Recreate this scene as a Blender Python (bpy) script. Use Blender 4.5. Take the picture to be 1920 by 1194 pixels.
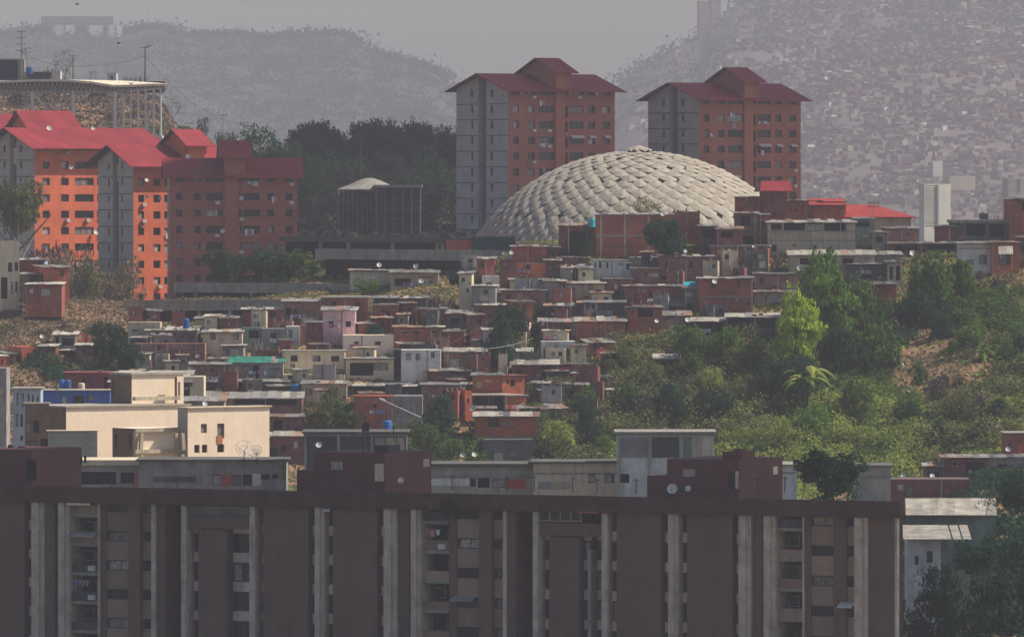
import bpy, math, random
import numpy as np
from mathutils import Vector, Matrix, noise as mnoise

S = bpy.context.scene
R = random.Random(7)
NR = np.random.RandomState(11)
for o in list(bpy.data.objects):
    bpy.data.objects.remove(o)

# ------------------------------------------------------------------ camera, light, exposure
F, CX, HY = 16000.0, 960.0, 350.0            # focal length (photo pixels), centre column, horizon row
cam_data = bpy.data.cameras.new("camera")
cam = bpy.data.objects.new("camera", cam_data)
S.collection.objects.link(cam)
cam.location = (0, 0, 0)
cam.rotation_euler = (math.radians(90), 0, 0)
cam_data.sensor_width = 36
cam_data.lens = 36 * F / 1920
cam_data.shift_y = -(597 - HY) / 1920
cam_data.clip_start = 5
cam_data.clip_end = 30000
S.camera = cam

SUN_AZ, SUN_EL = math.radians(97), math.radians(48)     # azimuth from the camera side towards the right
sun_vec = Vector((math.sin(SUN_AZ) * math.cos(SUN_EL), -math.cos(SUN_AZ) * math.cos(SUN_EL), math.sin(SUN_EL)))
world = bpy.data.worlds.new("World")
S.world = world
world.use_nodes = True
wn = world.node_tree
wn.nodes.clear()
sky = wn.nodes.new("ShaderNodeTexSky")
sky.sky_type = 'NISHITA'
sky.sun_disc = False
sky.sun_elevation = SUN_EL
sky.sun_rotation = math.atan2(sun_vec.x, sun_vec.y)
sky.air_density = 1.0
sky.dust_density = 3.0
sky.altitude = 900
bg = wn.nodes.new("ShaderNodeBackground")
bg.inputs['Strength'].default_value = 0.100
wo = wn.nodes.new("ShaderNodeOutputWorld")
wn.links.new(sky.outputs[0], bg.inputs[0])
wn.links.new(bg.outputs[0], wo.inputs[0])

sl = bpy.data.lights.new("sun", 'SUN')
sl.energy = 5.0
sl.angle = math.radians(0.5)
sl.color = (1.0, 0.90, 0.76)
sun = bpy.data.objects.new("sun", sl)
S.collection.objects.link(sun)
sun.rotation_euler = sun_vec.to_track_quat('Z', 'Y').to_euler()
sun.location = (400, 900, 500)

S.view_settings.view_transform = 'Standard'
S.view_settings.look = 'None'
S.view_settings.gamma = 1
S.view_settings.use_curve_mapping = False
S.view_settings.exposure = 0.36
S.cycles.use_denoising = True
S.cycles.max_bounces = 5
S.cycles.diffuse_bounces = 3
S.cycles.glossy_bounces = 2
S.cycles.transmission_bounces = 4
S.cycles.transparent_max_bounces = 8
S.cycles.volume_bounces = 0

C = bpy.context.scene.collection

# ------------------------------------------------------------------ helpers
def W(px, py, d):
    return Vector(((px - CX) * d / F, d, (HY - py) * d / F))

def tag(o, label=None, cat=None, group=None, kind=None):
    if label: o['label'] = label
    if cat: o['category'] = cat
    if group: o['group'] = group
    if kind: o['kind'] = kind
    return o

def thing(name, label, cat, loc=(0, 0, 0), rz=0.0, group=None):
    o = bpy.data.objects.new(name, None)
    C.objects.link(o)
    o.location = loc
    o.rotation_euler = (0, 0, rz)
    o.empty_display_size = 0.5
    return tag(o, label, cat, group)

class MB:
    def __init__(s):
        s.v = []; s.f = []; s.m = []; s.mi = 0
    def poly(s, pts):
        n = len(s.v)
        s.v.extend([tuple(p) for p in pts])
        s.f.append(tuple(range(n, n + len(pts)))); s.m.append(s.mi)
    def box(s, x0, x1, y0, y1, z0, z1):
        n = len(s.v)
        s.v.extend([(x0,y0,z0),(x1,y0,z0),(x1,y1,z0),(x0,y1,z0),(x0,y0,z1),(x1,y0,z1),(x1,y1,z1),(x0,y1,z1)])
        for q in ((0,3,2,1),(4,5,6,7),(0,1,5,4),(1,2,6,5),(2,3,7,6),(3,0,4,7)):
            s.f.append(tuple(n + i for i in q)); s.m.append(s.mi)
        return s
    def beam(s, a, b, r, n=4, r2=None, caps=True):
        a = Vector(a); b = Vector(b); d = (b - a)
        if d.length < 1e-6: return s
        d.normalize()
        u = d.orthogonal().normalized(); w = d.cross(u)
        r2 = r if r2 is None else r2
        k = len(s.v)
        for (p, rr) in ((a, r), (b, r2)):
            for i in range(n):
                t = 2 * math.pi * (i + .5) / n
                s.v.append(tuple(p + (u * math.cos(t) + w * math.sin(t)) * rr))
        for i in range(n):
            j = (i + 1) % n
            s.f.append((k+i, k+j, k+n+j, k+n+i)); s.m.append(s.mi)
        if caps:
            s.f.append(tuple(k + i for i in range(n))[::-1]); s.m.append(s.mi)
            s.f.append(tuple(k + n + i for i in range(n))); s.m.append(s.mi)
        return s
    def lathe(s, prof, n=12, c=(0, 0, 0)):
        k = len(s.v)
        for (r, z) in prof:
            for i in range(n):
                t = 2 * math.pi * i / n
                s.v.append((c[0] + r * math.cos(t), c[1] + r * math.sin(t), c[2] + z))
        for a in range(len(prof) - 1):
            for i in range(n):
                j = (i + 1) % n
                s.f.append((k+a*n+i, k+a*n+j, k+(a+1)*n+j, k+(a+1)*n+i)); s.m.append(s.mi)
        s.f.append(tuple(k + i for i in range(n))[::-1]); s.m.append(s.mi)
        s.f.append(tuple(k + (len(prof)-1)*n + i for i in range(n))); s.m.append(s.mi)
        return s
    def mesh(s, name, mats):
        me = bpy.data.meshes.new(name)
        me.from_pydata(s.v, [], s.f)
        if not isinstance(mats, (list, tuple)): mats = [mats]
        for m in mats: me.materials.append(m)
        if len(mats) > 1: me.polygons.foreach_set('material_index', s.m)
        me.update()
        return me
    def obj(s, name, mats, parent=None, loc=None, **k):
        return mobj(name, s.mesh(name, mats), parent, loc, **k)

def mobj(name, me, parent=None, loc=None, rot=None, scale=None, **k):
    o = bpy.data.objects.new(name, me)
    C.objects.link(o)
    if parent: o.parent = parent
    if loc is not None: o.location = loc
    if rot is not None: o.rotation_euler = rot
    if scale is not None: o.scale = scale
    return tag(o, **k)

def facade(mb, x0, x1, z0, z1, holes, y=0.0, depth=0.25, axis='x', back=False):
    """wall plane with rectangular holes and reveals. axis 'x': plane y=const facing -y; 'y': plane x=const facing -x"""
    hs = [h for h in holes if h[0] < x1 and h[1] > x0]
    xs = sorted(set([x0, x1] + [min(max(a, x0), x1) for h in hs for a in h[:2]]))
    zs = sorted(set([z0, z1] + [min(max(a, z0), z1) for h in hs for a in h[2:4]]))
    def P(a, b, z):
        return (a, b, z) if axis == 'x' else (b, a, z)
    def quad(p):
        if axis == 'y': p = p[::-1]
        mb.poly(p)
    for j in range(len(zs) - 1):
        i = 0
        while i < len(xs) - 1:
            cz = (zs[j] + zs[j+1]) / 2
            def solid(i):
                cx = (xs[i] + xs[i+1]) / 2
                return not any(h[0] < cx < h[1] and h[2] < cz < h[3] for h in hs)
            if solid(i):
                k = i
                while k + 1 < len(xs) - 1 and solid(k + 1): k += 1
                quad([P(xs[i], y, zs[j]), P(xs[k+1], y, zs[j]), P(xs[k+1], y, zs[j+1]), P(xs[i], y, zs[j+1])])
                i = k + 1
            else:
                i += 1
    for h in hs:
        a, b, c, d = h[:4]
        Y = y + depth
        quad([P(a, y, c), P(a, Y, c), P(b, Y, c), P(b, y, c)][::-1])
        quad([P(a, y, d), P(b, y, d), P(b, Y, d), P(a, Y, d)][::-1])
        quad([P(a, y, c), P(a, y, d), P(a, Y, d), P(a, Y, c)][::-1])
        quad([P(b, y, c), P(b, Y, c), P(b, Y, d), P(b, y, d)][::-1])

# ------------------------------------------------------------------ materials
def _n(nt, t, **k):
    n = nt.nodes.new(t)
    for a, b in k.items(): setattr(n, a, b)
    return n

def mk(name, base, var=0.25, scale=0.6, streak=0.0, rough=0.9, brick=None, spots=None, rnd=0.0, spec=0.15, metal=0.0, fine=0.12, bump=0.0, scol=(0.06, 0.055, 0.05)):
    m = bpy.data.materials.new(name)
    m.use_nodes = True
    nt = m.node_tree; L = nt.links
    b = nt.nodes['Principled BSDF']
    b.inputs['Roughness'].default_value = rough
    b.inputs['Specular IOR Level'].default_value = spec
    b.inputs['Metallic'].default_value = metal
    geo = _n(nt, 'ShaderNodeNewGeometry')
    pos = geo.outputs['Position']
    rgb = _n(nt, 'ShaderNodeRGB'); rgb.outputs[0].default_value = (*base, 1)
    cur = rgb.outputs[0]
    if brick:
        sep = _n(nt, 'ShaderNodeSeparateXYZ'); L.new(pos, sep.inputs[0])
        ad = _n(nt, 'ShaderNodeMath', operation='ADD'); L.new(sep.outputs[0], ad.inputs[0]); L.new(sep.outputs[1], ad.inputs[1])
        co = _n(nt, 'ShaderNodeCombineXYZ'); L.new(ad.outputs[0], co.inputs[0]); L.new(sep.outputs[2], co.inputs[1])
        bt = _n(nt, 'ShaderNodeTexBrick')
        bt.inputs['Scale'].default_value = 1.0
        bt.inputs['Brick Width'].default_value = brick[0]
        bt.inputs['Row Height'].default_value = brick[1]
        bt.inputs['Mortar Size'].default_value = brick[2]
        ct = brick[4] if len(brick) > 4 else 0.25
        bt.inputs['Color1'].default_value = (*[c * (1 + ct * .9) for c in base], 1)
        bt.inputs['Color2'].default_value = (*[c * (1 - ct) for c in base], 1)
        bt.inputs['Mortar'].default_value = (*brick[3], 1)
        L.new(co.outputs[0], bt.inputs['Vector'])
        cur = bt.outputs['Color']
    def noise(sc, det=4, vec=None, rg=0.55):
        n = _n(nt, 'ShaderNodeTexNoise'); n.inputs['Scale'].default_value = sc
        n.inputs['Detail'].default_value = det; n.inputs['Roughness'].default_value = rg
        L.new(vec or pos, n.inputs['Vector']); return n.outputs['Fac']
    def mul(cur, fac, lo, hi, a=0.3, bb=0.7):
        r = _n(nt, 'ShaderNodeMapRange'); r.inputs[1].default_value = a; r.inputs[2].default_value = bb
        r.inputs[3].default_value = lo; r.inputs[4].default_value = hi
        L.new(fac, r.inputs[0])
        mx = _n(nt, 'ShaderNodeVectorMath', operation='SCALE'); L.new(cur, mx.inputs[0]); L.new(r.outputs[0], mx.inputs[3])
        return mx.outputs[0]
    if var: cur = mul(cur, noise(scale), 1 - var, 1 + var)
    if fine: cur = mul(cur, noise(7.0, 3), 1 - fine, 1 + fine)
    if streak:
        mp = _n(nt, 'ShaderNodeMapping'); mp.inputs['Scale'].default_value = (1.6, 1.6, 0.16); L.new(pos, mp.inputs[0])
        nf = noise(1.0, 5, mp.outputs[0], 0.65)
        r = _n(nt, 'ShaderNodeMapRange'); r.inputs[1].default_value = 0.50; r.inputs[2].default_value = 0.72
        r.inputs[3].default_value = 0.0; r.inputs[4].default_value = streak; L.new(nf, r.inputs[0])
        mx = _n(nt, 'ShaderNodeMix', data_type='RGBA'); L.new(r.outputs[0], mx.inputs[0]); L.new(cur, mx.inputs[6])
        mx.inputs[7].default_value = (*scol, 1); cur = mx.outputs[2]
    if spots:
        nf = noise(spots[1], 3)
        r = _n(nt, 'ShaderNodeMapRange'); r.inputs[1].default_value = spots[2]; r.inputs[2].default_value = spots[2] + 0.06
        r.inputs[4].default_value = spots[3]; L.new(nf, r.inputs[0])
        mx = _n(nt, 'ShaderNodeMix', data_type='RGBA'); L.new(r.outputs[0], mx.inputs[0]); L.new(cur, mx.inputs[6])
        mx.inputs[7].default_value = (*spots[0], 1); cur = mx.outputs[2]
    if rnd:
        oi = _n(nt, 'ShaderNodeObjectInfo')
        cur = mul(cur, oi.outputs['Random'], 1 - rnd, 1 + rnd, 0, 1)
    L.new(cur, b.inputs['Base Color'])
    if bump:
        bp = _n(nt, 'ShaderNodeBump'); bp.inputs['Strength'].default_value = bump; bp.inputs['Distance'].default_value = 0.05
        L.new(noise(5.0, 4), bp.inputs['Height']); L.new(bp.outputs[0], b.inputs['Normal'])
    return m

MORT = (0.22, 0.16, 0.13)
M = {}
M['brick'] = mk('brick_red', (0.35, 0.075, 0.048), 0.30, 0.35, 0.25, brick=(0.40, 0.22, 0.022, MORT))
M['brick_dark'] = mk('brick_dark', (0.22, 0.060, 0.048), 0.32, 0.4, 0.4, brick=(0.40, 0.22, 0.022, (0.15, 0.11, 0.10)))
M['brick_dull'] = mk('brick_dull', (0.29, 0.095, 0.068), 0.35, 0.5, 0.45, brick=(0.40, 0.22, 0.026, (0.24, 0.2, 0.18)))
M['brick_orange'] = mk('brick_orange', (0.50, 0.105, 0.045), 0.22, 0.5, 0.12, brick=(0.40, 0.22, 0.020, (0.34, 0.20, 0.14)))
M['cream'] = mk('cream_plaster', (0.62, 0.52, 0.37), 0.12, 0.5, 0.45, scol=(0.12, 0.10, 0.075))
M['cream_clean'] = mk('cream_paint', (0.84, 0.69, 0.52), 0.06, 0.3, 0.10, scol=(0.36, 0.27, 0.19))
M['white'] = mk('white_plaster', (0.62, 0.60, 0.55), 0.18, 0.6, 0.5, scol=(0.12, 0.12, 0.12))
M['tan'] = mk('tan_plaster', (0.45, 0.38, 0.27), 0.2, 0.5, 0.5, scol=(0.09, 0.08, 0.065))
M['gray'] = mk('gray_plaster', (0.27, 0.26, 0.245), 0.28, 0.6, 0.5)
M['gray_dark'] = mk('gray_dark_plaster', (0.10, 0.105, 0.105), 0.35, 0.6, 0.5)
M['pink'] = mk('pink_plaster', (0.62, 0.42, 0.47), 0.15, 0.5, 0.4, scol=(0.15, 0.12, 0.12))
M['maroon'] = mk('maroon_paint', (0.24, 0.055, 0.065), 0.18, 0.5, 0.3)
M['blue'] = mk('blue_paint', (0.045, 0.14, 0.42), 0.15, 0.5, 0.3)
M['paleblue'] = mk('pale_blue_paint', (0.34, 0.40, 0.48), 0.18, 0.5, 0.4, scol=(0.14, 0.14, 0.15))
M['teal'] = mk('teal_sheet', (0.02, 0.34, 0.38), 0.15, 1, 0.1, rough=0.6)
M['greensheet'] = mk('green_sheet', (0.02, 0.18, 0.13), 0.35, 0.8, 0.3, rough=0.6)
M['tealwall'] = mk('green_gray_plaster', (0.15, 0.21, 0.18), 0.3, 0.6, 0.5)
M['zinc'] = mk('zinc_sheet', (0.22, 0.21, 0.195), 0.35, 0.8, 0.45, rough=0.55, rnd=0.22, spec=0.3, spots=((0.20, 0.085, 0.04), 0.9, 0.60, 0.6), scol=(0.17, 0.12, 0.09))
M['zinc_light'] = mk('zinc_light_sheet', (0.36, 0.335, 0.285), 0.3, 0.8, 0.4, rough=0.6, rnd=0.15)
M['zinc_dark'] = mk('zinc_dark_sheet', (0.17, 0.165, 0.155), 0.4, 0.8, 0.4, rough=0.6, rnd=0.3)
M['canopy_cream'] = mk('canopy_cream', (0.66, 0.59, 0.45), 0.12, 0.4, 0.2)
M['concrete'] = mk('concrete', (0.27, 0.255, 0.225), 0.25, 0.5, 0.5, bump=0.3)
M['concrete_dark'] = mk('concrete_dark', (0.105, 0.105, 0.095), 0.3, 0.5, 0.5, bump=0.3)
M['concrete_light'] = mk('concrete_light', (0.36, 0.33, 0.27), 0.22, 0.5, 0.55, scol=(0.10, 0.09, 0.075))
M['glass'] = mk('dark_glass', (0.012, 0.014, 0.018), 0.3, 1.0, 0, rough=0.25, spec=0.4, fine=0, rnd=0.3)
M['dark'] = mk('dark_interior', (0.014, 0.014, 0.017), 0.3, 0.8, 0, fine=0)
M['frame'] = mk('window_frame', (0.10, 0.085, 0.08), 0.2, 1, 0, rough=0.6)
M['frame_light'] = mk('light_frame', (0.42, 0.42, 0.40), 0.2, 1, 0, rough=0.6)
M['curtain'] = mk('curtain', (0.30, 0.27, 0.25), 0.4, 2.5, 0.3, rnd=0.45)
M['whitepaint'] = mk('white_metal', (0.52, 0.52, 0.50), 0.1, 1, 0.1, rough=0.5)
M['darkmetal'] = mk('dark_metal', (0.035, 0.035, 0.038), 0.2, 1, 0, rough=0.6)
M['bluetank'] = mk('blue_plastic', (0.02, 0.13, 0.36), 0.15, 1, 0.1, rough=0.4, rnd=0.2)
M['trunk'] = mk('bark', (0.10, 0.075, 0.055), 0.3, 1.5, 0.3, bump=0.5)
M['trunk_pale'] = mk('pale_bark', (0.20, 0.17, 0.15), 0.3, 1.5, 0.3)

def leafmat(name, a, b, trans=0.35):
    m = bpy.data.materials.new(name); m.use_nodes = True
    nt = m.node_tree; L = nt.links; nt.nodes.clear()
    at = _n(nt, 'ShaderNodeAttribute'); at.attribute_name = 'tint'
    oi = _n(nt, 'ShaderNodeObjectInfo')
    mx = _n(nt, 'ShaderNodeMix', data_type='RGBA')
    mx.inputs[6].default_value = (*a, 1); mx.inputs[7].default_value = (*b, 1)
    L.new(at.outputs['Fac'], mx.inputs[0])
    r = _n(nt, 'ShaderNodeMapRange'); r.inputs[3].default_value = 0.85; r.inputs[4].default_value = 1.15
    L.new(oi.outputs['Random'], r.inputs[0])
    sc = _n(nt, 'ShaderNodeVectorMath', operation='SCALE'); L.new(mx.outputs[2], sc.inputs[0]); L.new(r.outputs[0], sc.inputs[3])
    d = _n(nt, 'ShaderNodeBsdfDiffuse'); t = _n(nt, 'ShaderNodeBsdfTranslucent')
    L.new(sc.outputs[0], d.inputs[0]); L.new(sc.outputs[0], t.inputs[0])
    ms = _n(nt, 'ShaderNodeMixShader'); ms.inputs[0].default_value = trans
    L.new(d.outputs[0], ms.inputs[1]); L.new(t.outputs[0], ms.inputs[2])
    out = _n(nt, 'ShaderNodeOutputMaterial'); L.new(ms.outputs[0], out.inputs[0])
    return m
M['leaf_dark'] = leafmat('leaf_dark', (0.012, 0.045, 0.030), (0.040, 0.095, 0.045))
M['leaf'] = leafmat('leaf_green', (0.035, 0.08, 0.022), (0.13, 0.21, 0.05))
M['leaf_bright'] = leafmat('leaf_bright', (0.05, 0.12, 0.02), (0.16, 0.27, 0.05))
M['leaf_lime'] = leafmat('leaf_lime', (0.20, 0.32, 0.02), (0.46, 0.58, 0.06))
M['leaf_olive'] = leafmat('leaf_olive', (0.07, 0.085, 0.035), (0.21, 0.22, 0.09))
M['leaf_dry'] = leafmat('leaf_dry', (0.14, 0.105, 0.07), (0.31, 0.235, 0.155), 0.2)
M['leaf_gray'] = leafmat('leaf_gray', (0.07, 0.055, 0.055), (0.16, 0.13, 0.12), 0.1)
M['leaf_yellow'] = leafmat('leaf_yellow', (0.13, 0.18, 0.04), (0.36, 0.40, 0.09))
M['leaf_far'] = leafmat('leaf_far', (0.025, 0.032, 0.035), (0.06, 0.065, 0.06), 0.2)
# ------------------------------------------------------------------ terrain
def dep(row):                    # distance at which the settled slope passes a given photo row
    return 1150 + (900 - row) * 0.30

PROF = {   # column (photo px) -> [(distance, row)] of the ground
 -500: [(650,1500),(1000,1230),(1100,1000),(1150,860),(1200,700),(1230,640),(1280,565),(1400,560),(1450,540),(1500,420),(1560,190),(1610,150),(1750,150),(1950,330),(2300,600)],
 60:   [(650,1500),(1000,1230),(1100,1000),(1150,860),(1200,700),(1226,648),(1275,572),(1330,556),(1400,556),(1450,540),(1500,420),(1560,205),(1610,150),(1700,145),(1950,330),(2300,600)],
 200:  [(650,1500),(1000,1230),(1100,1000),(1150,860),(1200,720),(1228,655),(1275,585),(1330,565),(1400,562),(1450,540),(1500,420),(1560,215),(1610,165),(1700,170),(1950,330),(2300,600)],
 290:  [(650,1500),(1000,1230),(1100,1000),(1150,880),(1200,733),(1236,625),(1262,614),(1286,607),(1297,568),(1400,565),(1450,520),(1500,400),(1560,225),(1610,180),(1700,190),(1950,380),(2300,600)],
 340:  [(650,1500),(1000,1230),(1100,1000),(1150,895),(1200,733),(1236,622),(1262,614),(1286,607),(1297,566),(1400,560),(1450,500),(1500,380),(1560,270),(1610,240),(1700,260),(1950,400),(2300,600)],
 450:  [(650,1500),(1000,1230),(1100,1000),(1150,900),(1200,733),(1236,622),(1262,614),(1286,607),(1297,564),(1400,540),(1480,440),(1560,340),(1620,300),(1700,300),(1950,420),(2300,640)],
 600:  [(650,1500),(1000,1230),(1100,1000),(1150,900),(1200,733),(1236,613),(1262,600),(1290,560),(1330,500),(1350,452),(1400,448),(1560,440),(1640,340),(1720,285),(1780,290),(2000,470),(2300,660)],
 860:  [(650,1500),(1000,1230),(1100,1000),(1150,900),(1200,733),(1236,613),(1262,580),(1300,520),(1330,490),(1350,455),(1400,450),(1560,446),(1640,350),(1720,290),(1780,300),(2000,500),(2300,680)],
 1000: [(650,1500),(1000,1230),(1100,1000),(1150,900),(1200,733),(1250,567),(1276,485),(1295,462),(1400,452),(1560,448),(1640,420),(1720,420),(1850,480),(2300,680)],
 1300: [(650,1500),(1000,1230),(1100,1000),(1150,900),(1200,733),(1250,567),(1280,467),(1300,445),(1400,450),(1560,450),(1700,520),(2300,700)],
 1500: [(650,1500),(1000,1230),(1100,1000),(1150,900),(1200,733),(1250,567),(1278,473),(1300,445),(1400,455),(1560,480),(1800,600),(2300,750)],
 1700: [(650,1500),(860,1240),(960,1060),(1020,980),(1100,930),(1150,893),(1200,730),(1250,560),(1280,468),(1300,455),(1400,480),(1560,540),(2000,700),(2300,760)],
 1860: [(650,1400),(820,1240),(900,1090),(980,930),(1060,890),(1150,850),(1200,690),(1250,540),(1275,485),(1300,450),(1400,480),(1560,540),(2000,700),(2300,760)],
 2400: [(650,1400),(820,1240),(900,1090),(980,930),(1060,890),(1150,830),(1200,660),(1250,520),(1275,470),(1300,440),(1400,480),(1560,540),(2000,700),(2300,760)],
}
_pk = sorted(PROF)
_pt = {k: (np.array([p[0] for p in PROF[k]], float), np.array([(HY - p[1]) * p[0] / F for p in PROF[k]], float)) for k in _pk}

def ground_z(x, y):
    px = CX + x * F / max(y, 1)
    def col(k):
        D, z = _pt[k]
        return float(np.interp(y, D, z))
    if px <= _pk[0]: z = col(_pk[0])
    elif px >= _pk[-1]: z = col(_pk[-1])
    else:
        for a, b in zip(_pk, _pk[1:]):
            if a <= px <= b:
                t = (px - a) / (b - a); t = t * t * (3 - 2 * t)
                z = col(a) * (1 - t) + col(b) * t
                break
    return z

def gz(x, y):
    n = mnoise.noise(Vector((x * 0.10, y * 0.10, 0))) * 0.9 + mnoise.noise(Vector((x * 0.35, y * 0.35, 5))) * 0.35
    return ground_z(x, y) + n * 0.8

def terrain_material():
    m = bpy.data.materials.new('hillside_earth'); m.use_nodes = True
    nt = m.node_tree; L = nt.links
    b = nt.nodes['Principled BSDF']; b.inputs['Roughness'].default_value = 1.0; b.inputs['Specular IOR Level'].default_value = 0.05
    geo = _n(nt, 'ShaderNodeNewGeometry')
    def noise(sc, det=5):
        n = _n(nt, 'ShaderNodeTexNoise'); n.inputs['Scale'].default_value = sc; n.inputs['Detail'].default_value = det
        n.inputs['Roughness'].default_value = 0.6
        L.new(geo.outputs['Position'], n.inputs['Vector']); return n.outputs['Fac']
    cr = _n(nt, 'ShaderNodeValToRGB'); e = cr.color_ramp.elements
    e[0].position = 0.30; e[0].color = (0.055, 0.06, 0.028, 1)
    e[1].position = 0.72; e[1].color = (0.38, 0.225, 0.145, 1)
    k = e.new(0.43); k.color = (0.11, 0.095, 0.05, 1)
    k = e.new(0.52); k.color = (0.25, 0.15, 0.085, 1)
    k = e.new(0.60); k.color = (0.33, 0.205, 0.125, 1)
    L.new(noise(0.16, 8), cr.inputs[0])
    r = _n(nt, 'ShaderNodeMapRange'); r.inputs[1].default_value = .3; r.inputs[2].default_value = .7; r.inputs[3].default_value = .55; r.inputs[4].default_value = 1.35
    L.new(noise(1.7, 6), r.inputs[0])
    sc = _n(nt, 'ShaderNodeVectorMath', operation='SCALE'); L.new(cr.outputs[0], sc.inputs[0]); L.new(r.outputs[0], sc.inputs[3])
    L.new(sc.outputs[0], b.inputs['Base Color'])
    bp = _n(nt, 'ShaderNodeBump'); bp.inputs['Strength'].default_value = 0.8; bp.inputs['Distance'].default_value = 0.6
    L.new(noise(1.2, 8), bp.inputs['Height']); L.new(bp.outputs[0], b.inputs['Normal'])
    return m
M['earth'] = terrain_material()

def grid_mesh(name, pxs, Ds, zf, mat):
    v = []; f = []
    n = len(pxs)
    for D in Ds:
        for p in pxs:
            x = (p - CX) * D / F
            v.append((x, D, zf(x, D, p)))
    for j in range(len(Ds) - 1):
        for i in range(n - 1):
            a = j * n + i
            f.append((a, a + 1, a + n + 1, a + n))
    me = bpy.data.meshes.new(name); me.from_pydata(v, [], f); me.materials.append(mat)
    me.polygons.foreach_set('use_smooth', [True] * len(f)); me.update()
    return me

hill = mobj('hillside', grid_mesh('hillside', [-500 + i * 14 for i in range(208)], list(np.arange(650, 1140, 14)) + list(np.arange(1140, 1640, 3.5)) + list(np.arange(1640, 2310, 14)), lambda x, y, p: gz(x, y), M['earth']), kind='structure')
gm = mk('valley_ground', (0.10, 0.10, 0.06), 0.4, 0.004, 0, fine=0)
mb = MB(); mb.poly([(-9000, -400, -92), (9000, -400, -92), (9000, 26000, -92), (-9000, 26000, -92)])
mb.obj('ground', gm, kind='structure')

# ------------------------------------------------------------------ far hills
def far_profile(pts):
    a = np.array(pts, float)
    return lambda p: float(np.interp(p, a[:, 0], a[:, 1]))

ridgeL = far_profile([(-700,90),(0,72),(80,58),(235,62),(290,50),(335,68),(450,70),(540,74),(600,64),(640,66),(665,80),(700,104),(745,114),(800,128),(830,150),(860,190),(960,250),(1100,330),(1300,420),(2000,520)])
ridgeR = far_profile([(700,430),(900,380),(1080,250),(1150,172),(1185,138),(1250,98),(1310,72),(1350,34),(1385,8),(1450,-14),(1560,-24),(1750,-30),(2600,-30)])
farmat = mk('far_wooded_slope', (0.045, 0.055, 0.035), 0.45, 0.006, 0, fine=0, spots=((0.22, 0.17, 0.13), 0.004, 0.62, 0.8))
farmatR = mk('far_barrio_slope', (0.15, 0.12, 0.115), 0.30, 0.006, 0, fine=0, spots=((0.05, 0.06, 0.04), 0.0024, 0.60, 0.7))

def far_z(prof, D0, D1, base, amp):
    def zf(x, y, p):
        t = min(max((y - D0) / (D1 - D0), 0), 1)
        top = (HY - prof(p)) * D1 / F
        z = base + (top - base) * (t ** 0.85)
        if y > D1: z = top - (y - D1) * 0.12
        w = mnoise.noise(Vector((x * 0.005, y * 0.0025, 3))) * amp * math.sin(math.pi * min(t, 1)) + mnoise.noise(Vector((x * 0.036, y * 0.018, 1))) * 3.6
        return z + w
    return zf
zL = far_z(ridgeL, 7200, 9000, -60, 22)
zR = far_z(ridgeR, 5200, 9000, -62, 30)
LPX = list(range(-420, 1400, 8)); RPX = list(range(700, 2480, 8))
mobj('far_hill', grid_mesh('far_hill', LPX, list(np.linspace(7100, 9000, 40)) + list(np.linspace(9090, 10900, 8)), zL, farmat), kind='structure')
mobj('far_hill', grid_mesh('far_hill_right', RPX, list(np.linspace(5100, 9000, 90)) + list(np.linspace(9100, 10900, 8)), zR, farmatR), kind='structure')

# ------------------------------------------------------------------ foliage library
def leaves_mesh(name, centers, sizes, tints, mat, up=0.35, elong=1.0, dirs=None):
    n = len(centers)
    c = np.asarray(centers, float); s = np.asarray(sizes, float)[:, None]
    d = NR.normal(size=(n, 3))
    if dirs is not None: d = d * 0.75 + dirs
    d[:, 2] += up
    d /= np.linalg.norm(d, axis=1)[:, None] + 1e-9
    a = NR.normal(size=(n, 3)); u = np.cross(d, a); u /= np.linalg.norm(u, axis=1)[:, None] + 1e-9
    w = np.cross(d, u)
    u = u * s * 0.5 * elong; w = w * s * 0.5
    q = np.stack([c - u, c - w * 0.9 + u * 0.1, c + u, c + w * 0.9 - u * 0.1], 1).reshape(-1, 3)
    me = bpy.data.meshes.new(name)
    me.vertices.add(4 * n); me.vertices.foreach_set('co', q.ravel())
    me.loops.add(4 * n); me.loops.foreach_set('vertex_index', np.arange(4 * n, dtype=np.int32))
    me.polygons.add(n); me.polygons.foreach_set('loop_start', np.arange(0, 4 * n, 4, dtype=np.int32))
    at = me.attributes.new('tint', 'FLOAT', 'FACE'); at.data.foreach_set('value', np.asarray(tints, np.float32))
    me.materials.append(mat); me.update(); me.validate()
    return me

def clumps(lobes, n, sub=26, subr=0.30, shell=0.62):
    """points in clumps on the shells of ellipsoid lobes (cx,cy,cz,rx,ry,rz)"""
    P = []; Dn = []; T = []
    vol = np.array([l[3] * l[4] + l[3] * l[5] for l in lobes]); vol = vol / vol.sum()
    for l, wv in zip(lobes, vol):
        k = max(8, int(n * wv))
        ns = max(4, int(sub))
        dd = NR.normal(size=(ns, 3)); dd /= np.linalg.norm(dd, axis=1)[:, None]
        rr = NR.uniform(shell, 0.95, size=(ns, 1))
        sc = dd * rr
        srad = NR.uniform(0.6, 1.25, size=ns) * subr
        stint = NR.uniform(0, 0.6, size=ns)
        idx = NR.randint(0, ns, size=k)
        e = NR.normal(size=(k, 3)); e /= np.linalg.norm(e, axis=1)[:, None]
        e = e * (NR.uniform(0.25, 1, size=(k, 1)) ** 0.5)
        p = sc[idx] + e * srad[idx][:, None]
        P.append(p * np.array(l[3:6]) + np.array(l[0:3]))
        Dn.append(e * 0.8 + dd[idx] * 0.5)
        T.append(np.clip(stint[idx] + NR.uniform(-.1, .45, size=k), 0, 1))
    return np.concatenate(P), np.concatenate(Dn), np.concatenate(T)

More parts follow.
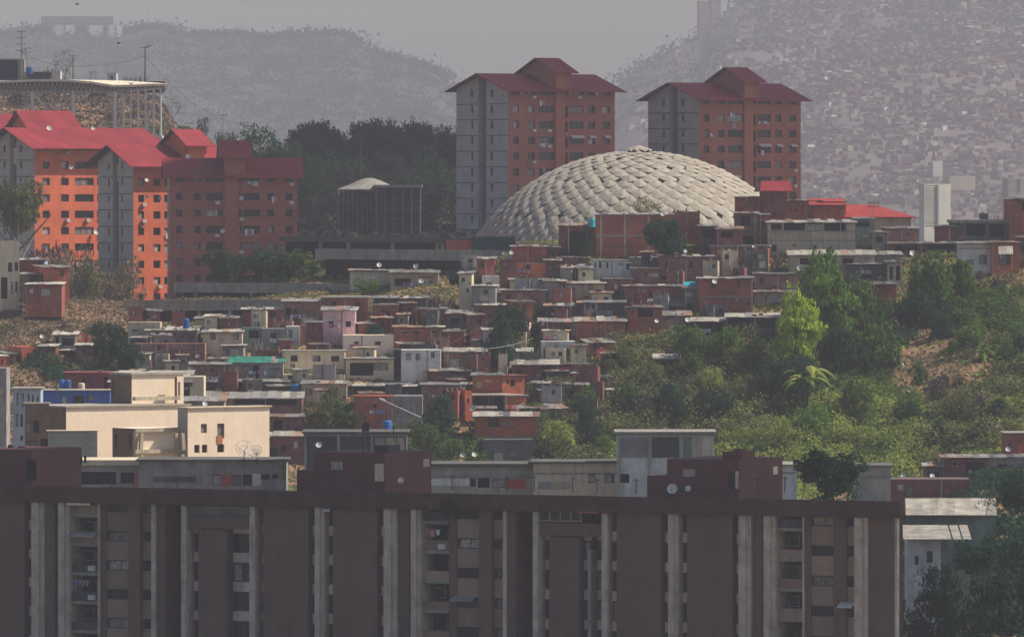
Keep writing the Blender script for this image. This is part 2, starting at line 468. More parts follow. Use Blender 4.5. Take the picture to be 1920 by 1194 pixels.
def rnd_lobes(k, style):
    L = []
    if style == 'round':
        L.append((0, 0, .52, .70, .70, .38))
        for i in range(k):
            a = R.uniform(0, 6.28); r = R.uniform(.30, .62)
            L.append((r * math.cos(a), r * math.sin(a), R.uniform(.24, .80), R.uniform(.32, .50), R.uniform(.32, .50), R.uniform(.17, .28)))
    elif style == 'tall':
        for i in range(k):
            t = (i + .5) / k; r = .95 * math.sin(math.pi * min(.93, .26 + t * .64))
            a = R.uniform(0, 6.28); q = R.uniform(.05, .5) * r
            L.append((q * math.cos(a), q * math.sin(a), .18 + t * .72, r * R.uniform(.6, .95), r * R.uniform(.6, .95), R.uniform(.13, .22)))
    elif style == 'bush':
        for i in range(k):
            a = R.uniform(0, 6.28); r = R.uniform(.0, .6)
            L.append((r * math.cos(a), r * math.sin(a), R.uniform(.25, .6) * (1.1 - r * .6), R.uniform(.3, .5), R.uniform(.3, .5), R.uniform(.22, .38)))
    return L

CR = {}
def crown(style, mat, var=0, n=3000, leaf=0.075):
    key = (style, mat, var, n)
    if key not in CR:
        lb = rnd_lobes({'round': 7, 'tall': 9, 'bush': 7}[style], style)
        p, d, t = clumps(lb, n)
        CR[key] = leaves_mesh('crown_' + style, p, NR.uniform(.6, 1.35, len(p)) * leaf, t, M[mat], dirs=d)
    return CR[key]

def trunk_mesh(h, r, fork=5, spread=.5, mat='trunk', seed=0, top=.75, name='trunk'):
    mb = MB(); q = random.Random(seed)
    p = Vector((0, 0, -.08 * h)); rr = r
    pts = [p]
    for i in range(4):
        p = Vector((q.uniform(-.03, .03) * h, q.uniform(-.03, .03) * h, h * .45 * (i + 1) / 4)); pts.append(p)
    for i in range(4): mb.beam(pts[i], pts[i + 1], r * (1 - .12 * i), 6, r * (1 - .12 * (i + 1)), caps=False)
    for k in range(fork):
        a = 6.28 * k / fork + q.uniform(-.5, .5); s = pts[2 + k % 3]
        m = s + Vector((math.cos(a) * spread * h * .22, math.sin(a) * spread * h * .22, h * .16))
        e = s + Vector((math.cos(a) * spread * h * q.uniform(.4, .55), math.sin(a) * spread * h * q.uniform(.4, .55), h * q.uniform(.28, .42)))
        mb.beam(s, m, r * .45, 5, r * .33, caps=False); mb.beam(m, e, r * .33, 5, r * .12)
    return mb.mesh(name, M[mat])

TR = [trunk_mesh(1, .035, 5, .6, seed=i) for i in range(4)]
TRP = [trunk_mesh(1, .03, 6, .7, 'trunk_pale', seed=i + 9) for i in range(3)]

def tree(px, row, D, wpx, hpx, mat, label, style='round', var=0, n=3000, name='tree', cat='tree', group=None, leaf=0.075, rz=None, pale=False, sink=0.0):
    """px,row: foot of the tree in the photograph at distance D"""
    loc = W(px, row, D); s = D / F
    t = thing(name, label, cat, loc, R.uniform(0, 6.28) if rz is None else rz, group)
    w, h = wpx * s, hpx * s
    mobj('trunk', (TRP if pale else TR)[var % 3], t, scale=(h * .8, h * .8, h * .8))
    mobj('crown', crown(style, mat, var, n, leaf), t, scale=(w * .5, w * .5, h))
    return t

def bare_mesh(seed, levels=5, mat='trunk_pale', h=1.0):
    mb = MB(); q = random.Random(seed)
    def rec(p, d, l, r, k):
        e = p + d * l
        mb.beam(p, e, r, 4 if k < 3 else 3, r * .62, caps=False)
        if k >= levels: return
        for i in range(q.choice((2, 3, 3))):
            a = d + Vector((q.uniform(-.75, .75), q.uniform(-.75, .75), q.uniform(-.15, .5)))
            rec(e, a.normalized(), l * q.uniform(.62, .82), r * .6, k + 1)
    rec(Vector((0, 0, -.05)), Vector((0, 0, 1)), .24 * h, .022 * h, 0)
    return mb.mesh('branches', M[mat])
BARE = [bare_mesh(i + 30) for i in range(4)]
def bare_tree(px, row, D, hpx, label, var=0, group=None, leafy='leaf_gray', n=500):
    s = D / F; h = hpx * s
    t = thing('bare_tree', label, 'tree', W(px, row, D), R.uniform(0, 6.28), group)
    mobj('branches', BARE[var % 4], t, scale=(h, h, h))
    mobj('twigs', crown('round', leafy, var % 3, n, .045), t, scale=(h * .42, h * .42, h * .98))
    return t

# ------------------------------------------------------------------ haze
hz = MB(); hz.box(-1600, 1600, -60, 11500, -94, 212)
hm = bpy.data.materials.new('haze'); hm.use_nodes = True
hn = hm.node_tree; hn.nodes.clear()
pv = _n(hn, 'ShaderNodeVolumePrincipled'); ho = _n(hn, 'ShaderNodeOutputMaterial')
hn.links.new(pv.outputs[0], ho.inputs['Volume'])
pv.inputs['Color'].default_value = (0.545, 0.535, 0.595, 1)
pv.inputs['Density'].default_value = 0.000132
pv.inputs['Anisotropy'].default_value = 0.0
hz.obj('haze', hm, kind='stuff')
# ------------------------------------------------------------------ windows
WM = {}
def win_mesh(w, h, style):
    key = (round(w, 1), round(h, 1), style)
    if key in WM: return WM[key]
    w, h = key[0], key[1]
    mb = MB()
    fr = 'frame_light' if style in ('white', 'panes') else 'frame'
    mats = [M[fr], M['glass'], M['curtain'], M['darkmetal']]
    t = min(.07, w * .1)
    mb.mi = 1; mb.poly([(t, .17, t), (w - t, .17, t), (w - t, .17, h - t), (t, .17, h - t)])
    if style == 'open':
        mb.v = []; mb.f = []; mb.m = []
        mb.mi = 1; mb.box(0.01, w - .01, .30, .34, 0.01, h - .01)
    else:
        mb.mi = 0
        mb.box(0, w, .10, .16, 0, t); mb.box(0, w, .10, .16, h - t, h)
        mb.box(0, t, .10, .16, t, h - t); mb.box(w - t, w, .10, .16, t, h - t)
        k = max(1, int(round(w / 1.1)))
        for i in range(1, k + (1 if k > 1 else 0)):
            if i < k: mb.box(w * i / k - .03, w * i / k + .03, .11, .15, t, h - t)
        if style in ('curtain', 'half'):
            mb.mi = 2; a = 0 if style == 'curtain' else .5
            mb.poly([(t, .165, t), (w * (1 - a * .6), .165, t), (w * (1 - a * .6), .165, h * .9), (t, .165, h * .9)])
        if style == 'bars':
            mb.mi = 3
            nb = max(3, int(w / .28))
            for i in range(nb): x = w * (i + .5) / nb; mb.box(x - .02, x + .02, -.03, 0.0, .02, h - .02)
            mb.box(0.0, w, -.035, -.005, h * .5 - .02, h * .5 + .02)
        if style == 'panes':
            mb.mi = 0; k = 4
            for i in range(1, k): mb.box(w * i / k - .05, w * i / k + .05, .05, .16, t, h - t)
    WM[key] = mb.mesh('window', mats)
    return WM[key]

def put_window(parent, x, z, w, h, style=None, y=0.0, name='window', axis='x', wx=0.0, fit=True):
    if style is None: style = R.choice(('plain', 'plain', 'open', 'curtain', 'half', 'bars', 'open'))
    me = win_mesh(w, h, style)
    kw, kh = w / max(round(w, 1), .1), h / max(round(h, 1), .1)
    if axis == 'x': return mobj(name, me, parent, (x, y, z), scale=(kw, 1, kh))
    return mobj(name, me, parent, (wx, x + w, z), rot=(0, 0, -math.pi / 2), scale=(kw, 1, kh))

def awning(parent, x, z, w, mat='whitepaint', d=.7, name='awning'):
    mb = MB(); n = max(3, int(w / .3))
    for i in range(n):
        a, b = x + w * i / n, x + w * (i + .92) / n
        mb.poly([(a, -.02, z), (b, -.02, z), (b, -d, z - .35), (a, -d, z - .35)])
        mb.poly([(a, -d, z - .35), (b, -d, z - .35), (b, -d, z - .5), (a, -d, z - .5)])
    return mb.obj(name, M[mat], parent)

LAUND = [mk('laundry_white', (.6, .6, .62), .1, 2, 0), mk('laundry_pink', (.5, .2, .25), .1, 2, 0), mk('laundry_blue', (.15, .25, .45), .1, 2, 0)]
def laundry(parent, x, z, w, h=.9, y=-.15, mats=None):
    mb = MB(); mb.beam((x, y, z), (x + w, y, z), .015, 3)
    q = x
    while q < x + w - .2:
        cw = R.uniform(.25, .55); ch = h * R.uniform(.5, 1.1); mb.mi = R.randint(0, 2)
        mb.poly([(q, y - .01, z), (q + cw, y - .01, z), (q + cw * .95, y - .03, z - ch), (q + .03, y - .04, z - ch * .95)])
        q += cw + R.uniform(.02, .25)
    return mb.obj('laundry', LAUND, parent)

# ------------------------------------------------------------------ satellite dishes, tanks, poles
def dish_mesh(solid=True):
    mb = MB(); n = 14; rings = [(0.0, .0), (.35, .035), (.7, .13), (1.0, .26)]
    k = 0
    mb.v.append((0, 0, 0))
    for (r, d) in rings[1:]:
        for i in range(n):
            t = 6.2832 * i / n; mb.v.append((r * math.cos(t), -d, r * math.sin(t)))
    for i in range(n): mb.f.append((0, 1 + i, 1 + (i + 1) % n)); mb.m.append(0)
    for a in range(2):
        for i in range(n):
            j = (i + 1) % n
            mb.f.append((1 + a*n + i, 1 + (a+1)*n + i, 1 + (a+1)*n + j, 1 + a*n + j)); mb.m.append(0)
    return mb.mesh('reflector', M['whitepaint'] if solid else M['concrete_light'])
DISH = dish_mesh()
_a = MB(); _a.beam((0, .02, 0), (0, .3, -.5), .05); _a.beam((0, .3, -.5), (0, .3, -1.5), .05); _a.beam((0, -.25, -.95), (0, -.95, -.1), .03); _a.box(-.09, .09, -1.05, -.9, -.16, .04)
DARM = _a.mesh('mount_arm', M['darkmetal'])
def dish(px, row, D, rpx, label, yaw=0.0, tilt=-30, group='satellite dishes on the roofs and walls'):
    s = D / F; r = rpx * s
    t = thing('satellite_dish', label, 'satellite dish', W(px, row, D), math.radians(yaw), group)
    mobj('reflector', DISH, t, rot=(math.radians(tilt), 0, 0), scale=(r, r, r))
    mobj('mount_arm', DARM, t, scale=(r, r, r))
    return t

def tank(px, row, D, wpx, hpx, label, mat='bluetank', group='water tanks on the roofs'):
    """px,row = centre of the foot"""
    s = D / F; r = wpx * s / 2; h = hpx * s
    t = thing('water_tank', label, 'water tank', W(px, row, D) + Vector((0, r, 0)), 0, group)
    mb = MB(); mb.lathe([(r, 0), (r * 1.03, h * .08), (r * .97, h * .3), (r * 1.03, h * .5), (r * .97, h * .7), (r, h * .82), (r * .7, h * .93)], 14)
    mb.obj('tank_body', M[mat], t)
    mb = MB(); mb.lathe([(r * .42, h * .93), (r * .42, h)], 10); mb.obj('lid', M['darkmetal'] if mat != 'bluetank' else M['bluetank'], t)
    return t

def pole(px, row, D, hpx, label, name='utility_pole', cat='pole', arms=1, r=.10, mat='trunk_pale', group=None, lamp=False):
    s = D / F; h = hpx * s
    t = thing(name, label, cat, W(px, row, D), R.uniform(-.4, .4), group)
    mb = MB(); mb.beam((0, 0, -1), (0, 0, h), r, 6, r * .6); mb.obj('post', M[mat], t)
    mb = MB()
    for i in range(arms): z = h * (.97 - .12 * i); mb.beam((-.9, 0, z), (.9, 0, z), .05); mb.beam((-.7, 0, z), (-.7, 0, z + .2), .04); mb.beam((.7, 0, z), (.7, 0, z + .2), .04)
    if lamp: mb.beam((0, 0, h), (.9, 0, h + .2), .04); mb.box(.6, 1.3, -.15, .15, h + .14, h + .26)
    mb.obj('crossarm' if not lamp else 'lamp_head', M['darkmetal'], t)
    return t

# ------------------------------------------------------------------ red-roofed apartment blocks
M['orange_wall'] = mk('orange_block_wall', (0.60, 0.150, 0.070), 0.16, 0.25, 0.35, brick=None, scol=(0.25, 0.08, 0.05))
M['shaded_wall'] = mk('shaded_block_wall', (0.33, 0.112, 0.082), 0.16, 0.25, 0.4, scol=(0.16, 0.07, 0.055))  # orange wall of the unlit blocks, their shade put into a duller colour
M['shaded_pier'] = mk('shaded_stair_wall', (0.36, 0.125, 0.078), 0.10, 0.3, 0.15, scol=(0.2, 0.08, 0.05))  # stair piers of the unlit blocks, shade put into the colour too
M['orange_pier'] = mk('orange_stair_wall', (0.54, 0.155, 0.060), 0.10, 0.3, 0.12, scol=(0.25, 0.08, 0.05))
M['gray_wall'] = mk('gray_block_wall', (0.41, 0.385, 0.355), 0.14, 0.35, 0.25, scol=(0.14, 0.135, 0.13))
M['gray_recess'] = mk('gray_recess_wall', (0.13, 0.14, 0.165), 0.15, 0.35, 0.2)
M['roof_red'] = mk('red_roof', (0.235, 0.024, 0.030), 0.20, 0.30, 0.45, brick=(1.3, 60.0, 0.05, (0.17, 0.016, 0.024), 0.12), rough=.6, scol=(0.16, 0.02, 0.03))
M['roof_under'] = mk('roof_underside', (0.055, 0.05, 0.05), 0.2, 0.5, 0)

UNITS_A = [(9, 20), (37, 50), (57, 86), None, (107.5, 112.5), (115, 142), (151, 164), (179, 193)]
def block(px, D, theta, L, Wd, rows, eave, label, pitch=29.5, units=None, refw=202.0, rise=2.6, pent=(87, 117), pent_h=5.2, over=1.5, base_row=600, gray=True, laundries=(), tins=(), top_extra=2.0, lighten=0, pent_depth=.62, curt=.4, pent2=None, wallm='shaded_wall', pierm='shaded_pier'):
    """front corner at column px, distance D; orange side runs right along local x, gray gable end along local y"""
    s = D / F; th = math.radians(theta)
    ez = (HY - eave) * s
    base = W(px, base_row, D)
    H = ez - base.z
    root = thing('apartment_block', label, 'apartment block', base, th, 'red-roofed apartment blocks')
    k = L / refw
    fh = pitch * s
    units = units or UNITS_A
    # windows
    holes = []; wins = []
    z = H - 2.0 * s
    for r in range(rows):
        zt = H - (1 if r == 0 else 0) * s - r * fh - (2 if r else 0) * s
        for u in units:
            if not u: continue
            a, b = u[0] * k, u[1] * k
            tall = (u[1] - u[0]) < 7
            hh = (22 if tall else 14) * s
            if r == 0: hh = 11 * s
            holes.append((a, b, zt - hh, zt)); wins.append((a, zt - hh, b - a, hh, tall))
    mb = MB(); facade(mb, 0, L, 0, H, holes, depth=.35)
    mb.poly([(L, 0, 0), (L, Wd, 0), (L, Wd, H), (L, 0, H)])
    mb.poly([(L, Wd, 0), (0, Wd, 0), (0, Wd, H), (L, Wd, H)])
    mb.poly([(L, 0, H), (L, Wd, H), (L, Wd / 2, H + rise)])
    mb.obj('wall', M[wallm], root)
    for (a, zz, w, h, tall) in wins:
        st = 'open' if tall else R.choice(('plain', 'open', 'curtain', 'bars', 'half', 'open') if R.random() < curt * 2 else ('open', 'plain', 'bars'))
        put_window(root, a, zz, w, h, st, y=.06)
        if not tall and R.random() < .16:
            q = MB(); q.box(a + w * .55, a + w * .55 + .7, -.45, -.004, zz - .62, zz - .12); q.obj('air_conditioner', M['whitepaint'], root)
        if not tall and w > 2 and R.random() < .12: laundry(root, a + .2, zz + h * .1, w * .7, .9)
        if not tall and R.random() < .07: dq = mobj('reflector', DISH, root, (a + w, -.5, zz + .3), rot=(-.5, 0, R.uniform(-.5, .5)), scale=(.42, .42, .42))
    # gable end
    g = []; gw = []
    gp = Wd / 98.0
    for r in range(rows):
        zt = H - 2 * s - r * fh
        for (a, b) in ((27, 32), (64, 69.5)):
            a2, b2 = Wd - b * gp, Wd - a * gp
            g.append((a2, b2, zt - 14 * s, zt)); gw.append((a2, zt - 14 * s, b2 - a2, 14 * s))
    ra, rb = Wd - 57 * gp, Wd - 41 * gp
    mb = MB()
    facade(mb, 0, ra, 0, H, g, depth=.35, axis='y'); facade(mb, rb, Wd, 0, H, g, depth=.35, axis='y')
    # gable triangle split by the recess
    def gz_(y): return H + rise * (1 - abs(y - Wd / 2) / (Wd / 2))
    mb.poly([(0, 0, H), (0, ra, gz_(ra)), (0, ra, H)][::-1])
    mb.poly([(0, rb, H), (0, rb, gz_(rb)), (0, Wd, H)][::-1])
    mb.poly([(0, ra, 0), (0, ra, gz_(ra)), (.9, ra, gz_(ra)), (.9, ra, 0)])
    mb.poly([(0, rb, 0), (.9, rb, 0), (.9, rb, gz_(rb)), (0, rb, gz_(rb))])
    e = mb.obj('end_wall', M['gray_wall'], root)
    mb = MB(); mb.poly([(.9, rb, 0), (.9, ra, 0), (.9, ra, H + rise * .9), (.9, rb, H + rise * .9)]); mb.obj('recess_wall', M['gray_recess'], root)
    if wallm == 'orange_wall':
        mb = MB(); mb.box(.8, .88, ra + .05, rb - .05, H - 38 * s, H - 7 * s); mb.obj('cream_panel', M['cream'], root)
    for r in range(1, rows + 1):
        zz = H - r * fh - 0.2 * s
        for q0, q1 in ((.02, ra - .02), (rb + .02, Wd - .02)):
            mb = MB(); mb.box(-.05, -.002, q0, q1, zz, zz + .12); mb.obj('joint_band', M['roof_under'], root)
    for (a, zz, w, h) in gw: put_window(root, a, zz, w, h, 'open' if R.random() < .7 else 'plain', axis='y', wx=.06)
    # stair pier
    if pent:
        pa, pb = pent[0] * k, (pent[1] - 12) * k
        ph = H + pent_h * .62
        mb = MB(); mb.box(pa, pb, -.35, -.003, 0, ph); mb.obj('stair_pier', M[pierm], root)
    # roof
    ov = over; sl_ = rise / (Wd / 2)
    def slope(name, x0, x1, y0, zr, y1, z1, t=.14):
        mb = MB()
        v = [(x0, y0, zr), (x1, y0, zr), (x1, y1, z1), (x0, y1, z1)]
        lo = [(a, b, c - t) for a, b, c in v]
        up = Vector(v[1]) - Vector(v[0]); dn = Vector(v[3]) - Vector(v[0])
        top = v if up.cross(dn).z > 0 else v[::-1]
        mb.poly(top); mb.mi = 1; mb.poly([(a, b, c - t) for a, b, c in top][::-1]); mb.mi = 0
        for i in range(4):
            j = (i + 1) % 4
            mb.poly([lo[i], lo[j], v[j], v[i]])
        return mb.obj(name, [M['roof_red'], M['roof_under']], root)
    zt = H + rise + .12
    slope('roof', -ov, L + ov, Wd / 2, zt, -ov, zt - sl_ * (Wd / 2 + ov))
    slope('roof', -ov, L + ov, Wd / 2, zt, Wd + ov, zt - sl_ * (Wd / 2 + ov))
    # penthouse over the stairs
    def penthouse(a, b, y0, y1, ph, r2):
        mb = MB()
        mb.box(a, b, y0, y1, H - .5, ph)
        ym = (y0 + y1) / 2
        mb.poly([(a, y0, ph), (a, ym, ph + r2), (a, y1, ph)]); mb.poly([(b, y0, ph), (b, y1, ph), (b, ym, ph + r2)])
        mb.obj('roof_room', M[wallm], root)
        o2 = 1.0; q = r2 / (ym - y0); zz = ph + r2 + .1
        slope('roof', a - o2, b + o2, ym, zz, y0 - o2, zz - q * (ym - y0 + o2))
        slope('roof', a - o2, b + o2, ym, zz, y1 + o2, zz - q * (ym - y0 + o2))
    if pent: penthouse(pa, pent[1] * k, -.32, Wd * pent_depth, H + pent_h * .62, pent_h * .42)
    if pent2: penthouse(*pent2)
    for (u0, r, w) in laundries: laundry(root, u0 * k, H - r * fh - .2, w * k, 1.1)
    for (u0, u1, r) in tins: awning(root, u0 * k, H - r * fh + .1, (u1 - u0) * k)
    return root

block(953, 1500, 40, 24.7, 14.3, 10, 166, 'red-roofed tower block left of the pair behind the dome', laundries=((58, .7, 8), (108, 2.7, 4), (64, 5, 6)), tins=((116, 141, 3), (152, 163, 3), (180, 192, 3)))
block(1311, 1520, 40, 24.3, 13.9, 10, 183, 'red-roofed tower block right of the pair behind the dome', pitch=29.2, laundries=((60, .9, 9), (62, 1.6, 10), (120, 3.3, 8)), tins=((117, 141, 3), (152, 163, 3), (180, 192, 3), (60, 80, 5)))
UL = [(9, 20), (44, 55), (66, 96), (100, 118), (122, 150)]
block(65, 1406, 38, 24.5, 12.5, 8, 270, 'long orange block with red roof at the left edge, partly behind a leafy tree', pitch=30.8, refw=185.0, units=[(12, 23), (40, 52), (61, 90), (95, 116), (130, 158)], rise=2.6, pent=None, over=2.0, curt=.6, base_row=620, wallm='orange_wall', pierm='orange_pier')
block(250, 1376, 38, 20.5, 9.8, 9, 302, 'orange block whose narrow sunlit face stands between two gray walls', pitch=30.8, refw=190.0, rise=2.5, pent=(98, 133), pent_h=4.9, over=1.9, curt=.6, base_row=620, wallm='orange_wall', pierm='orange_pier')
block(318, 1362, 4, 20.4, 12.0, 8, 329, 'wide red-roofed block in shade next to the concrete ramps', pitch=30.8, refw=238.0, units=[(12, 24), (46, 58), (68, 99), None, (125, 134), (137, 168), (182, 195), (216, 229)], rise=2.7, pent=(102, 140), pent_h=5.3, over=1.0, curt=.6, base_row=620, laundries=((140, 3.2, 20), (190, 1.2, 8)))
# low red-roofed wings behind the left block
def wing(px0, px1, D, eave, ridge, theta, base_row, label):
    s = D / F; th = math.radians(theta); L = (px1 - px0) * s / math.cos(th); dpt = 9
    b = W(px0, base_row, D); H = (HY - eave) * s - b.z; rs = (eave - ridge) * s
    t = thing('apartment_block', label, 'apartment block', b, th, 'red-roofed apartment blocks')
    mb = MB(); mb.box(0, L, 0, dpt, 0, H); mb.poly([(0, 0, H), (0, dpt / 2, H + rs), (0, dpt, H)]); mb.poly([(L, 0, H), (L, dpt, H), (L, dpt / 2, H + rs)])
    mb.obj('wall', M['orange_wall'], t)
    for sg in (1, -1):
        mb = MB(); y0 = dpt / 2; y1 = -1 if sg == 1 else dpt + 1
        v = [(-1, y0, H + rs + .1), (L + 1, y0, H + rs + .1), (L + 1, y1, H + .1 - rs * .2), (-1, y1, H + .1 - rs * .2)]
        mb.poly(v); mb.poly([(a, b_, c - .15) for a, b_, c in v][::-1])
        for i in range(4): j = (i + 1) % 4; mb.poly([v[i], v[j], (v[j][0], v[j][1], v[j][2] - .15), (v[i][0], v[i][1], v[i][2] - .15)])
        mb.obj('roof', [M['roof_red']], t)
wing(-40, 58, 1440, 240, 214, 30, 330, 'low red roof at the left frame edge under the canopy')
wing(58, 140, 1436, 238, 208, 25, 330, 'red gabled roof with dark gable just under the canopy')
# ------------------------------------------------------------------ geodesic dome of folded panels
def dome():
    D0 = 1392.0; s = D0 / F
    Rr = 368 * s; hcap = 172 * s
    c = W(1197, 285, D0); c = Vector((c.x, D0, c.z - Rr))         # sphere centre
    base_z = c.z + Rr - hcap
    root = thing('geodesic_dome', 'large pale dome of folded scale-like panels with a small cap on top', 'dome', (c.x, c.y, base_z))
    cz = c.z - base_z
    th0 = math.radians(5.0); th1 = math.acos((Rr - hcap) / Rr)
    N = 20
    ths = [th0 + (th1 - th0) * i / N for i in range(N + 1)]
    def sp(th, ph, r=1.0): return Vector((math.sin(th) * math.cos(ph), math.sin(th) * math.sin(ph), math.cos(th))) * Rr * r + Vector((0, 0, cz))
    # inner shell
    mb = MB(); n = 64
    for i in range(N):
        for k in range(n):
            a, b = 2 * math.pi * k / n, 2 * math.pi * (k + 1) / n
            mb.poly([sp(ths[i+1], a, .990), sp(ths[i+1], b, .990), sp(ths[i], b, .990), sp(ths[i], a, .990)])
    mb.obj('inner_shell', M['dome_dark'], root)
    secs = [8, 16, 24, 32, 32, 48, 48, 64, 64, 64, 64, 80, 80, 80, 80, 80, 80, 80]
    secs = [max(8, int(round(2 * math.pi * math.sin(t) * Rr / 2.45 / 4) * 4)) for t in ths]
    # smooth into plateaus so neighbouring rings share counts
    plate = []; last = secs[0]
    for q in secs:
        if q > last * 1.28: last = q
        plate.append(last)
    back = MB(); nn = 0
    for i in range(N):
        m = plate[i]
        off = .5 * (i % 2)
        dt = (th1 - th0) / N
        for k in range(m):
            ph = 2 * math.pi * (k + off) / m
            hw = math.pi / m
            t = ths[i] + dt * .5
            jit = R.uniform(-.006, .006) * .5
            mb = MB()
            top = sp(t - dt * .96, ph, 1.000); bot = sp(t + dt * 1.0, ph, 1.0045 + jit)
            lf = sp(t + dt * .08, ph - hw * .98, 1.000 + jit); rt = sp(t + dt * .08, ph + hw * .98, 1.000 - jit)
            tl = sp(t - dt * .48, ph - hw * .58, 1.000); tr = sp(t - dt * .48, ph + hw * .58, 1.000)
            ap = sp(t + dt * (.1 + jit * 8), ph, 1.0095 + jit * .4)
            bl = sp(t + dt * .72, ph - hw * .5, 1.0045); br = sp(t + dt * .72, ph + hw * .5, 1.0045)
            tgt = back
            front = math.sin(ph) < .12 and nn < 298 and i > 0
            if front: tgt = mb; nn += 1
            for tri in ((top, tl, ap), (tl, lf, ap), (lf, bl, ap), (bl, bot, ap), (bot, br, ap), (br, rt, ap), (rt, tr, ap), (tr, top, ap)):
                tgt.poly(tri)
            if front: mb.obj('panel', M['dome'], root)
    back.obj('panel_shell', M['dome'], root, kind='stuff')
    # legs: drooping points round the rim
    legs = MB()
    for k in range(40):
        ph = 2 * math.pi * k / 40 + .04
        a, b = sp(th1, ph - .07, 1.0), sp(th1, ph + .07, 1.0)
        e = sp(th1, ph, 1.02) + Vector((0, 0, -3.0)); m_ = sp(th1, ph, 1.03) + Vector((0, 0, .2))
        if math.sin(ph) < .2:
            mb = MB()
            mb.poly([a, e, m_]); mb.poly([m_, e, b]); mb.poly([a, b, e]); mb.obj('leg', M['dome'], root)
        else:
            legs.poly([a, e, m_]); legs.poly([m_, e, b])
    # dark green screens under the rim
    mb = MB(); n = 40
    for k in range(n):
        a, b = 2 * math.pi * k / n, 2 * math.pi * (k + 1) / n
        p, q = sp(th1, a, .975), sp(th1, b, .975)
        mb.poly([p + Vector((0, 0, -5.5)), q + Vector((0, 0, -5.5)), q + Vector((0, 0, .3)), p + Vector((0, 0, .3))])
    mb.obj('base_screen', M['dome_screen'], root)
    # cap
    mb = MB(); top = Vector((0, 0, cz + Rr)); n = 12
    for k in range(n):
        a, b = 2 * math.pi * k / n, 2 * math.pi * (k + 1) / n
        m_ = (a + b) / 2
        def q(r, an, z): return top + Vector((r * math.cos(an), r * math.sin(an), z))
        ap = top + Vector((0, 0, 1.15))
        mb.poly([ap, q(1.5, a, .65), q(2.4, m_, .35)]); mb.poly([ap, q(2.4, m_, .35), q(1.5, b, .65)])
        mb.poly([q(1.5, a, .65), q(2.3, a, .05), q(2.4, m_, .35)]); mb.poly([q(1.5, b, .65), q(2.4, m_, .35), q(2.3, b, .05)])
    mb.obj('cap', M['dome'], root)
    mb = MB(); mb.lathe([(1.7, -.2), (1.7, .35)], 12, top); mb.obj('cap_collar', M['dark'], root)
    return root
M['dome'] = mk('dome_panel', (0.33, 0.295, 0.24), 0.10, 0.25, 0.15, rnd=0.07, scol=(0.25, 0.22, 0.18))
M['dome_dark'] = mk('dome_gap', (0.21, 0.185, 0.145), 0.2, 0.5)
M['dome_screen'] = mk('green_screen', (0.015, 0.055, 0.060), 0.4, 0.6)
dome()

# ------------------------------------------------------------------ concrete spiral ramps
def ramp(p0, d0, p1, d1, top0, top1, band, gap, label, cols=(), deep=14, rail=True, mat='concrete', rows=None, gapm='dark'):
    """long deck: parapet band (px high), dark storey under it with columns"""
    a = W(p0, top0, d0); b = W(p1, top1, d1)
    v = b - a; L = math.hypot(v.x, v.y); th = math.atan2(v.y, v.x); s = (d0 + d1) / 2 / F
    t = thing('concrete_ramp', label, 'ramp', a, th, 'curving concrete ramps in front of the dome')
    dz = (b.z - a.z)
    bh = band * s; gh = gap * s
    n = max(2, int(L / 3.2))
    mb = MB()
    for i in range(n):
        x0, x1 = L * i / n + .015, L * (i + 1) / n - .015
        z0, z1 = dz * i / n, dz * (i + 1) / n
        y = R.uniform(-.015, .015)
        p = MB(); q = [(x0, z0), (x1, z1)]
        p.poly([(x0, y, z0 - bh), (x1, y, z1 - bh), (x1, y, z1), (x0, y, z0)])
        p.poly([(x0, y, z0), (x1, y, z1), (x1, .25, z1), (x0, .25, z0)])
        p.poly([(x0, .25, z0), (x1, .25, z1), (x1, .25, z1 - bh), (x0, .25, z0 - bh)])
        p.poly([(x0, y, z0 - bh), (x0, .25, z0 - bh), (x1, .25, z1 - bh), (x1, y, z1 - bh)])
        p.poly([(x0, y, z0 - bh), (x0, y, z0), (x0, .25, z0), (x0, .25, z0 - bh)]); p.poly([(x1, y, z1 - bh), (x1, .25, z1 - bh), (x1, .25, z1), (x1, y, z1)])
        p.obj('parapet_panel', M[mat], t)
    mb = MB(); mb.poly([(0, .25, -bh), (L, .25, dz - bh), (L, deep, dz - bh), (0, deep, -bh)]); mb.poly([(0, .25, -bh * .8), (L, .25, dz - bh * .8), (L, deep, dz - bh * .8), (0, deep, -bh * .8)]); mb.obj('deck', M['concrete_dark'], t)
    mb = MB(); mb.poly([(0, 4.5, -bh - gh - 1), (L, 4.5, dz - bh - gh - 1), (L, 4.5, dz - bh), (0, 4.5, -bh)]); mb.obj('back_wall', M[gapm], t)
    for cpx in cols:
        x = (cpx - p0) / (p1 - p0) * L; z = dz * x / L - bh
        mb = MB(); mb.box(x - .25, x + .25, .4, .9, z - gh - .6, z - .01); mb.obj('column', M['concrete'], t)
    if rail:
        mb = MB(); mb.beam((0, .1, .35), (L, .1, dz + .35), .03, 3); mb.obj('rail', M['concrete_dark'], t)
    return t
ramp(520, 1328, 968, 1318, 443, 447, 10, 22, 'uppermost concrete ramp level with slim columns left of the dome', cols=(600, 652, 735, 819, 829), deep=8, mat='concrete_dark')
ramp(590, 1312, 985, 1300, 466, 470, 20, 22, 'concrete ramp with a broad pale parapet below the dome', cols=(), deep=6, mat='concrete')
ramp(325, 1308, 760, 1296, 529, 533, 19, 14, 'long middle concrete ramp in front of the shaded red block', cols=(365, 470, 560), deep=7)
ramp(233, 1285, 532, 1276, 563, 561, 20, 26, 'lowest concrete ramp with dark storey above the shanty roofs', cols=(282, 326, 372, 430), deep=7)

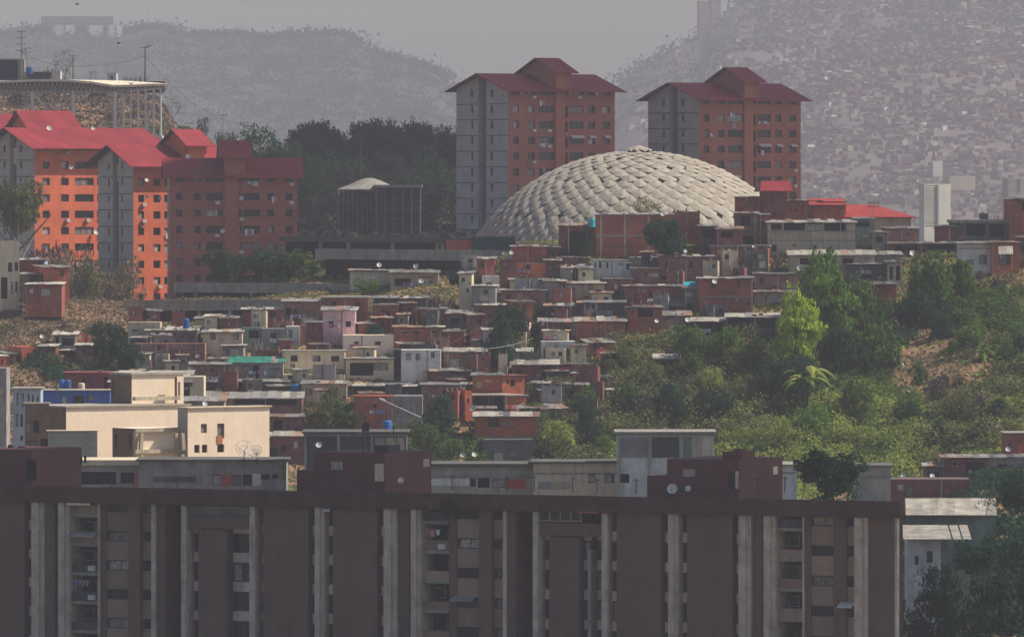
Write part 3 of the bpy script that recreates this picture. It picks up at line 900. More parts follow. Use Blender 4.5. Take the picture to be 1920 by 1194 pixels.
# orange and teal bits between the ramp columns
def panel_wall(px0, px1, r0, r1, D, mat, label, cat='wall', name='wall_panel', deep=.3, group=None):
    s = D / F; t = W(px0, r1, D)
    mb = MB(); mb.box(0, (px1 - px0) * s, 0, deep, 0, (r1 - r0) * s)
    o = mb.obj(name, M[mat], None, t, label=label, cat=cat, group=group)
    return o
M['coral'] = mk('coral_paint', (0.42, 0.09, 0.075), 0.2, 0.6, 0.3)
panel_wall(836, 884, 451, 470, 1310, 'coral', 'coral painted wall piece at the right end of the upper ramp')
panel_wall(884, 965, 444, 470, 1309, 'dome_screen', 'dark green screen wall below the left rim of the dome')

# ------------------------------------------------------------------ unfinished hall with shallow domed roof
def hall():
    D = 1420; s = D / F
    x0, x1, x2 = 635, 725, 788
    t = thing('unfinished_hall', 'dark glazed hall skeleton with a shallow domed roof in front of the wood', 'building', W(x0, 447, D))
    h = (447 - 358) * s; w = (x1 + 24 - x0) * s; w2 = (x2 - x0) * s
    mb = MB(); mb.box(0.15, w - .15, .2, 12, 0, h); mb.box(w * .62, w2 - .1, -2, 8, 0, h + .5); mb.obj('wall', M['hall_glass'], t)
    nv = 8
    for i in range(nv + 1):
        x = w * .62 * i / nv
        mb = MB(); mb.beam((x, 0, 0), (x, 0, h), .11); mb.obj('column', M['hall_frame'], t)
    for i in range(6):
        x = w * .62 + (w2 - w * .62) * i / 5
        mb = MB(); mb.beam((x, -2.2, 0), (x, -2.2, h + .6), .11); mb.obj('column', M['hall_frame'], t)
    for j in range(1, 5):
        z = h * j / 5
        mb = MB(); mb.beam((0, -.02, z), (w * .62, -.02, z), .06); mb.beam((w * .62, -2.25, z), (w2, -2.25, z), .06); mb.obj('floor_beam', M['hall_frame'], t)
    mb = MB(); mb.box(w * .58, w2 + .3, -2.6, 8, h + .55, h + 1.0); mb.obj('flat_roof', M['concrete'], t)
    mb = MB(); n = 16; rr = w / 2 + .3
    prof = [(rr, 0), (rr, .3), (rr * .62, 1.05), (rr * .34, 1.75), (rr * .12, 2.1), (0.05, 2.15)]
    mb.lathe(prof, 20, (w / 2, rr * .7, h)); mb.obj('domed_roof', M['concrete'], t)
M['hall_glass'] = mk('hall_dark_glass', (0.03, 0.050, 0.055), 0.45, 0.5, 0.2, rough=.5)
M['hall_frame'] = mk('hall_frame', (0.13, 0.15, 0.15), 0.2, 0.5)
hall()

# ------------------------------------------------------------------ canopy roof on space frame (upper left)
def canopy():
    D = 1470; s = D / F
    t = thing('canopy_roof', 'wide pale canopy roof on a steel truss with slender white columns', 'canopy', W(-60, 262, D))
    z = lambda row: (262 - row) * s
    X = lambda px: (px + 60) * s
    # roof sheets: curved front edge
    edge = [(-60, 156), (0, 152), (60, 149), (120, 149), (170, 153), (215, 160), (250, 159), (290, 157), (315, 158)]
    back = [(-60, 150), (0, 148), (60, 147), (120, 147), (170, 147.5), (215, 148.5), (250, 150), (290, 153), (313, 156)]
    n = 26
    ep = far_profile(edge); bp_ = far_profile(back)
    for i in range(n):
        a = -60 + 375 * i / n; b = -60 + 375 * (i + .97) / n
        mb = MB()
        pa, pb = (X(a), 0, z(ep(a))), (X(b), 0, z(ep(b)))
        qa, qb = (X(a), 22, z(bp_(a)) + .0), (X(b), 22, z(bp_(b)))
        mb.poly([pa, pb, qb, qa]); mb.poly([(p[0], p[1], p[2] - .35) for p in (pa, qa, qb, pb)])
        mb.poly([pa, (pa[0], 0, pa[2] - .42), (pb[0], 0, pb[2] - .42), pb][::1])
        mb.obj('roof_panel', M['canopy_cream'], t)
    # truss
    m = 44
    tr = MB()
    low = lambda px: z(172) if px < 240 else z(172 - (px - 240) * .10)
    for yy in (0.3, 5.0):
        for i in range(m):
            a = -60 + 365 * i / m; b = -60 + 365 * (i + 1) / m; mid = (a + b) / 2
            tr.beam((X(a), yy, z(ep(a)) - .5), (X(mid), yy, low(mid)), .06, 3); tr.beam((X(mid), yy, low(mid)), (X(b), yy, z(ep(b)) - .5), .06, 3)
        tr.beam((X(-60), yy, z(172)), (X(240), yy, z(172)), .14); tr.beam((X(240), yy, z(172)), (X(306), yy, z(165.5)), .12)
    tr.obj('truss', M['frame_light'], t)
    mb = MB(); mb.box(X(-60), X(300), 21, 21.4, z(172), z(150)); mb.obj('back_girder', M['darkmetal'], t)
    mb = MB(); mb.box(X(-60), X(240), .1, .5, z(176), z(171)); mb.obj('lower_girder', M['concrete'], t)
    for px, r0, wd in ((60, 212, .28), (137, 236, .26), (215, 246, .26), (231, 246, .16), (245, 240, .12), (259, 252, .16), (273, 258, .16), (288, 260, .16), (301, 276, .17)):
        mb = MB(); mb.beam((X(px), .3, z(r0) - 2), (X(px), .3, z(172 if px < 245 else 167)), wd * 1.25, 6); mb.obj('column', M['whitepaint'], t)
    mb = MB()
    for a, ra, b, rb in ((62, 178, 95, 210), (137, 178, 103, 210), (217, 245, 226, 214), (226, 214, 233, 180), (272, 256, 282, 205), (282, 205, 290, 180), (301, 180, 313, 165)):
        mb.beam((X(a), .35, z(ra)), (X(b), .35, z(rb)), .12, 5)
    mb.obj('brace', M['whitepaint'], t)
    mb = MB(); mb.box(X(258), X(304), -.1, 7, z(262), z(254)); mb.box(X(258), X(304), -.1, 7, z(276), z(268)); mb.obj('lower_deck', M['whitepaint'], t)
    return t
canopy()
# ------------------------------------------------------------------ shanty houses
SH = {}
def sheet_mesh():
    if 's' in SH: return SH['s']
    mb = MB(); n = 8
    for i in range(n):
        a, b = i / n, (i + 1) / n; m_ = (a + b) / 2
        mb.poly([(a, 0, 0), (m_, 0, .035), (m_, 1, .035), (a, 1, 0)]); mb.poly([(m_, 0, .035), (b, 0, 0), (b, 1, 0), (m_, 1, .035)])
    mb.poly([(0, 0, -.02), (0, 1, -.02), (1, 1, -.02), (1, 0, -.02)])
    mb.poly([(0, 0, -.02), (1, 0, -.02), (1, 0, .01), (0, 0, .01)])
    SH['s'] = mb.mesh('roof_sheet', M['zinc'])
    for k in ('zinc_light', 'zinc_dark', 'greensheet', 'teal', 'zinc_rust'):
        me = SH['s'].copy(); me.materials.clear(); me.materials.append(M[k]); SH[k] = me
    SH['zinc'] = SH['s']
    return SH['s']
M['zinc_rust'] = mk('zinc_rust_sheet', (0.26, 0.17, 0.12), 0.4, 0.8, 0.3, rough=.7, rnd=.3)

def sheets(parent, x0, x1, y0, y1, z0, z1, mat='zinc', wob=1.0, w=1.05):
    """mono-pitch roof of single corrugated sheets, front eave z0, back z1"""
    sheet_mesh()
    n = max(1, int(round((x1 - x0) / w))); sw = (x1 - x0) / n
    L = math.hypot(y1 - y0, z1 - z0); a = math.atan2(z1 - z0, y1 - y0)
    for i in range(n):
        ov = R.uniform(-.18, .22) * wob
        mt = mat if R.random() > .38 * wob else R.choice(('zinc', 'zinc_dark', 'zinc_rust', 'zinc_light'))
        mobj('roof_sheet', SH[mt], parent, (x0 + i * sw - .03, y0 - ov, z0 + .02 * (i % 2) + R.uniform(0, .05) * wob - math.tan(a) * ov), rot=(a + R.uniform(-.01, .01) * wob, R.uniform(-.03, .03) * wob, R.uniform(-.012, .012) * wob), scale=(sw * 1.06, L + ov, 1))

STN = SN = 0
def H(x0, x1, yt, yb, mat, roof, wins, label, yaw=0.0, d=8.0, dD=0.0, cols=(), beams=(), name=None, found=2.6, base=None, side=(), cat='house', doors=()):
    D = dep(yb) + dD
    s = D / F; th = math.radians(yaw); c = math.cos(th)
    t = thing(name or ('brick_house' if 'brick' in mat else 'plastered_house'), label, cat, W(x0, yb, D), th, None)
    w = (x1 - x0) * s / c; h = (yb - yt) * s
    X = lambda p: (p - x0) * s / c
    Z = lambda p: (yb - p) * s
    holes = [(X(a[0]), X(a[1]), Z(a[3]), Z(a[2])) for a in wins]
    holes = [(max(a, .05), min(b, w - .05), max(c_, .02), min(d_, h - .04)) for a, b, c_, d_ in holes]
    mb = MB()
    facade(mb, 0, w, -found, h, holes, depth=.22)
    mb.poly([(w, 0, -found), (w, d, -found), (w, d, h), (w, 0, h)])
    mb.poly([(0, d, -found), (0, 0, -found), (0, 0, h), (0, d, h)])
    mb.poly([(w, d, -found), (0, d, -found), (0, d, h), (w, d, h)])
    mb.poly([(0.02, .02, h - .05), (w - .02, .02, h - .05), (w - .02, d - .02, h - .05), (.02, d - .02, h - .05)])
    mb.obj('wall', M[mat], t)
    for a, hh in zip(wins, holes):
        st = a[4] if len(a) > 4 else None
        if hh[1] - hh[0] > 1.6 and not st: st = 'dark'
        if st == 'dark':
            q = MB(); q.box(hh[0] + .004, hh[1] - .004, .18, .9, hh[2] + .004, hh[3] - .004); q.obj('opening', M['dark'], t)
        else:
            put_window(t, hh[0], hh[2], hh[1] - hh[0], hh[3] - hh[2], st, y=.02, name='door' if (hh[3] - hh[2]) > 1.9 * (hh[1] - hh[0]) + .1 and (hh[3] - hh[2]) > 1.5 else 'window')
    for cpx in cols:
        q = MB(); q.box(X(cpx) - .13, X(cpx) + .13, -.012, .1, -found, h + .01); q.obj('column', M['concrete_light' if mat != 'brick_orange' else 'concrete_light'], t)
    for r in beams:
        q = MB(); q.box(-.01, w + .01, -.018, .1, Z(r) - .1, Z(r) + .1); q.obj('beam', M['concrete'], t)
    plain = any(k_ in label for k_ in ('blank', 'plain', 'windowless', 'retaining', 'wall at'))
    def free(a, b, c_, d_): return not any(a < q_[1] + .15 and b > q_[0] - .15 and c_ < q_[3] + .15 and d_ > q_[2] - .15 for q_ in holes + pats)
    pats = []
    # plaster and block patches, exposed frames, pipes
    for i in range(R.choice((1, 2, 3)) if w > 2 and h > 1.6 else 0):
        pw, ph_ = R.uniform(.5, min(2.4, w * .5)), R.uniform(.3, min(1.3, h * .5)); a = R.uniform(.05, max(.06, w - pw - .05)); c_ = R.uniform(0, max(.05, h - ph_ - .1))
        if free(a, a + pw, c_, c_ + ph_):
            pats.append((a, a + pw, c_, c_ + ph_)); q = MB()
            pts = [(a, c_), (a + pw * .5, c_ - .03), (a + pw, c_ + R.uniform(-.05, .1)), (a + pw * R.uniform(.9, 1), c_ + ph_ * .6), (a + pw * .92, c_ + ph_), (a + pw * .4, c_ + ph_ * R.uniform(.85, 1)), (a + .04, c_ + ph_ * .9)]
            q.poly([(x_, -.014 - .002 * i, z_) for x_, z_ in pts]); mm = {'brick': ('brick_dull', 'gray', 'brick_dark', 'brick_orange'), 'white': ('gray', 'cream'), 'cream': ('tan', 'white')}.get(mat, ('gray', 'tan', 'brick_dull', 'gray_dark'))
            q.obj('wall_patch', M[R.choice(mm)], t)
    if not plain and len(wins) < 3 and w > 3 and h > 2:
        for i in range(R.choice((1, 2))):
            ww, wh = R.uniform(.45, .85), R.uniform(.5, .95); a = R.uniform(.3, w - ww - .3); c_ = h - wh - R.uniform(.5, .9)
            if c_ > .2 and free(a, a + ww, c_, c_ + wh):
                pats.append((a, a + ww, c_, c_ + wh)); q = MB(); q.box(a, a + ww, -.03, -.004, c_, c_ + wh); q.obj('shutter', M[R.choice(('dark', 'glass', 'frame', 'curtain', 'frame_light'))], t)
    if not cols and w > 3.2 and 'brick' in mat:
        nc = max(1, int(round(w / 3.4)))
        for i in range(nc + 1):
            x_ = w * i / nc
            if free(x_ - .12, x_ + .12, 0, h): q = MB(); q.box(max(0, x_ - .1), min(w, x_ + .1), -.011, .08, -found, h + .012); q.obj('column', M[R.choice(('concrete', 'brick_dull', 'concrete_light'))], t)
    if R.random() < .3 and w > 2: q = MB(); x_ = R.uniform(.2, w - .2); q.beam((x_, -.06, -.5), (x_, -.06, h), .05, 5); q.obj('drain_pipe', M[R.choice(('whitepaint', 'concrete', 'darkmetal'))], t)
    if R.random() < .22 and w > 3 and h > 2: laundry(t, R.uniform(.2, w * .4), h * R.uniform(.45, .7), w * .4, .6)
    if R.random() < .5 and not (roof and roof[0] == 'p'):      # things left on the roof
        for i in range(R.randint(1, 3)):
            x_ = R.uniform(.3, max(.4, w - .9)); y_ = R.uniform(.5, 2.5); zz = h + (roof[1] * s * y_ / d if roof and roof[0] == 'z' else 0) + .05; g = R.uniform(.15, .4); q = MB()
            if R.random() < .5: q.box(x_, x_ + g * 2, y_, y_ + g, zz, zz + g)
            else: q.beam((x_, y_, zz - .1), (x_ + R.uniform(-.2, .2), y_, zz + R.uniform(.5, 1.3)), .03, 3)
            q.obj('roof_clutter', M[R.choice(('concrete', 'zinc_rust', 'darkmetal', 'gray', 'brick', 'whitepaint'))], t)
    if roof:
        k = roof[0]
        if k == 'z':
            rise = roof[1] * s * .62; mt = roof[2] if len(roof) > 2 else 'zinc'; ov = roof[3] if len(roof) > 3 else .5
            a = rise / d
            sheets(t, -.3, w + .3, -ov, d + .3, h + .06 - a * ov, h + .06 + rise + a * .3, mt, 1.0 if len(roof) < 5 else roof[4])
            q = MB(); q.poly([(0, 0, h - .06), (0, d, h + rise), (0, d, h - .06)][::-1]); q.poly([(w, 0, h - .06), (w, d, h - .06), (w, d, h + rise)][::-1])
            q.poly([(0, d, h - .05), (0, d, h + rise), (w, d, h + rise), (w, d, h - .05)]); q.obj('gable', M[mat], t)
            q = MB(); q.box(-.25, w + .25, -ov * .8, -ov * .8 + .08, h - .06 - a * ov * .8, h + .03 - a * ov * .8); q.obj('eave_board', M[R.choice(('gray_dark', 'trunk', 'zinc_dark', 'gray'))], t)
            for i in range(R.randint(0, 3)):
                x = R.uniform(.3, w - .3); y = R.uniform(.3, d * .6); q = MB(); g = R.uniform(.1, .22)
                q.box(x, x + g * 1.6, y, y + g, h + .1 + a * y, h + .1 + a * y + g * .7); q.obj('ballast_block', M[R.choice(('concrete', 'brick_orange', 'concrete_light'))], t)
        elif k == 's':
            th_ = roof[1] * s
            q = MB(); q.box(-.25, w + .25, -.3, d + .2, h + .003, h + th_); q.obj('roof_slab', M[roof[2] if len(roof) > 2 else 'concrete_light'], t)
        elif k == 'p':      # unfinished: parapet blocks and reinforcing bars
            for i in range(max(2, int(w / 2.6)) + 1):
                x = .15 + (w - .3) * i / max(2, int(w / 2.6)); q = MB()
                q.box(x - .12, x + .12, .02, .26, h + .002, h + R.uniform(.1, .5)); q.beam((x, .12, h), (x + .03, .12, h + R.uniform(.6, 1.0)), .025, 3); q.obj('column_stub', M['concrete'], t)
    return t
Z_ = ('z', 6); 
# --- the top of the hill, right half
H(1117,1262,403,485,'brick',('z',4,'zinc_light',.3),[(1206,1210,412,416)],'tall windowless red brick house with pale columns in front of the dome',cols=(1127,1172,1216),beams=(442,),d=9)
H(1262,1312,397,432,'brick',('p',),[],'small red brick box with one pale column right of the round dark tree',cols=(1287,),dD=-3)
H(1048,1117,424,486,'brick_dark',('z',5,'zinc_rust',.5),[(1062,1108,434,478,'dark')],'shabby open-fronted shack against the dome beside the tall brick house',cols=(1066,),dD=3)
H(1146,1206,462,485,'cream',('z',9,'zinc_light',.6),[(1150,1154,469,478),(1179,1188,471,481)],'small cream house with slanting white roof below the tall brick house',yaw=8)
H(1109,1184,487,522,'white',None,[(1115,1118,492,501),(1123,1128,491,503),(1137,1141,492,503),(1174,1183,494,505,'bars')],'white house with three slit windows and one square window',beams=(489,),cols=(1147,))
H(1184,1236,484,504,'tan',('z',4,'zinc'),[],'plain tan wall below the round dark tree')
H(1050,1110,500,523,'tan',('z',4,'zinc_light'),[(1055,1058,505,517)],'tan house with pale eave left of the white slit-window house')
H(1046,1104,484,500,'brick_dull',('z',3,'zinc_light'),[(1084,1092,487,492)],'narrow band of red brick under a pale sheet eave left of the white slit-window house')
H(1184,1236,504,540,'brick_dull',('z',4,'zinc'),[(1193,1197,510,522,'white'),(1208,1214,510,519)],'dull brick house with a narrow white window, under the plain tan wall')
H(1236,1338,482,536,'brick_dull',('z',4,'zinc_dark'),[(1247,1253,490,503),(1258,1264,492,503,'curtain'),(1292,1299,490,502),(1240,1278,518,525,'dark')],'dull brick house with a long dark slot, left of the dark round-shouldered brick house',d=9)
H(1312,1345,425,482,'gray_dark',('z',4,'zinc_dark'),[(1318,1338,430,446,'dark')],'dark gray shack with one large opening beneath the right rim of the dome',dD=2)
H(1345,1392,430,500,'brick_dark',('z',5,'zinc_rust'),[(1352,1374,434,446,'dark')],'dark brick shack under rusty sheets beside a leaning porch')
H(1333,1440,462,507,'brick',('s',2,'concrete'),[(1352,1357,472,478)],'broad dark red brick house left of the long tan two-storey house',yaw=-4,beams=(463,))
H(1379,1420,401,462,'brick_dull',('z',3,'zinc_light'),[(1389,1407,405,424,'dark'),(1386,1413,443,460,'dark')],'brick house with two stacked dark openings under a pale pipe',cols=(1415,))
H(1417,1442,404,462,'brick',('z',3,'zinc'),[(1427,1436,416,430)],'narrow brick house squeezed beside the long tan house')
H(1380,1450,370,402,'brick',('z',2,'zinc_light'),[],'plain brick box at the right foot of the dome',cols=(1399,1430),dD=6)
H(1447,1540,377,413,'brick',('z',2,'zinc_rust'),[(1452,1461,382,392,'curtain'),(1490,1497,392,397)],'brick row with pale columns in front of the right tower',cols=(1478,1512),dD=5)
H(1537,1586,379,413,'brick_orange',('s',1,'roof_red'),[],'bright brick end of the row under a red roof edge',cols=(1538,1584),dD=4)
H(1440,1604,418,486,'tan',('z',7,'zinc_light',.8),[(1447,1456,459,472,'bars'),(1486,1492,457,463),(1525,1531,460,468),(1555,1561,462,470),(1446,1466,420,431,'dark'),(1470,1510,419,432,'dark'),(1514,1543,419,433,'curtain'),(1545,1586,419,433,'dark')],'long tan two-storey house with open dark upper gallery and a row of small windows',beams=(434,451),cols=(1467,1511,1544,1587),d=10)
H(1605,1640,411,472,'tealwall',('z',3,'zinc_dark'),[(1606,1630,416,425,'dark')],'dark greenish wall between the long tan house and the gray plaster house',dD=2)
H(1588,1704,406,425,'tan',None,[(1590,1608,409,422,'dark'),(1664,1670,410,418)],'tan walled hall under a low red hip roof at the top of the hill',dD=8,cols=(1637,1672))
H(1636,1666,436,474,'gray',('z',4,'zinc'),[(1643,1655,443,455,'bars')],'gray plaster house with one barred square window')
H(1664,1724,429,455,'brick_dull',('z',4,'zinc'),[(1700,1706,436,442)],'brick house with gray sheet roof below the red hip roof',yaw=4)
H(1664,1728,457,480,'brick_dark',('z',3,'zinc_dark'),[(1680,1720,460,474,'dark')],'low dark brick store under the brick house with gray sheet roof')
H(1757,1788,425,458,'brick_dark',('z',2,'zinc_dark'),[],'small dark brick box left of the dark flat-roofed house on the skyline',dD=4)
H(1785,1892,418,458,'gray_dark',('s',6,'concrete'),[(1812,1848,421,442,'dark'),(1855,1882,421,444,'dark')],'dark flat-roofed house with a water box on the roof at the skyline',dD=6,d=10)
H(1837,1853,400,417,'concrete_dark',None,[],'small gray water box on the flat roof at the skyline',dD=6,d=1.5,found=.05,name='roof_box',cat='roof box')
H(1893,1990,374,458,'brick',('z',3,'zinc_dark'),[(1916,1928,378,396)],'tall red brick house with roof shelter at the right frame edge',dD=4,yaw=3)
H(1728,1800,457,470,'gray_dark',('z',4,'zinc'),[(1740,1790,459,467,'dark')],'low gray shed with bent sheets between the trees and the skyline houses')
H(1800,1860,457,506,'white',('z',3,'zinc_light'),[(1836,1850,478,496,'half')],'shack of peeling pale boards beside the orange house',beams=(466,),cols=(1858,),dD=-6)
H(1860,1912,456,508,'brick_orange',('z',3,'zinc_rust'),[(1874,1894,476,497,'half')],'small orange house with a white awning above its window',yaw=6,dD=-7)
H(1912,1990,446,505,'gray_dark',('z',4,'zinc'),[(1916,1940,462,480,'dark')],'gray house at the right frame edge beside the orange house')
H(1415,1502,514,548,'brick_dull',('z',5,'zinc_dark'),[(1425,1432,521,532),(1470,1478,520,530,'white')],'dull brick storey above the gray wall with two square windows')
H(1415,1498,548,575,'gray',('z',4,'zinc_dark'),[(1427,1438,554,566,'half'),(1458,1470,555,568,'half')],'gray plaster house with two square bluish windows beside the lime green tree')
H(1310,1412,523,590,'brick',('z',3,'zinc_light'),[(1333,1343,529,540,'bars'),(1382,1388,527,540),(1401,1406,566,572)],'two-storey brick house with a pale concrete band between its floors',beams=(556,),cols=(1410,),d=9)
H(1287,1415,508,522,'brick_dark',('z',4,'zinc_light'),[],'dark brick strip under long pale sheets above the two-storey brick house',dD=3)
H(1282,1311,540,588,'gray_dark',('z',4,'zinc_dark'),[(1285,1300,570,585,'dark')],'narrow gray tin house with a turquoise sheet above it')
H(1172,1282,537,575,'brick',('z',3,'zinc_dark'),[(1264,1276,545,552,'curtain')],'brick house with a dish above the gray awning roof',d=8)
H(1178,1242,577,628,'brick',('z',2,'zinc_dark'),[(1196,1224,579,594,'dark'),(1184,1188,583,590)],'brick house with a large ragged opening under the gray awning roof',yaw=2)
H(1242,1294,592,618,'gray',('z',13,'zinc',.6),[(1246,1276,570,592,'dark')],'gray plaster wall right of the house with the ragged opening')
H(1290,1362,603,632,'gray_dark',('z',9,'zinc_light',.6,.3),[(1296,1356,605,628,'dark')],'dark open porch under one cream sheet roof',dD=-2)
H(1362,1458,595,638,'brick_dull',('z',9,'zinc_light',.6),[(1365,1413,597,616,'dark'),(1418,1456,597,616,'dark')],'open gallery house with pale roof and brick parapet beside the lime green tree',cols=(1415,),yaw=-2,dD=-4)
H(1134,1184,524,552,'brick_dull',('z',3,'zinc_dark'),[(1168,1178,530,540,'dark')],'small shadowy brick house right of the tan row')
H(1050,1134,532,566,'tan',('z',6,'zinc_light',.6),[(1103,1112,533,543,'curtain'),(1060,1078,540,562,'curtain')],'tan row house with crumbling pale roof edge',cols=(1088,))
H(1080,1172,603,642,'brick',('z',10,'zinc',.6),[(1108,1114,612,620,'white'),(1124,1130,608,616,'curtain')],'brick house beneath crumpled pale sheets left of the ragged-opening house',d=7)
H(1012,1080,604,640,'brick_dull',('z',10,'zinc',.6),[(1024,1034,612,624),(1045,1052,612,620,'curtain')],'weathered two-tone house front with patched brick, right of the tall dark tree',cols=(1076,))
H(1014,1078,640,676,'white',None,[(1018,1030,653,674,'dark'),(1063,1076,654,674,'dark')],'white ground floor with two dark doors, right of the tall dark tree')
H(1104,1152,643,676,'brick_dull',('z',9,'zinc_light',.6),[(1112,1118,646,654),(1122,1127,646,654)],'brick house under a pale blue-gray sheet roof at the edge of the bushes',yaw=6)
H(1131,1150,656,674,'brick_orange',None,[],'small sunlit orange brick block at the corner by the bushes',yaw=30,dD=-4,d=2)
H(960,1046,684,724,'brick_dark',('z',12,'zinc_light',.7),[(1016,1032,686,722,'dark'),(1002,1012,698,716,'curtain')],'dark brick house with a broad white sheet roof and a tall dark doorway')
H(1046,1122,684,716,'brick_orange',('z',2,'zinc_dark'),[],'sunlit orange brick garden wall house with pale columns',cols=(1047,1080,1104),yaw=10,d=5)
# --- centre
H(886,942,704,742,'brick_orange',('z',3,'zinc_dark'),[],'shaded upper storey of the orange double house',dD=-2,yaw=0)
H(941,984,704,742,'brick_orange',('s',1,'brick_dull'),[(950,954,711,720)],'sunlit upper storey of the orange double house with a keyhole window',dD=-2.5,yaw=26)
H(884,948,742,776,'brick_dull',('s',2,'concrete'),[(886,916,743,760,'dark'),(918,944,743,775,'dark')],'open lower storey with hanging washing in the orange double house',dD=-2)
H(948,986,742,776,'brick_orange',('s',2,'concrete_light'),[],'plain sunlit lower storey of the orange double house',dD=-2.5,yaw=22,cols=(949,))
H(872,885,732,778,'brick_orange',None,[(876,880,747,755)],'narrow sunlit orange wall with one tiny window left of the open storey',yaw=24,dD=-4,d=3)
H(890,1008,780,822,'brick_orange',('z',7,'zinc_light',1.6,.5),[(914,936,781,800,'open')],'red brick house on stilts with a pale sheet roof and one large square window',dD=-5,beams=(820,),found=.3)
H(905,1000,824,866,'gray_dark',None,[],'dark rough retaining wall under the red brick house on stilts',dD=-1,name='retaining_wall',cat='wall')
H(832,898,660,692,'brick_dull',('z',4,'zinc_light',.7),[(842,862,670,690,'curtain'),(874,880,664,672)],'dull brick house with a white roof line left of the tall dark tree')
H(738,830,614,656,'brick',('z',3,'zinc_rust'),[(752,768,620,627,'white'),(778,786,620,628),(808,820,618,626,'white')],'dark red brick upper storey with three white-awninged windows',d=8)
H(828,870,622,656,'brick',('z',3,'zinc'),[(866,869,636,650)],'plain brighter brick house right of the three-awning storey')
H(752,826,656,716,'white',None,[(761,771,662,675,'curtain'),(779,788,663,675,'curtain'),(808,815,660,671),(824,826,662,668)],'white two-storey house with two shuttered windows on a tall bare wall',dD=-1,cols=(801,))
H(737,753,655,700,'gray_dark',None,[(739,751,658,690,'dark')],'dark gap house between the cream house and the white two-storey house')
H(790,838,580,614,'brick_orange',('z',2,'zinc_dark'),[],'plain bright orange-red brick gable in the middle of the slope',dD=-1,yaw=6,d=5)
H(838,888,588,624,'gray_dark',('z',8,'zinc'),[(846,862,596,606,'dark'),(868,880,592,604,'dark')],'jumble of gray tin and dark holes right of the bright orange-red gable')
H(893,946,573,612,'brick_dull',('z',4,'zinc_light'),[(897,903,580,590),(917,921,588,596)],'dull brick house with pale eave left of the top of the tall dark tree')
H(897,945,612,634,'brick_dull',None,[(905,912,616,624)],'low brick storey under the dull brick house with pale eave')
H(904,936,517,550,'white',None,[(912,922,529,538,'half')],'small white tower house with one window by the dark green tree')
H(893,940,552,572,'white',('z',4,'zinc'),[(905,913,555,564),(925,931,556,562)],'low white house below the small white tower house')
H(960,1024,463,492,'brick',('z',3,'zinc_light'),[],'brick box with one pale column just below the left dome legs',cols=(990,))
H(937,966,486,524,'brick_dark',None,[(941,952,492,500,'curtain')],'dark brick stairhouse with a white dish below the ramp end')
H(965,1024,493,522,'brick_orange',None,[(986,994,496,508)],'orange-red brick storey under the brick box',beams=(494,))
H(1023,1048,464,484,'brick_dull',('z',4,'zinc_rust'),[(1028,1040,470,480)],'tiny brick annex between the brick box and the shabby open shack')
H(1022,1050,489,522,'brick_dark',('z',3,'zinc_light'),[(1028,1036,496,506)],'small dark brick house left of the tan house with pale eave')
H(956,1022,525,544,'cream',('z',3,'zinc_light'),[(977,988,534,544,'curtain')],'cream strip house with a red patch under a wavy pale eave')
H(940,1022,545,584,'brick_dull',('z',2,'zinc_dark'),[(950,958,552,562),(1000,1006,562,570)],'wide dull brick house with a green parasol, under the cream strip house')
H(1022,1060,528,566,'gray',('z',4,'zinc_light'),[(1030,1038,538,548,'curtain')],'gray plaster house left of the tan row')
H(1022,1082,574,604,'gray_dark',('z',6,'zinc'),[(1030,1050,580,596,'dark'),(1058,1070,578,590,'dark')],'dark shacks with loose pale sheets below the tan row')
H(1084,1172,568,604,'gray_dark',('z',5,'zinc_dark'),[(1096,1106,576,586,'dark'),(1120,1150,580,596,'curtain')],'dim gray lean-to crowded above the crumpled pale sheets')
H(656,732,508,533,'cream',('z',2,'zinc'),[],'blank cream shed under the ramp',dD=38,found=1)
H(732,822,512,548,'tan',('z',7,'zinc_dark'),[(740,770,522,536,'dark'),(804,811,526,532)],'tan house with dark porch and dish right of the blank cream shed',dD=34,found=1)
H(700,800,560,600,'gray_dark',('z',4,'zinc_dark'),[(716,736,570,584,'dark')],'gray lean-to half hidden by shrubs in the middle of the slope',dD=2)
H(606,690,559,618,'brick',('s',3,'concrete_light'),[(668,676,566,574)],'brick upper house framed by a white gutter behind the pink house',dD=2)
H(605,666,582,646,'pink',('z',7,'zinc_light',.8),[(616,625,602,614,'open'),(648,658,602,613,'open')],'pink house with two dark square windows',d=8)
H(530,606,566,612,'brick_dull',('z',6,'zinc'),[(536,546,578,592,'dark'),(550,557,580,592),(566,576,574,584)],'patchwork brick house left of the pink house')
H(536,562,612,656,'white',None,[(541,548,618,632,'half')],'narrow white house with one tall window under the patchwork brick house')
H(562,606,610,652,'brick_dull',None,[(578,604,612,646,'dark')],'recessed brick house with dark porch left of the pink wall',cols=(576,))
H(455,530,581,614,'brick',('z',4,'zinc_light'),[(487,495,585,597,'bars'),(506,518,586,597,'bars')],'red brick upper house with two barred windows and a white eave',yaw=2,d=8)
H(454,491,614,652,'tealwall',None,[(466,485,619,634,'dark')],'greenish house with one wide dark window under the red brick upper house')
H(491,537,616,656,'gray',None,[(507,518,624,636,'bars')],'gray house with one barred window under the red brick upper house')
H(402,454,596,616,'gray',('z',3,'zinc'),[],'plain gray wall left of the red brick upper house')
H(366,403,598,622,'tan',('z',2,'zinc'),[],'short tan wall beside the blue roof tank')
H(380,454,623,664,'cream',('z',6,'zinc_light',.7),[(394,404,625,637,'half'),(438,447,625,637,'half')],'cream house with two bluish windows and a pale sheet roof',d=8)
H(274,370,620,648,'cream',('z',8,'zinc_light',.7),[(291,300,623,632),(326,335,624,633),(354,359,627,648)],'cream bungalow with a long pale roof beside the blue roof tank',d=7)
H(252,384,644,680,'brick_dull',None,[(295,302,648,655)],'long blank brick base wall under the cream bungalow',cols=(266,292,314,340,366),dD=-3)
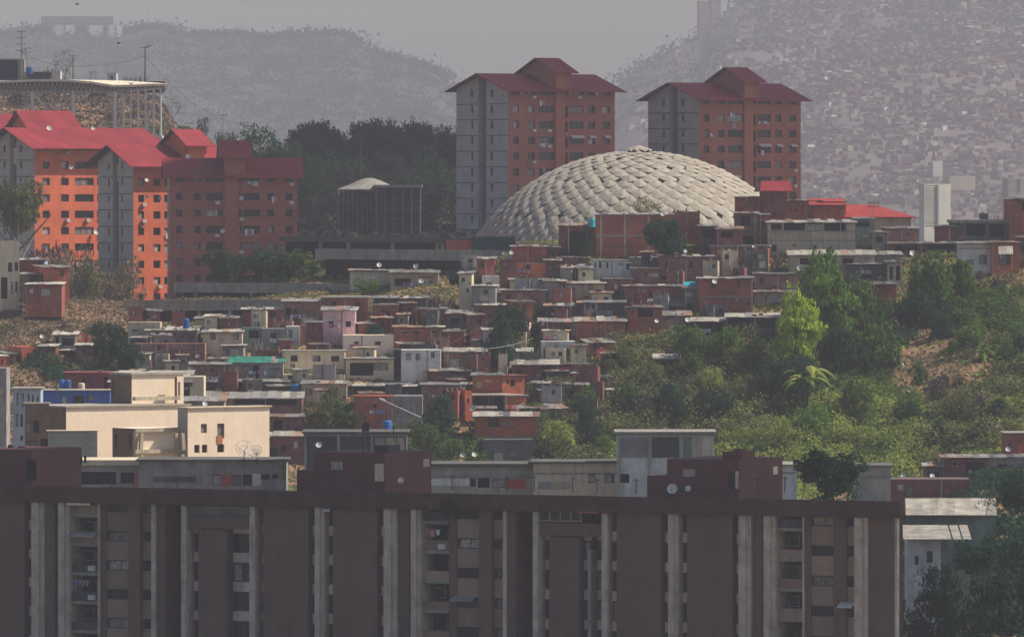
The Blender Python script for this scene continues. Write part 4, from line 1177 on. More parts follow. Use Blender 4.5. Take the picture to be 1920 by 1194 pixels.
H(240,300,604,640,'tan',None,[(247,259,617,622,'white')],'stained tan retaining house under the lowest ramp')
H(644,738,628,672,'cream_clean',None,[(664,673,640,652,'bars'),(703,714,640,647)],'warm cream house with two small square windows on a blank front',yaw=3,d=8,beams=(669,))
H(648,738,673,712,'cream',('z',2,'zinc'),[(656,700,680,704,'dark'),(700,728,680,694,'curtain')],'cream lower storey with a dark garage opening and two dishes')
H(531,646,658,700,'cream',('s',1,'concrete'),[(545,558,666,678),(586,601,666,678,'half'),(621,636,667,678,'open'),(544,553,682,696)],'long cream house with three arched-looking dark windows',beams=(693,),cols=(530,))
H(531,646,702,722,'cream',None,[(540,548,702,716),(556,564,703,718,'open'),(586,594,704,716,'curtain')],'cream ground floor with pale blue door under the long cream house')
H(430,531,680,716,'gray',('z',14,'greensheet',.6,.4),[(452,472,684,712,'curtain'),(474,486,684,714,'dark'),(504,528,690,712,'curtain')],'dim gray house under green roof sheets',d=7)
H(357,431,684,728,'brick_dull',('z',5,'zinc'),[(369,374,690,696),(396,401,690,700),(424,430,692,704)],'dull brick house left of the green roof sheets',yaw=2)
H(432,540,716,742,'gray_dark',('z',5,'zinc'),[(434,480,718,730,'dark')],'low dark annex with a blue tank on its right end')
H(345,566,747,792,'brick_dull',('z',14,'zinc',.6),[(350,370,750,758,'curtain'),(440,556,748,760,'dark')],'long brick row with a continuous dark slot under wavy gray roofs',d=9)
H(500,572,782,812,'brick_dull',('z',9,'zinc',.7),[(512,530,788,808,'dark'),(552,558,800,808)],'brick shack with torn pale sheets right of the big cream building',yaw=3)
H(500,575,818,872,'brick_dark',('z',8,'zinc_light',.7),[(526,538,834,848,'dark'),(505,520,840,860,'dark')],'low brick shack under broken pale sheets behind the gray concrete frame')
H(650,766,724,742,'gray_dark',('z',6,'zinc_light',.7),[(664,720,725,737,'dark'),(724,762,725,737,'dark')],'dark open gallery under a long pale roof in the middle of the slope')
H(664,738,742,810,'brick',None,[(700,706,758,764)],'tall blank brick house left of the gray block wall',cols=(735,))
H(738,792,742,808,'gray',None,[(746,754,760,780,'curtain'),(775,780,748,790,'curtain')],'rough gray block wall house with a fallen pole leaning on it',cols=(777,))
H(790,872,722,780,'brick_dull',('z',4,'zinc_dark'),[(846,858,730,740,'dark')],'dull brick house left of the orange double house')
H(800,880,696,722,'brick_dark',('z',4,'zinc_dark'),[(812,826,700,712,'dark'),(846,872,702,716,'curtain')],'dark brick house behind the gray block wall house')
H(566,650,720,760,'tan',('z',6,'zinc'),[(574,584,728,740)],'tan house half hidden behind the tall feathery tree')
# --- left
H(41,76,650,702,'brick_orange',None,[(50,57,663,671)],'orange-red painted house at the foot of the brown slope',yaw=20)
H(74,104,650,700,'brick_dark',('z',4,'zinc_light'),[],'dark brick side house under a white sheet, right of the orange-red painted house')
H(101,142,628,656,'gray',('z',6,'zinc_light',.8),[(104,110,632,650,'dark'),(116,138,634,648,'dark')],'open hut with a pale ragged roof on two levels',found=.4)
H(100,140,658,672,'gray_dark',('z',2,'zinc_light'),[(102,138,660,671,'dark')],'dark undercroft below the open hut')
H(142,168,627,648,'brick_orange',None,[],'small sunlit brick wall right of the open hut',yaw=18)
H(142,182,648,690,'brick_dark',('z',4,'zinc_light'),[],'dark brick house below the small sunlit brick wall')
H(120,208,699,734,'maroon',('s',1,'maroon'),[(195,202,706,730,'dark')],'maroon rooftop room with a dark doorway behind the blue house',dD=-20)
H(74,206,732,800,'blue',('s',1,'concrete_light'),[(137,158,741,757,'bars')],'bright blue house with a grille window and two white dishes',dD=-60,d=6)
H(24,76,728,850,'paleblue',('s',1,'concrete_light'),[(31,34,736,760),(41,45,738,764),(52,55,738,752),(60,63,740,762),(69,72,744,756),(30,34,776,800),(38,43,776,800),(38,43,816,826)],'pale blue house front with tall slit shutters at the left edge',dD=-75,d=6)
H(345,382,706,740,'cream',None,[(354,361,716,724,'open')],'small cream rooftop room with a round-looking hole beside the tan penthouse',dD=-20)
H(205,356,716,760,'brick_dull',('z',26,'zinc_light',.8,.6),[],'house under a big slanting patchwork sheet roof behind the tan penthouse',dD=-14,d=12)
H(345,420,752,790,'gray',('z',8,'zinc',.8),[],'low gray shed roof right of the tan penthouse',dD=-24)
H(0,36,452,566,'cream',None,[(15,23,492,510),(27,34,492,508),(2,14,520,560,'dark'),(20,25,528,552),(28,33,528,548)],'crumbling pale three-storey shell with stained openings at the left edge',dD=14,d=5,yaw=8)
H(35,70,488,514,'brick',('z',3,'zinc_light'),[],'red brick cube right of the crumbling pale shell',dD=14)
H(68,84,488,512,'paleblue',('z',2,'zinc'),[(70,80,490,498,'dark')],'pale blue porch attached to the red brick cube',dD=14)
H(38,76,514,532,'gray_dark',('z',2,'zinc'),[(56,74,516,528,'dark')],'dark open carport under the red brick cube',dD=8)
H(48,116,534,562,'brick',('z',4,'zinc_light'),[(76,96,540,556,'curtain')],'low red brick house with a sunlit white cloth at its right end',dD=6)
H(83,130,502,534,'brick_orange',('z',5,'zinc_light'),[(114,119,506,518)],'small sunlit orange brick house on the brown slope',yaw=14,dD=8)
H(-40,12,690,850,'gray',None,[],'plain gray wall at the left frame edge in front of the pale blue house',dD=-90,found=1)
H(-30,12,668,692,'brick_orange',('s',2,'cream_clean'),[(2,5,674,684)],'sunlit orange roof edge above the plain gray wall at the left frame edge',dD=-60,yaw=15)
H(12,30,664,704,'brick_dull',('z',3,'zinc_rust'),[(18,24,676,690,'curtain')],'weathered brick house with pale cloth beside the left frame edge',yaw=12)
# low houses by the foot of the green hill on the right
H(1768,1850,858,906,'brick_dark',('z',4,'zinc_light',.9),[(1785,1796,864,874,'white'),(1810,1846,866,892,'dark')],'dark shack with a white roof strip at the foot of the green hill',dD=-70,d=6)
H(1848,1930,858,905,'gray',('z',3,'zinc_dark'),[(1872,1890,870,890,'dark')],'gray house with one arched dark opening at the foot of the green hill',dD=-70)
H(1734,1766,874,900,'gray_dark',('z',5,'zinc_light',.8),[(1738,1760,884,896,'dark')],'tiny hut with a tilted white roof left of the dark shack',dD=-72,d=4)
H(1656,1820,898,945,'brick_dark',None,[(1700,1712,910,930,'curtain')],'long dark brick wall above the white roof at lower right',dD=-110)
H(1885,1925,812,862,'brick',('s',1,'concrete'),[(1890,1896,828,840,'white')],'red brick corner house at the right frame edge on the green hill',dD=-40)
# ------------------------------------------------------------------ cream building complex and concrete houses behind the front block
def vol(root, px, D, theta, wl, wr, top, bot, ml, mr, wins=(), slab=None, slabm='concrete_light', name='wing', lw=()):
    """box with its near vertical edge at column px; left face wl px wide (seen), right face wr px wide. wins: px rects on the right face"""
    s = D / F; th = math.radians(theta)
    L = wr * s / math.cos(th); Wd = max(.3, wl * s / math.sin(th)); h = (bot - top) * s
    loc = W(px, bot, D) - Vector(root.location)
    mb = MB()
    X = lambda p: (p - px) * s / math.cos(th); Z = lambda r: (bot - r) * s
    holes = [(X(a[0]), X(a[1]), Z(a[3]), Z(a[2])) for a in wins]
    facade(mb, 0, L, 0, h, holes, depth=.25)
    mb.poly([(L, 0, 0), (L, Wd, 0), (L, Wd, h), (L, 0, h)]); mb.poly([(L, Wd, 0), (0, Wd, 0), (0, Wd, h), (L, Wd, h)])
    mb.poly([(0, 0, h - .004), (L, 0, h - .004), (L, Wd, h - .004), (0, Wd, h - .004)])
    mb.mi = 1
    lh = [(Wd - b * s / math.sin(th), Wd - a * s / math.sin(th), Z(r1), Z(r0)) for a, b, r0, r1 in lw]
    facade(mb, 0, Wd, 0, h, lh, depth=.25, axis='y')
    o = mb.obj(name, [M[mr], M[ml]], root, loc); o.rotation_euler = (0, 0, th)
    for a, hh in zip(wins, holes):
        st = a[4] if len(a) > 4 else 'open'
        put_window(o, hh[0], hh[2], hh[1] - hh[0], hh[3] - hh[2], st, y=.05)
    for hh in lh:
        put_window(o, hh[0], hh[2], hh[1] - hh[0], hh[3] - hh[2], 'open', axis='y', wx=.05)
    if slab:
        q = MB(); q.box(-.22, L + .22, -.22, Wd + .1, h, h + slab * s); q.obj('roof_slab', M[slabm], o)
    return o

cr_ = thing('cream_building', 'large sunlit cream building with side faces browned for shade and stepped ledges at lower left', 'building', W(250, 1000, 975))
T = 36
M['shaded_side'] = mk('brown_shaded_side', (0.20, 0.135, 0.095), 0.15, .5, .35)  # shade of the left-facing walls put into brown, with dirt streaks
M['warm_gray'] = mk('warm_gray_wall', (0.34, 0.32, 0.27), 0.12, .5, .25)
M['rust'] = mk('rust_panel', (0.42, 0.16, 0.07), 0.2, .8, .3)
# long upper block
vol(cr_, 124, 990, T, 80, 224, 764, 1000, 'shaded_side', 'cream_clean', slab=3, name='long_block')
# penthouse
vol(cr_, 247, 1000, T, 42, 94, 703, 790, 'shaded_side', 'cream_clean', slab=4, name='penthouse', lw=((4, 7, 712, 742),))
vol(cr_, 332, 1002, T, 5, 12, 706, 762, 'shaded_side', 'cream_clean', [(334, 338, 716, 742)], name='corner_post')
# right block
vol(cr_, 352, 968, T, 20, 150, 765, 1000, 'warm_gray', 'cream_clean', [(376, 387, 795, 812, 'curtain'), (364, 374, 834, 849), (378, 388, 834, 849), (406, 419, 795, 823, 'curtain'), (406, 419, 834, 849)], slab=2, slabm='cream', name='right_block')  # left face in gray: its shade is put into the colour
# ledges between the floors
for (a, b, r, D) in ((250, 332, 744, 998), (250, 345, 803, 966), (250, 345, 843, 966), (250, 345, 884, 966)):
    s_ = D / F; q = MB(); L_ = (b - a) * s_ / math.cos(math.radians(T)); q.box(0, L_, -.45, .2, -.42, 0)
    o = q.obj('ledge', M['tan'], cr_, W(a, r, D) - Vector(cr_.location)); o.rotation_euler = (0, 0, math.radians(T))
# lower front wing with slanted posts
vol(cr_, 250, 966, T, 42, 92, 803, 1000, 'shaded_side', 'cream_clean', name='front_wing', lw=((5, 9, 815, 842), (34, 38, 815, 842)))
for p in (252, 262, 330, 342):
    for (r0, r1, D) in ((812, 843, 965), (852, 884, 965)):
        s_ = D / F; q = MB(); q.box(-.2, .2, -.35, -.004, 0, (r1 - r0) * s_)
        o = q.obj('post', M['tan'], cr_, W(p, r1, D - .1) - Vector(cr_.location)); o.rotation_euler = (0, math.radians(4 if p < 300 else -4), math.radians(T))
q = MB(); q.box(0, .8, -.02, .1, 0, .9); o = q.obj('rust_panel', M['rust'], cr_, W(406, 834, 968) - Vector(cr_.location) + Vector((1.95, .9, 0))); o.rotation_euler = (0, 0, math.radians(T)); o.location = W(405, 833, 968.0) - Vector(cr_.location) + Vector((0, (405 - 352) * 968 / F * math.tan(math.radians(T)) - .05, 0))
# left lower parts
g2 = thing('gray_box_building', 'plain pale gray box with a brown balcony block, left of the cream building', 'building', W(92, 1000, 940))
vol(g2, 92, 940, 6, 4, 90, 808, 1000, 'warm_gray', 'warm_gray', slab=1, slabm='cream', name='pale_box')
vol(g2, 48, 960, 6, 3, 44, 757, 1000, 'shaded_side', 'shaded_side', [(50, 58, 790, 812, 'curtain'), (62, 74, 788, 812, 'bars'), (50, 70, 826, 842, 'curtain'), (76, 90, 822, 838)], slab=2, slabm='tan', name='balcony_block')

def fbuild(x0, x1, top, bot, D, mat, label, wins=(), bands=(), cols=(), slab=None, infill=(), yaw=0.0, d=9, cat='building', name='concrete_building', slabm='concrete', down=14, dy=0):
    s = D / F; th = math.radians(yaw); c = math.cos(th)
    t = thing(name, label, cat, W(x0, bot, D), th)
    w = (x1 - x0) * s / c; h = (bot - top) * s
    X = lambda p: (p - x0) * s / c; Z = lambda r: (bot - r) * s
    holes = [(max(.03, X(a[0])), min(w - .03, X(a[1])), Z(a[3]), min(h - .03, Z(a[2]))) for a in wins]
    mb = MB(); facade(mb, 0, w, -down, h, holes, depth=.3)
    mb.poly([(w, 0, -down), (w, d, -down), (w, d, h), (w, 0, h)]); mb.poly([(0, d, -down), (0, 0, -down), (0, 0, h), (0, d, h)]); mb.poly([(w, d, -down), (0, d, -down), (0, d, h), (w, d, h)])
    mb.poly([(0, 0, h - .003), (w, 0, h - .003), (w, d, h - .003), (0, d, h - .003)])
    mb.obj('wall', M[mat], t)
    for a, hh in zip(wins, holes):
        st = a[4] if len(a) > 4 else 'open'
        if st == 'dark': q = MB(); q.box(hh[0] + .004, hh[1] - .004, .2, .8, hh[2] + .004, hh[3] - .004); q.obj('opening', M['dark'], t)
        else: put_window(t, hh[0], hh[2], hh[1] - hh[0], hh[3] - hh[2], st, y=.04)
    for (a, b, r0, r1, m_) in infill:
        q = MB(); q.box(X(a), X(b), -.03, -.004, Z(r1), Z(r0)); q.obj('panel', M[m_], t)
    for (r0, r1, m_) in bands:
        q = MB(); q.box(-.12, w + .12, -.12, -.034, Z(r1), Z(r0)); q.obj('band', M[m_], t)
    for (p, wd) in cols:
        q = MB(); q.box(X(p), X(p + wd), -.16, -.035, -down, h - .01); q.obj('column', M['concrete_light'], t)
    if slab:
        q = MB(); q.box(-.3, w + .3, -.4, d + .2, h, h + slab * s); q.obj('roof_slab', M[slabm], t)
    return t
M['coral_col'] = mk('coral_column', (0.5, 0.16, 0.10), .15, .6, .2)
fbuild(145, 262, 872, 912, 905, 'warm_gray', 'low pale building with coral end columns between the brown roof room and the gray wall', [(150, 218, 884, 908, 'bars'), (226, 252, 885, 906, 'bars')], cols=(), slab=10, slabm='cream', infill=((145.5, 149, 884, 912, 'coral_col'), (254, 258, 884, 912, 'coral_col')))
fbuild(260, 536, 864, 914, 900, 'gray', 'long gray-green stained wall with a strip of openings above the front block roof', [(398, 414, 889, 910, 'curtain'), (434, 452, 890, 910, 'curtain'), (455, 472, 889, 910, 'open'), (490, 506, 889, 899, 'open'), (510, 522, 889, 897, 'open')], infill=((288, 367, 893, 904, 'gray_dark'), (415, 432, 890, 910, 'coral'), (474, 489, 888, 910, 'white'), (398, 534, 868, 886, 'concrete')), slab=3, slabm='concrete_dark')
fbuild(571, 762, 812, 915, 893, 'gray_dark', 'dark concrete frame storey with three pale columns and a round emblem', bands=((812, 818, 'concrete'),), cols=((571, 4), (632, 5), (695, 5)), infill=((703, 722, 820, 848, 'gray'), (724, 742, 820, 848, 'tan'), (744, 758, 820, 848, 'tan')), slab=3, slabm='concrete_dark')
fbuild(800, 1000, 874, 925, 892, 'concrete_light', 'long pale building with a soot-stained parapet behind the front block roof', [(882, 892, 897, 912, 'bars'), (896, 918, 896, 914, 'dark'), (922, 946, 898, 914, 'curtain')], infill=((808, 880, 896, 910, 'white'), (948, 986, 898, 916, 'coral')), bands=((892, 895, 'concrete'),), slab=5, slabm='concrete_dark')
fbuild(1000, 1160, 868, 925, 890, 'cream', 'cream continuation of the long building with two dark windows at its right end', [(1103, 1116, 888, 905, 'curtain'), (1134, 1152, 888, 905, 'half')], infill=((1010, 1034, 903, 917, 'gray'), (1036, 1070, 903, 917, 'tan')), bands=((886, 888, 'concrete'),), slab=3, slabm='concrete_dark', dy=1)
fbuild(1158, 1338, 812, 930, 884, 'white', 'pale building with an open concrete frame storey of gray blocks on top', [(1163, 1180, 888, 905, 'open')], cols=((1158, 5), (1216, 5), (1274, 5)), bands=((812, 817, 'concrete_light'),), infill=((1164, 1215, 819, 858, 'gray'), (1222, 1273, 819, 858, 'gray_dark'), (1281, 1298, 819, 858, 'tealwall'), (1300, 1316, 819, 858, 'tan'), (1319, 1337, 819, 858, 'cream')), slab=3, slabm='concrete')
fbuild(1462, 1494, 872, 930, 880, 'white', 'sliver of pale wall between the brown roof room and the dark round tree', bands=((884, 887, 'concrete'),), slab=2)
fbuild(1604, 1670, 874, 945, 880, 'concrete_light', 'pale stained wall right of the dark round tree on the roofline', bands=((892, 895, 'concrete'),), slab=2, slabm='concrete_dark')
# white warehouse at lower right
s_ = 868 / F
wt = thing('warehouse', 'long building with a broad white sloping roof behind the right end of the front block', 'building', W(1698, 1100, 868), math.radians(-2))
h_ = (1100 - 966) * s_; w_ = (1868 - 1698) * s_
mb = MB(); mb.box(.3, w_ - .3, 1, 9, -4, h_); mb.obj('wall', M['tealwall'], wt)
sheet_mesh()
nn_ = 11
for i in range(nn_):
    mobj('roof_sheet', SH['zinc_light'], wt, (w_ * i / nn_, -.4, h_ + .05), rot=(math.atan2(1.55, 6), 0, 0), scale=(w_ / nn_ * 1.03, 6.2, 1))
for i in range(nn_):
    mobj('roof_sheet', SH['zinc_light'], wt, (w_ * i / nn_, 11.4, h_ + .05), rot=(math.pi - math.atan2(1.55, 6), 0, 0), scale=(w_ / nn_ * 1.03, 6.2, 1))
wt2 = thing('white_house', 'white house with a ribbed pale porch roof beside the right end of the front block', 'house', W(1702, 1150, 858))
s_ = 858 / F; h_ = (1150 - 1010) * s_; w_ = 62 * s_
mb = MB(); facade(mb, 0, w_, -4, h_, [(.7, 1.1, h_ - 2.6, h_ - 1.7), (1.9, 2.5, h_ - 2.4, h_ - 1.2)], depth=.2); mb.poly([(w_, 0, -4), (w_, 7, -4), (w_, 7, h_), (w_, 0, h_)]); mb.poly([(0, 7, -4), (0, 0, -4), (0, 0, h_), (0, 7, h_)]); mb.obj('wall', M['white'], wt2)
put_window(wt2, .7, h_ - 2.6, .4, .9, 'open'); put_window(wt2, 1.9, h_ - 2.4, .6, 1.2, 'open')
for i in range(7):
    mobj('roof_sheet', SH['zinc_light'], wt2, (-.5 + i * 1.0, -1.4, h_ + .02), rot=(.13, 0, 0), scale=(1.02 if i < 4 else .85, 8.5, 1))

# ------------------------------------------------------------------ front apartment block
FB_D0, FB_D1 = 843.0, 800.0
A_ = Vector(((0 - CX) * FB_D0 / F, FB_D0)); B_ = Vector(((1695 - CX) * FB_D1 / F, FB_D1))
fdir = (B_ - A_).normalized(); FTH = math.atan2(fdir.y, fdir.x)
def FU(px):      # distance along the facade of a photo column
    k = (px - CX) / F
    # A + u*f = (k*y, y)
    return (k * A_.y - A_.x) / (fdir.x - k * fdir.y)
def FD(px): return A_.y + FU(px) * fdir.y
def FZ(r, px): return (HY - r) * FD(px) / F
BROWN = mk('brown_facade', (0.150, 0.098, 0.082), 0.12, 0.25, 0.25, fine=.1, scol=(0.05, 0.035, 0.035))
BROWN2 = mk('brown_parapet', (0.080, 0.047, 0.040), 0.28, 0.35, 0.4, spots=((0.17, 0.13, 0.11), 1.6, 0.66, 0.7), scol=(0.035, 0.03, 0.03))
MAR = mk('maroon_roof_room', (0.115, 0.050, 0.046), 0.18, 0.3, 0.35, scol=(0.05, 0.03, 0.03))
PIER = mk('pale_concrete_pier', (0.52, 0.44, 0.35), 0.22, 0.8, 0.55, scol=(0.08, 0.07, 0.06), bump=.3)
SPAN = mk('tan_spandrel', (0.29, 0.205, 0.155), 0.12, 0.4, 0.3, rnd=.25)
SQ = mk('pale_spandrel', (0.60, 0.50, 0.42), 0.15, 0.5, 0.3, rnd=.12)
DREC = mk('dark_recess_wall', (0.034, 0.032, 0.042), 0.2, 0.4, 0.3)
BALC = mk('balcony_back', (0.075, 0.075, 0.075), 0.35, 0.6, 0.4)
fb = thing('apartment_slab', 'long dark brown apartment block with pale concrete piers filling the foreground', 'apartment block', (A_.x, A_.y, 0), FTH)
ZB = FZ(1400, 0); ZT = FZ(939, 0)       # bottom, underside of parapet
PIT = 54.3 * 838 / F
Z0 = FZ(995, 220)                         # top of the first full window band
WH = 19.5 * 838 / F; SPH = PIT - WH
NF = 8
def FP(a, b, y0, y1, z0, z1, mat, name, par=fb):
    q = MB(); q.box(FU(a), FU(b), y0, y1, z0, z1); return q.obj(name, mat, par)
# core wall behind everything
def core(name, mat, u0, u1, y0, y1, z0, z1):
    q = MB(); k0, k1 = y0 * .60, y1 * .60
    b = [(u0, y0), (u1 - k0, y0), (u1 - k1, y1), (u0, y1)]
    q.poly([(x, y, z0) for x, y in b][::-1]); q.poly([(x, y, z1) for x, y in b])
    for i in range(4):
        (xa, ya), (xb, yb) = b[i], b[(i + 1) % 4]; q.poly([(xa, ya, z0), (xb, yb, z0), (xb, yb, z1), (xa, ya, z1)])
    return q.obj(name, mat, fb)
core('core_wall', DREC, FU(-60), FU(1684), 3.2, 13, ZB, ZT + .5)
def seg_wall(a, b, y=-.45, top=None, mat=BROWN, name='wall_panel'):
    FP(a, b, y, 3.1, ZB, ZT if top is None else top, mat, name)
def seg_pier(a, b, y=-.8):
    m_ = a + (b - a) * .62
    FP(a, m_, y, 3.1, ZB, ZT - .01, PIER, 'pier'); FP(m_, b, y + .28, 3.1, ZB, ZT - .01, PIER, 'pier')
def seg_spw(a, b, y=.25, first=True, wide=True):
    x0, x1 = FU(a), FU(b)
    z = Z0 + PIT
    for i in range(NF):
        zt = z - WH * 0
        hh = [(x0 + .05, x1 - .05)]
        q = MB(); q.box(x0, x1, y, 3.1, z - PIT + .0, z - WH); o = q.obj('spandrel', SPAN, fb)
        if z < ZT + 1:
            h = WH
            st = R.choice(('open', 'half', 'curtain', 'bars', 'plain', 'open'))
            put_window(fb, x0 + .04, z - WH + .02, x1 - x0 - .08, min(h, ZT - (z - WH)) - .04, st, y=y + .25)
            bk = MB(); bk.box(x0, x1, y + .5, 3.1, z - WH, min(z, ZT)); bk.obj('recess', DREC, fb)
        z -= PIT
def seg_sq(a, b, y=.35):
    x0, x1 = FU(a), FU(b); sqh = 18 * 838 / F
    z = FZ(1035, 365) + 2 * PIT
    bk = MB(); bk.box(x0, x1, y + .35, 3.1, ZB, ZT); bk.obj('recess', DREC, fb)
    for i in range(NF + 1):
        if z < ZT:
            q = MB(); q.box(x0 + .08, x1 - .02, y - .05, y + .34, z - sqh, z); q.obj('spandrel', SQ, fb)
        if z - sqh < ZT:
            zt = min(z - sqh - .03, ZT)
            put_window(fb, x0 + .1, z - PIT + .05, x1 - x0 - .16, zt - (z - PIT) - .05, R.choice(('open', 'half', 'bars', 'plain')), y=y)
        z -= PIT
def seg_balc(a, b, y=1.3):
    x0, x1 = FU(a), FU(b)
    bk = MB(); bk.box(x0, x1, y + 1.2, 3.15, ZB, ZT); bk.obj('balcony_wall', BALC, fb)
    z = FZ(976, 800)
    z += PIT
    for i in range(NF):
        if z < ZT + .3:
            q = MB(); q.box(x0, x1, -.05, y + 1.19, z - .30, z); q.obj('slab', M['concrete'], fb)
            ph = R.uniform(.75, 1.0)
            if i > 0 or True:
                q = MB(); k = R.random()
                if k < .55: q.box(x0 + .02, x1 - .02, .02, .12, z - .3 - 1.0, z - .3 - .02 if False else z - .95)
                q = MB(); q.box(x0 + .01, x1 - .01, .0, .1, z + .002, z + ph); q.obj('balustrade', SPAN if R.random() < .5 else BALC, fb)
            wz = z + 1.0
            if wz + 1.1 < ZT:
                put_window(fb, x0 + .25, wz, (x1 - x0) * .42, 1.05, R.choice(('open', 'white')), y=y + .6)
                put_window(fb, x0 + .35 + (x1 - x0) * .42, wz, (x1 - x0) * .36, 1.05, R.choice(('open', 'curtain', 'white')), y=y + .6)
                if R.random() < .35: laundry(fb, x0 + .2, z + 2.0, (x1 - x0) * .6, .7, y=.2)
                if R.random() < .3: q = MB(); q.box(x1 - 1.0, x1 - .3, -.4, -.01, z + .15, z + .65); q.obj('air_conditioner', M['whitepaint'], fb)
                if R.random() < .35:
                    o = mobj('balcony_plant', crown('bush', 'leaf', R.randint(0, 2), 420), fb, (R.uniform(x0 + .4, x1 - .5), .1, z + .8), scale=(.45, .3, .8))
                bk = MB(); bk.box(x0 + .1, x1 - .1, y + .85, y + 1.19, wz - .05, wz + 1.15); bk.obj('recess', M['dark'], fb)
        z -= PIT
seg_wall(-60, 50)
seg_sq(50, 66); seg_pier(66, 88); seg_wall(88, 107); seg_sq(107, 116); seg_pier(116, 134); seg_balc(134, 185); FP(185, 188, -.2, 3.1, ZB, ZT - .01, PIER, 'pier')
seg_wall(188, 198, .1); seg_spw(198, 245); seg_wall(245, 266); seg_spw(266, 288); FP(288, 296, -.5, 3.1, ZB, ZT - .01, PIER, 'pier'); FP(296, 311, -.2, 3.1, ZB, ZT - .01, BROWN, 'wall_panel')
seg_wall(311, 345, 2.4, mat=DREC); FP(345, 354, -.6, 3.1, ZB, ZT - .01, PIER, 'pier'); seg_sq(354, 371, .9)
seg_wall(371, 425, .1, FZ(992, 400)); seg_sq(425, 448, 1.2); seg_sq(448, 473, 1.0); FP(473, 483, -.6, 3.1, ZB, ZT - .01, PIER, 'pier')
seg_sq(483, 498, .8); seg_wall(498, 582); seg_sq(582, 597); seg_pier(597, 612); seg_sq(612, 628); seg_wall(628, 711); seg_sq(711, 726); seg_pier(726, 748)
seg_wall(748, 768, -.1, mat=BROWN); seg_sq(768, 777); seg_pier(777, 793); seg_balc(793, 842); seg_wall(842, 855, .1); seg_spw(855, 902); seg_wall(902, 925); seg_spw(925, 947)
FP(947, 953, -.5, 3.1, ZB, ZT - .01, PIER, 'pier'); FP(953, 968, -.2, 3.1, ZB, ZT - .01, BROWN, 'wall_panel'); seg_wall(968, 1004, 2.2, mat=DREC)
FP(1004, 1013, -.6, 3.1, ZB, ZT - .01, PIER, 'pier'); seg_sq(1013, 1029, .9); seg_wall(1029, 1085, .1, FZ(1006, 1050)); seg_sq(1085, 1101, 1.1); FP(1101, 1107, .1, 3.1, ZB, FZ(1030, 1100), M['gray'], 'pier'); seg_sq(1107, 1133, 1.4)
FP(1133, 1144, -.6, 3.1, ZB, ZT - .01, PIER, 'pier'); seg_sq(1144, 1160); seg_wall(1160, 1243); seg_sq(1243, 1259); seg_pier(1259, 1276); seg_sq(1276, 1292); seg_wall(1292, 1377); seg_sq(1377, 1391); seg_pier(1391, 1412)
seg_wall(1412, 1430, -.1); seg_sq(1430, 1438); seg_pier(1438, 1458); seg_balc(1458, 1506); FP(1506, 1509, -.2, 3.1, ZB, ZT - .01, PIER, 'pier'); seg_wall(1509, 1519, .1); seg_spw(1519, 1563); seg_wall(1563, 1587, .0); seg_spw(1587, 1608); FP(1608, 1622, -.8, .2, ZB, ZT - .01, PIER, 'pier'); FP(1622, 1631, -.5, .2, ZB, ZT - .01, PIER, 'pier')
FP(1631, 1681, -.35, .2, ZB, ZT, BROWN, 'wall_panel'); FP(1681, 1685, -.45, .15, ZB, ZT - .01, PIER, 'pier')
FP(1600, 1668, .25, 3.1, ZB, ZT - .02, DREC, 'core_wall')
# lintels and the top-floor glass front
FP(354, 473, -.15, 3.1, FZ(990, 400), FZ(966, 400), BROWN, 'lintel')
FP(1013, 1133, -.15, 3.1, FZ(1004, 1060), FZ(980, 1060), BROWN, 'lintel')
put_window(fb, FU(1013), FZ(977, 1050), FU(1092) - FU(1013), (977 - 953) * FD(1050) / F, 'panes', y=-.3)
FP(1013, 1092, .05, 2, FZ(978, 1050), FZ(952, 1050), M['dark'], 'glazed_room')
q = MB()
for i in range(34):
    x = FU(346) + (FU(474) - FU(346)) * i / 33
    q.box(x - .03, x + .03, -.2, -.14, FZ(966, 410) + .003, FZ(943, 410))
q.box(FU(346), FU(474), -.22, -.12, FZ(952, 410), FZ(950, 410)); q.obj('roof_grille', M['gray'], fb, kind='stuff')
FP(346, 474, .4, .6, FZ(964, 410), FZ(950, 410), M['gray'], 'balustrade')
# parapet in panels
npn = 34
for i in range(npn):
    a = -60 + 1756 * i / npn; b = -60 + 1756 * (i + 1) / npn
    q = MB(); dy = R.uniform(-.02, .02); top = FZ(909, 0) + R.uniform(-.03, .03)
    q.box(FU(a) + .01, FU(b) - .01, -1.0 + dy, -.6, ZT + .002, top); q.obj('parapet_panel', BROWN2, fb)
core('roof_deck', M['concrete_dark'], FU(-60), FU(1692), -.6, 13, ZT + .003, ZT + .9)
# awnings on the balconies
for (p, r, w, m_) in ((135, 936, 44, 'cream_clean'), (137, 996, 50, 'gray'), (852, 1116, 44, 'gray'), (1578, 1128, 28, 'whitepaint'), (614, 948, 14, 'whitepaint'), (1093, 951, 38, 'coral')):
    o = awning(fb, FU(p), FZ(r, p), FU(p + w) - FU(p), m_, .9); o.location = (0, -.15, 0)
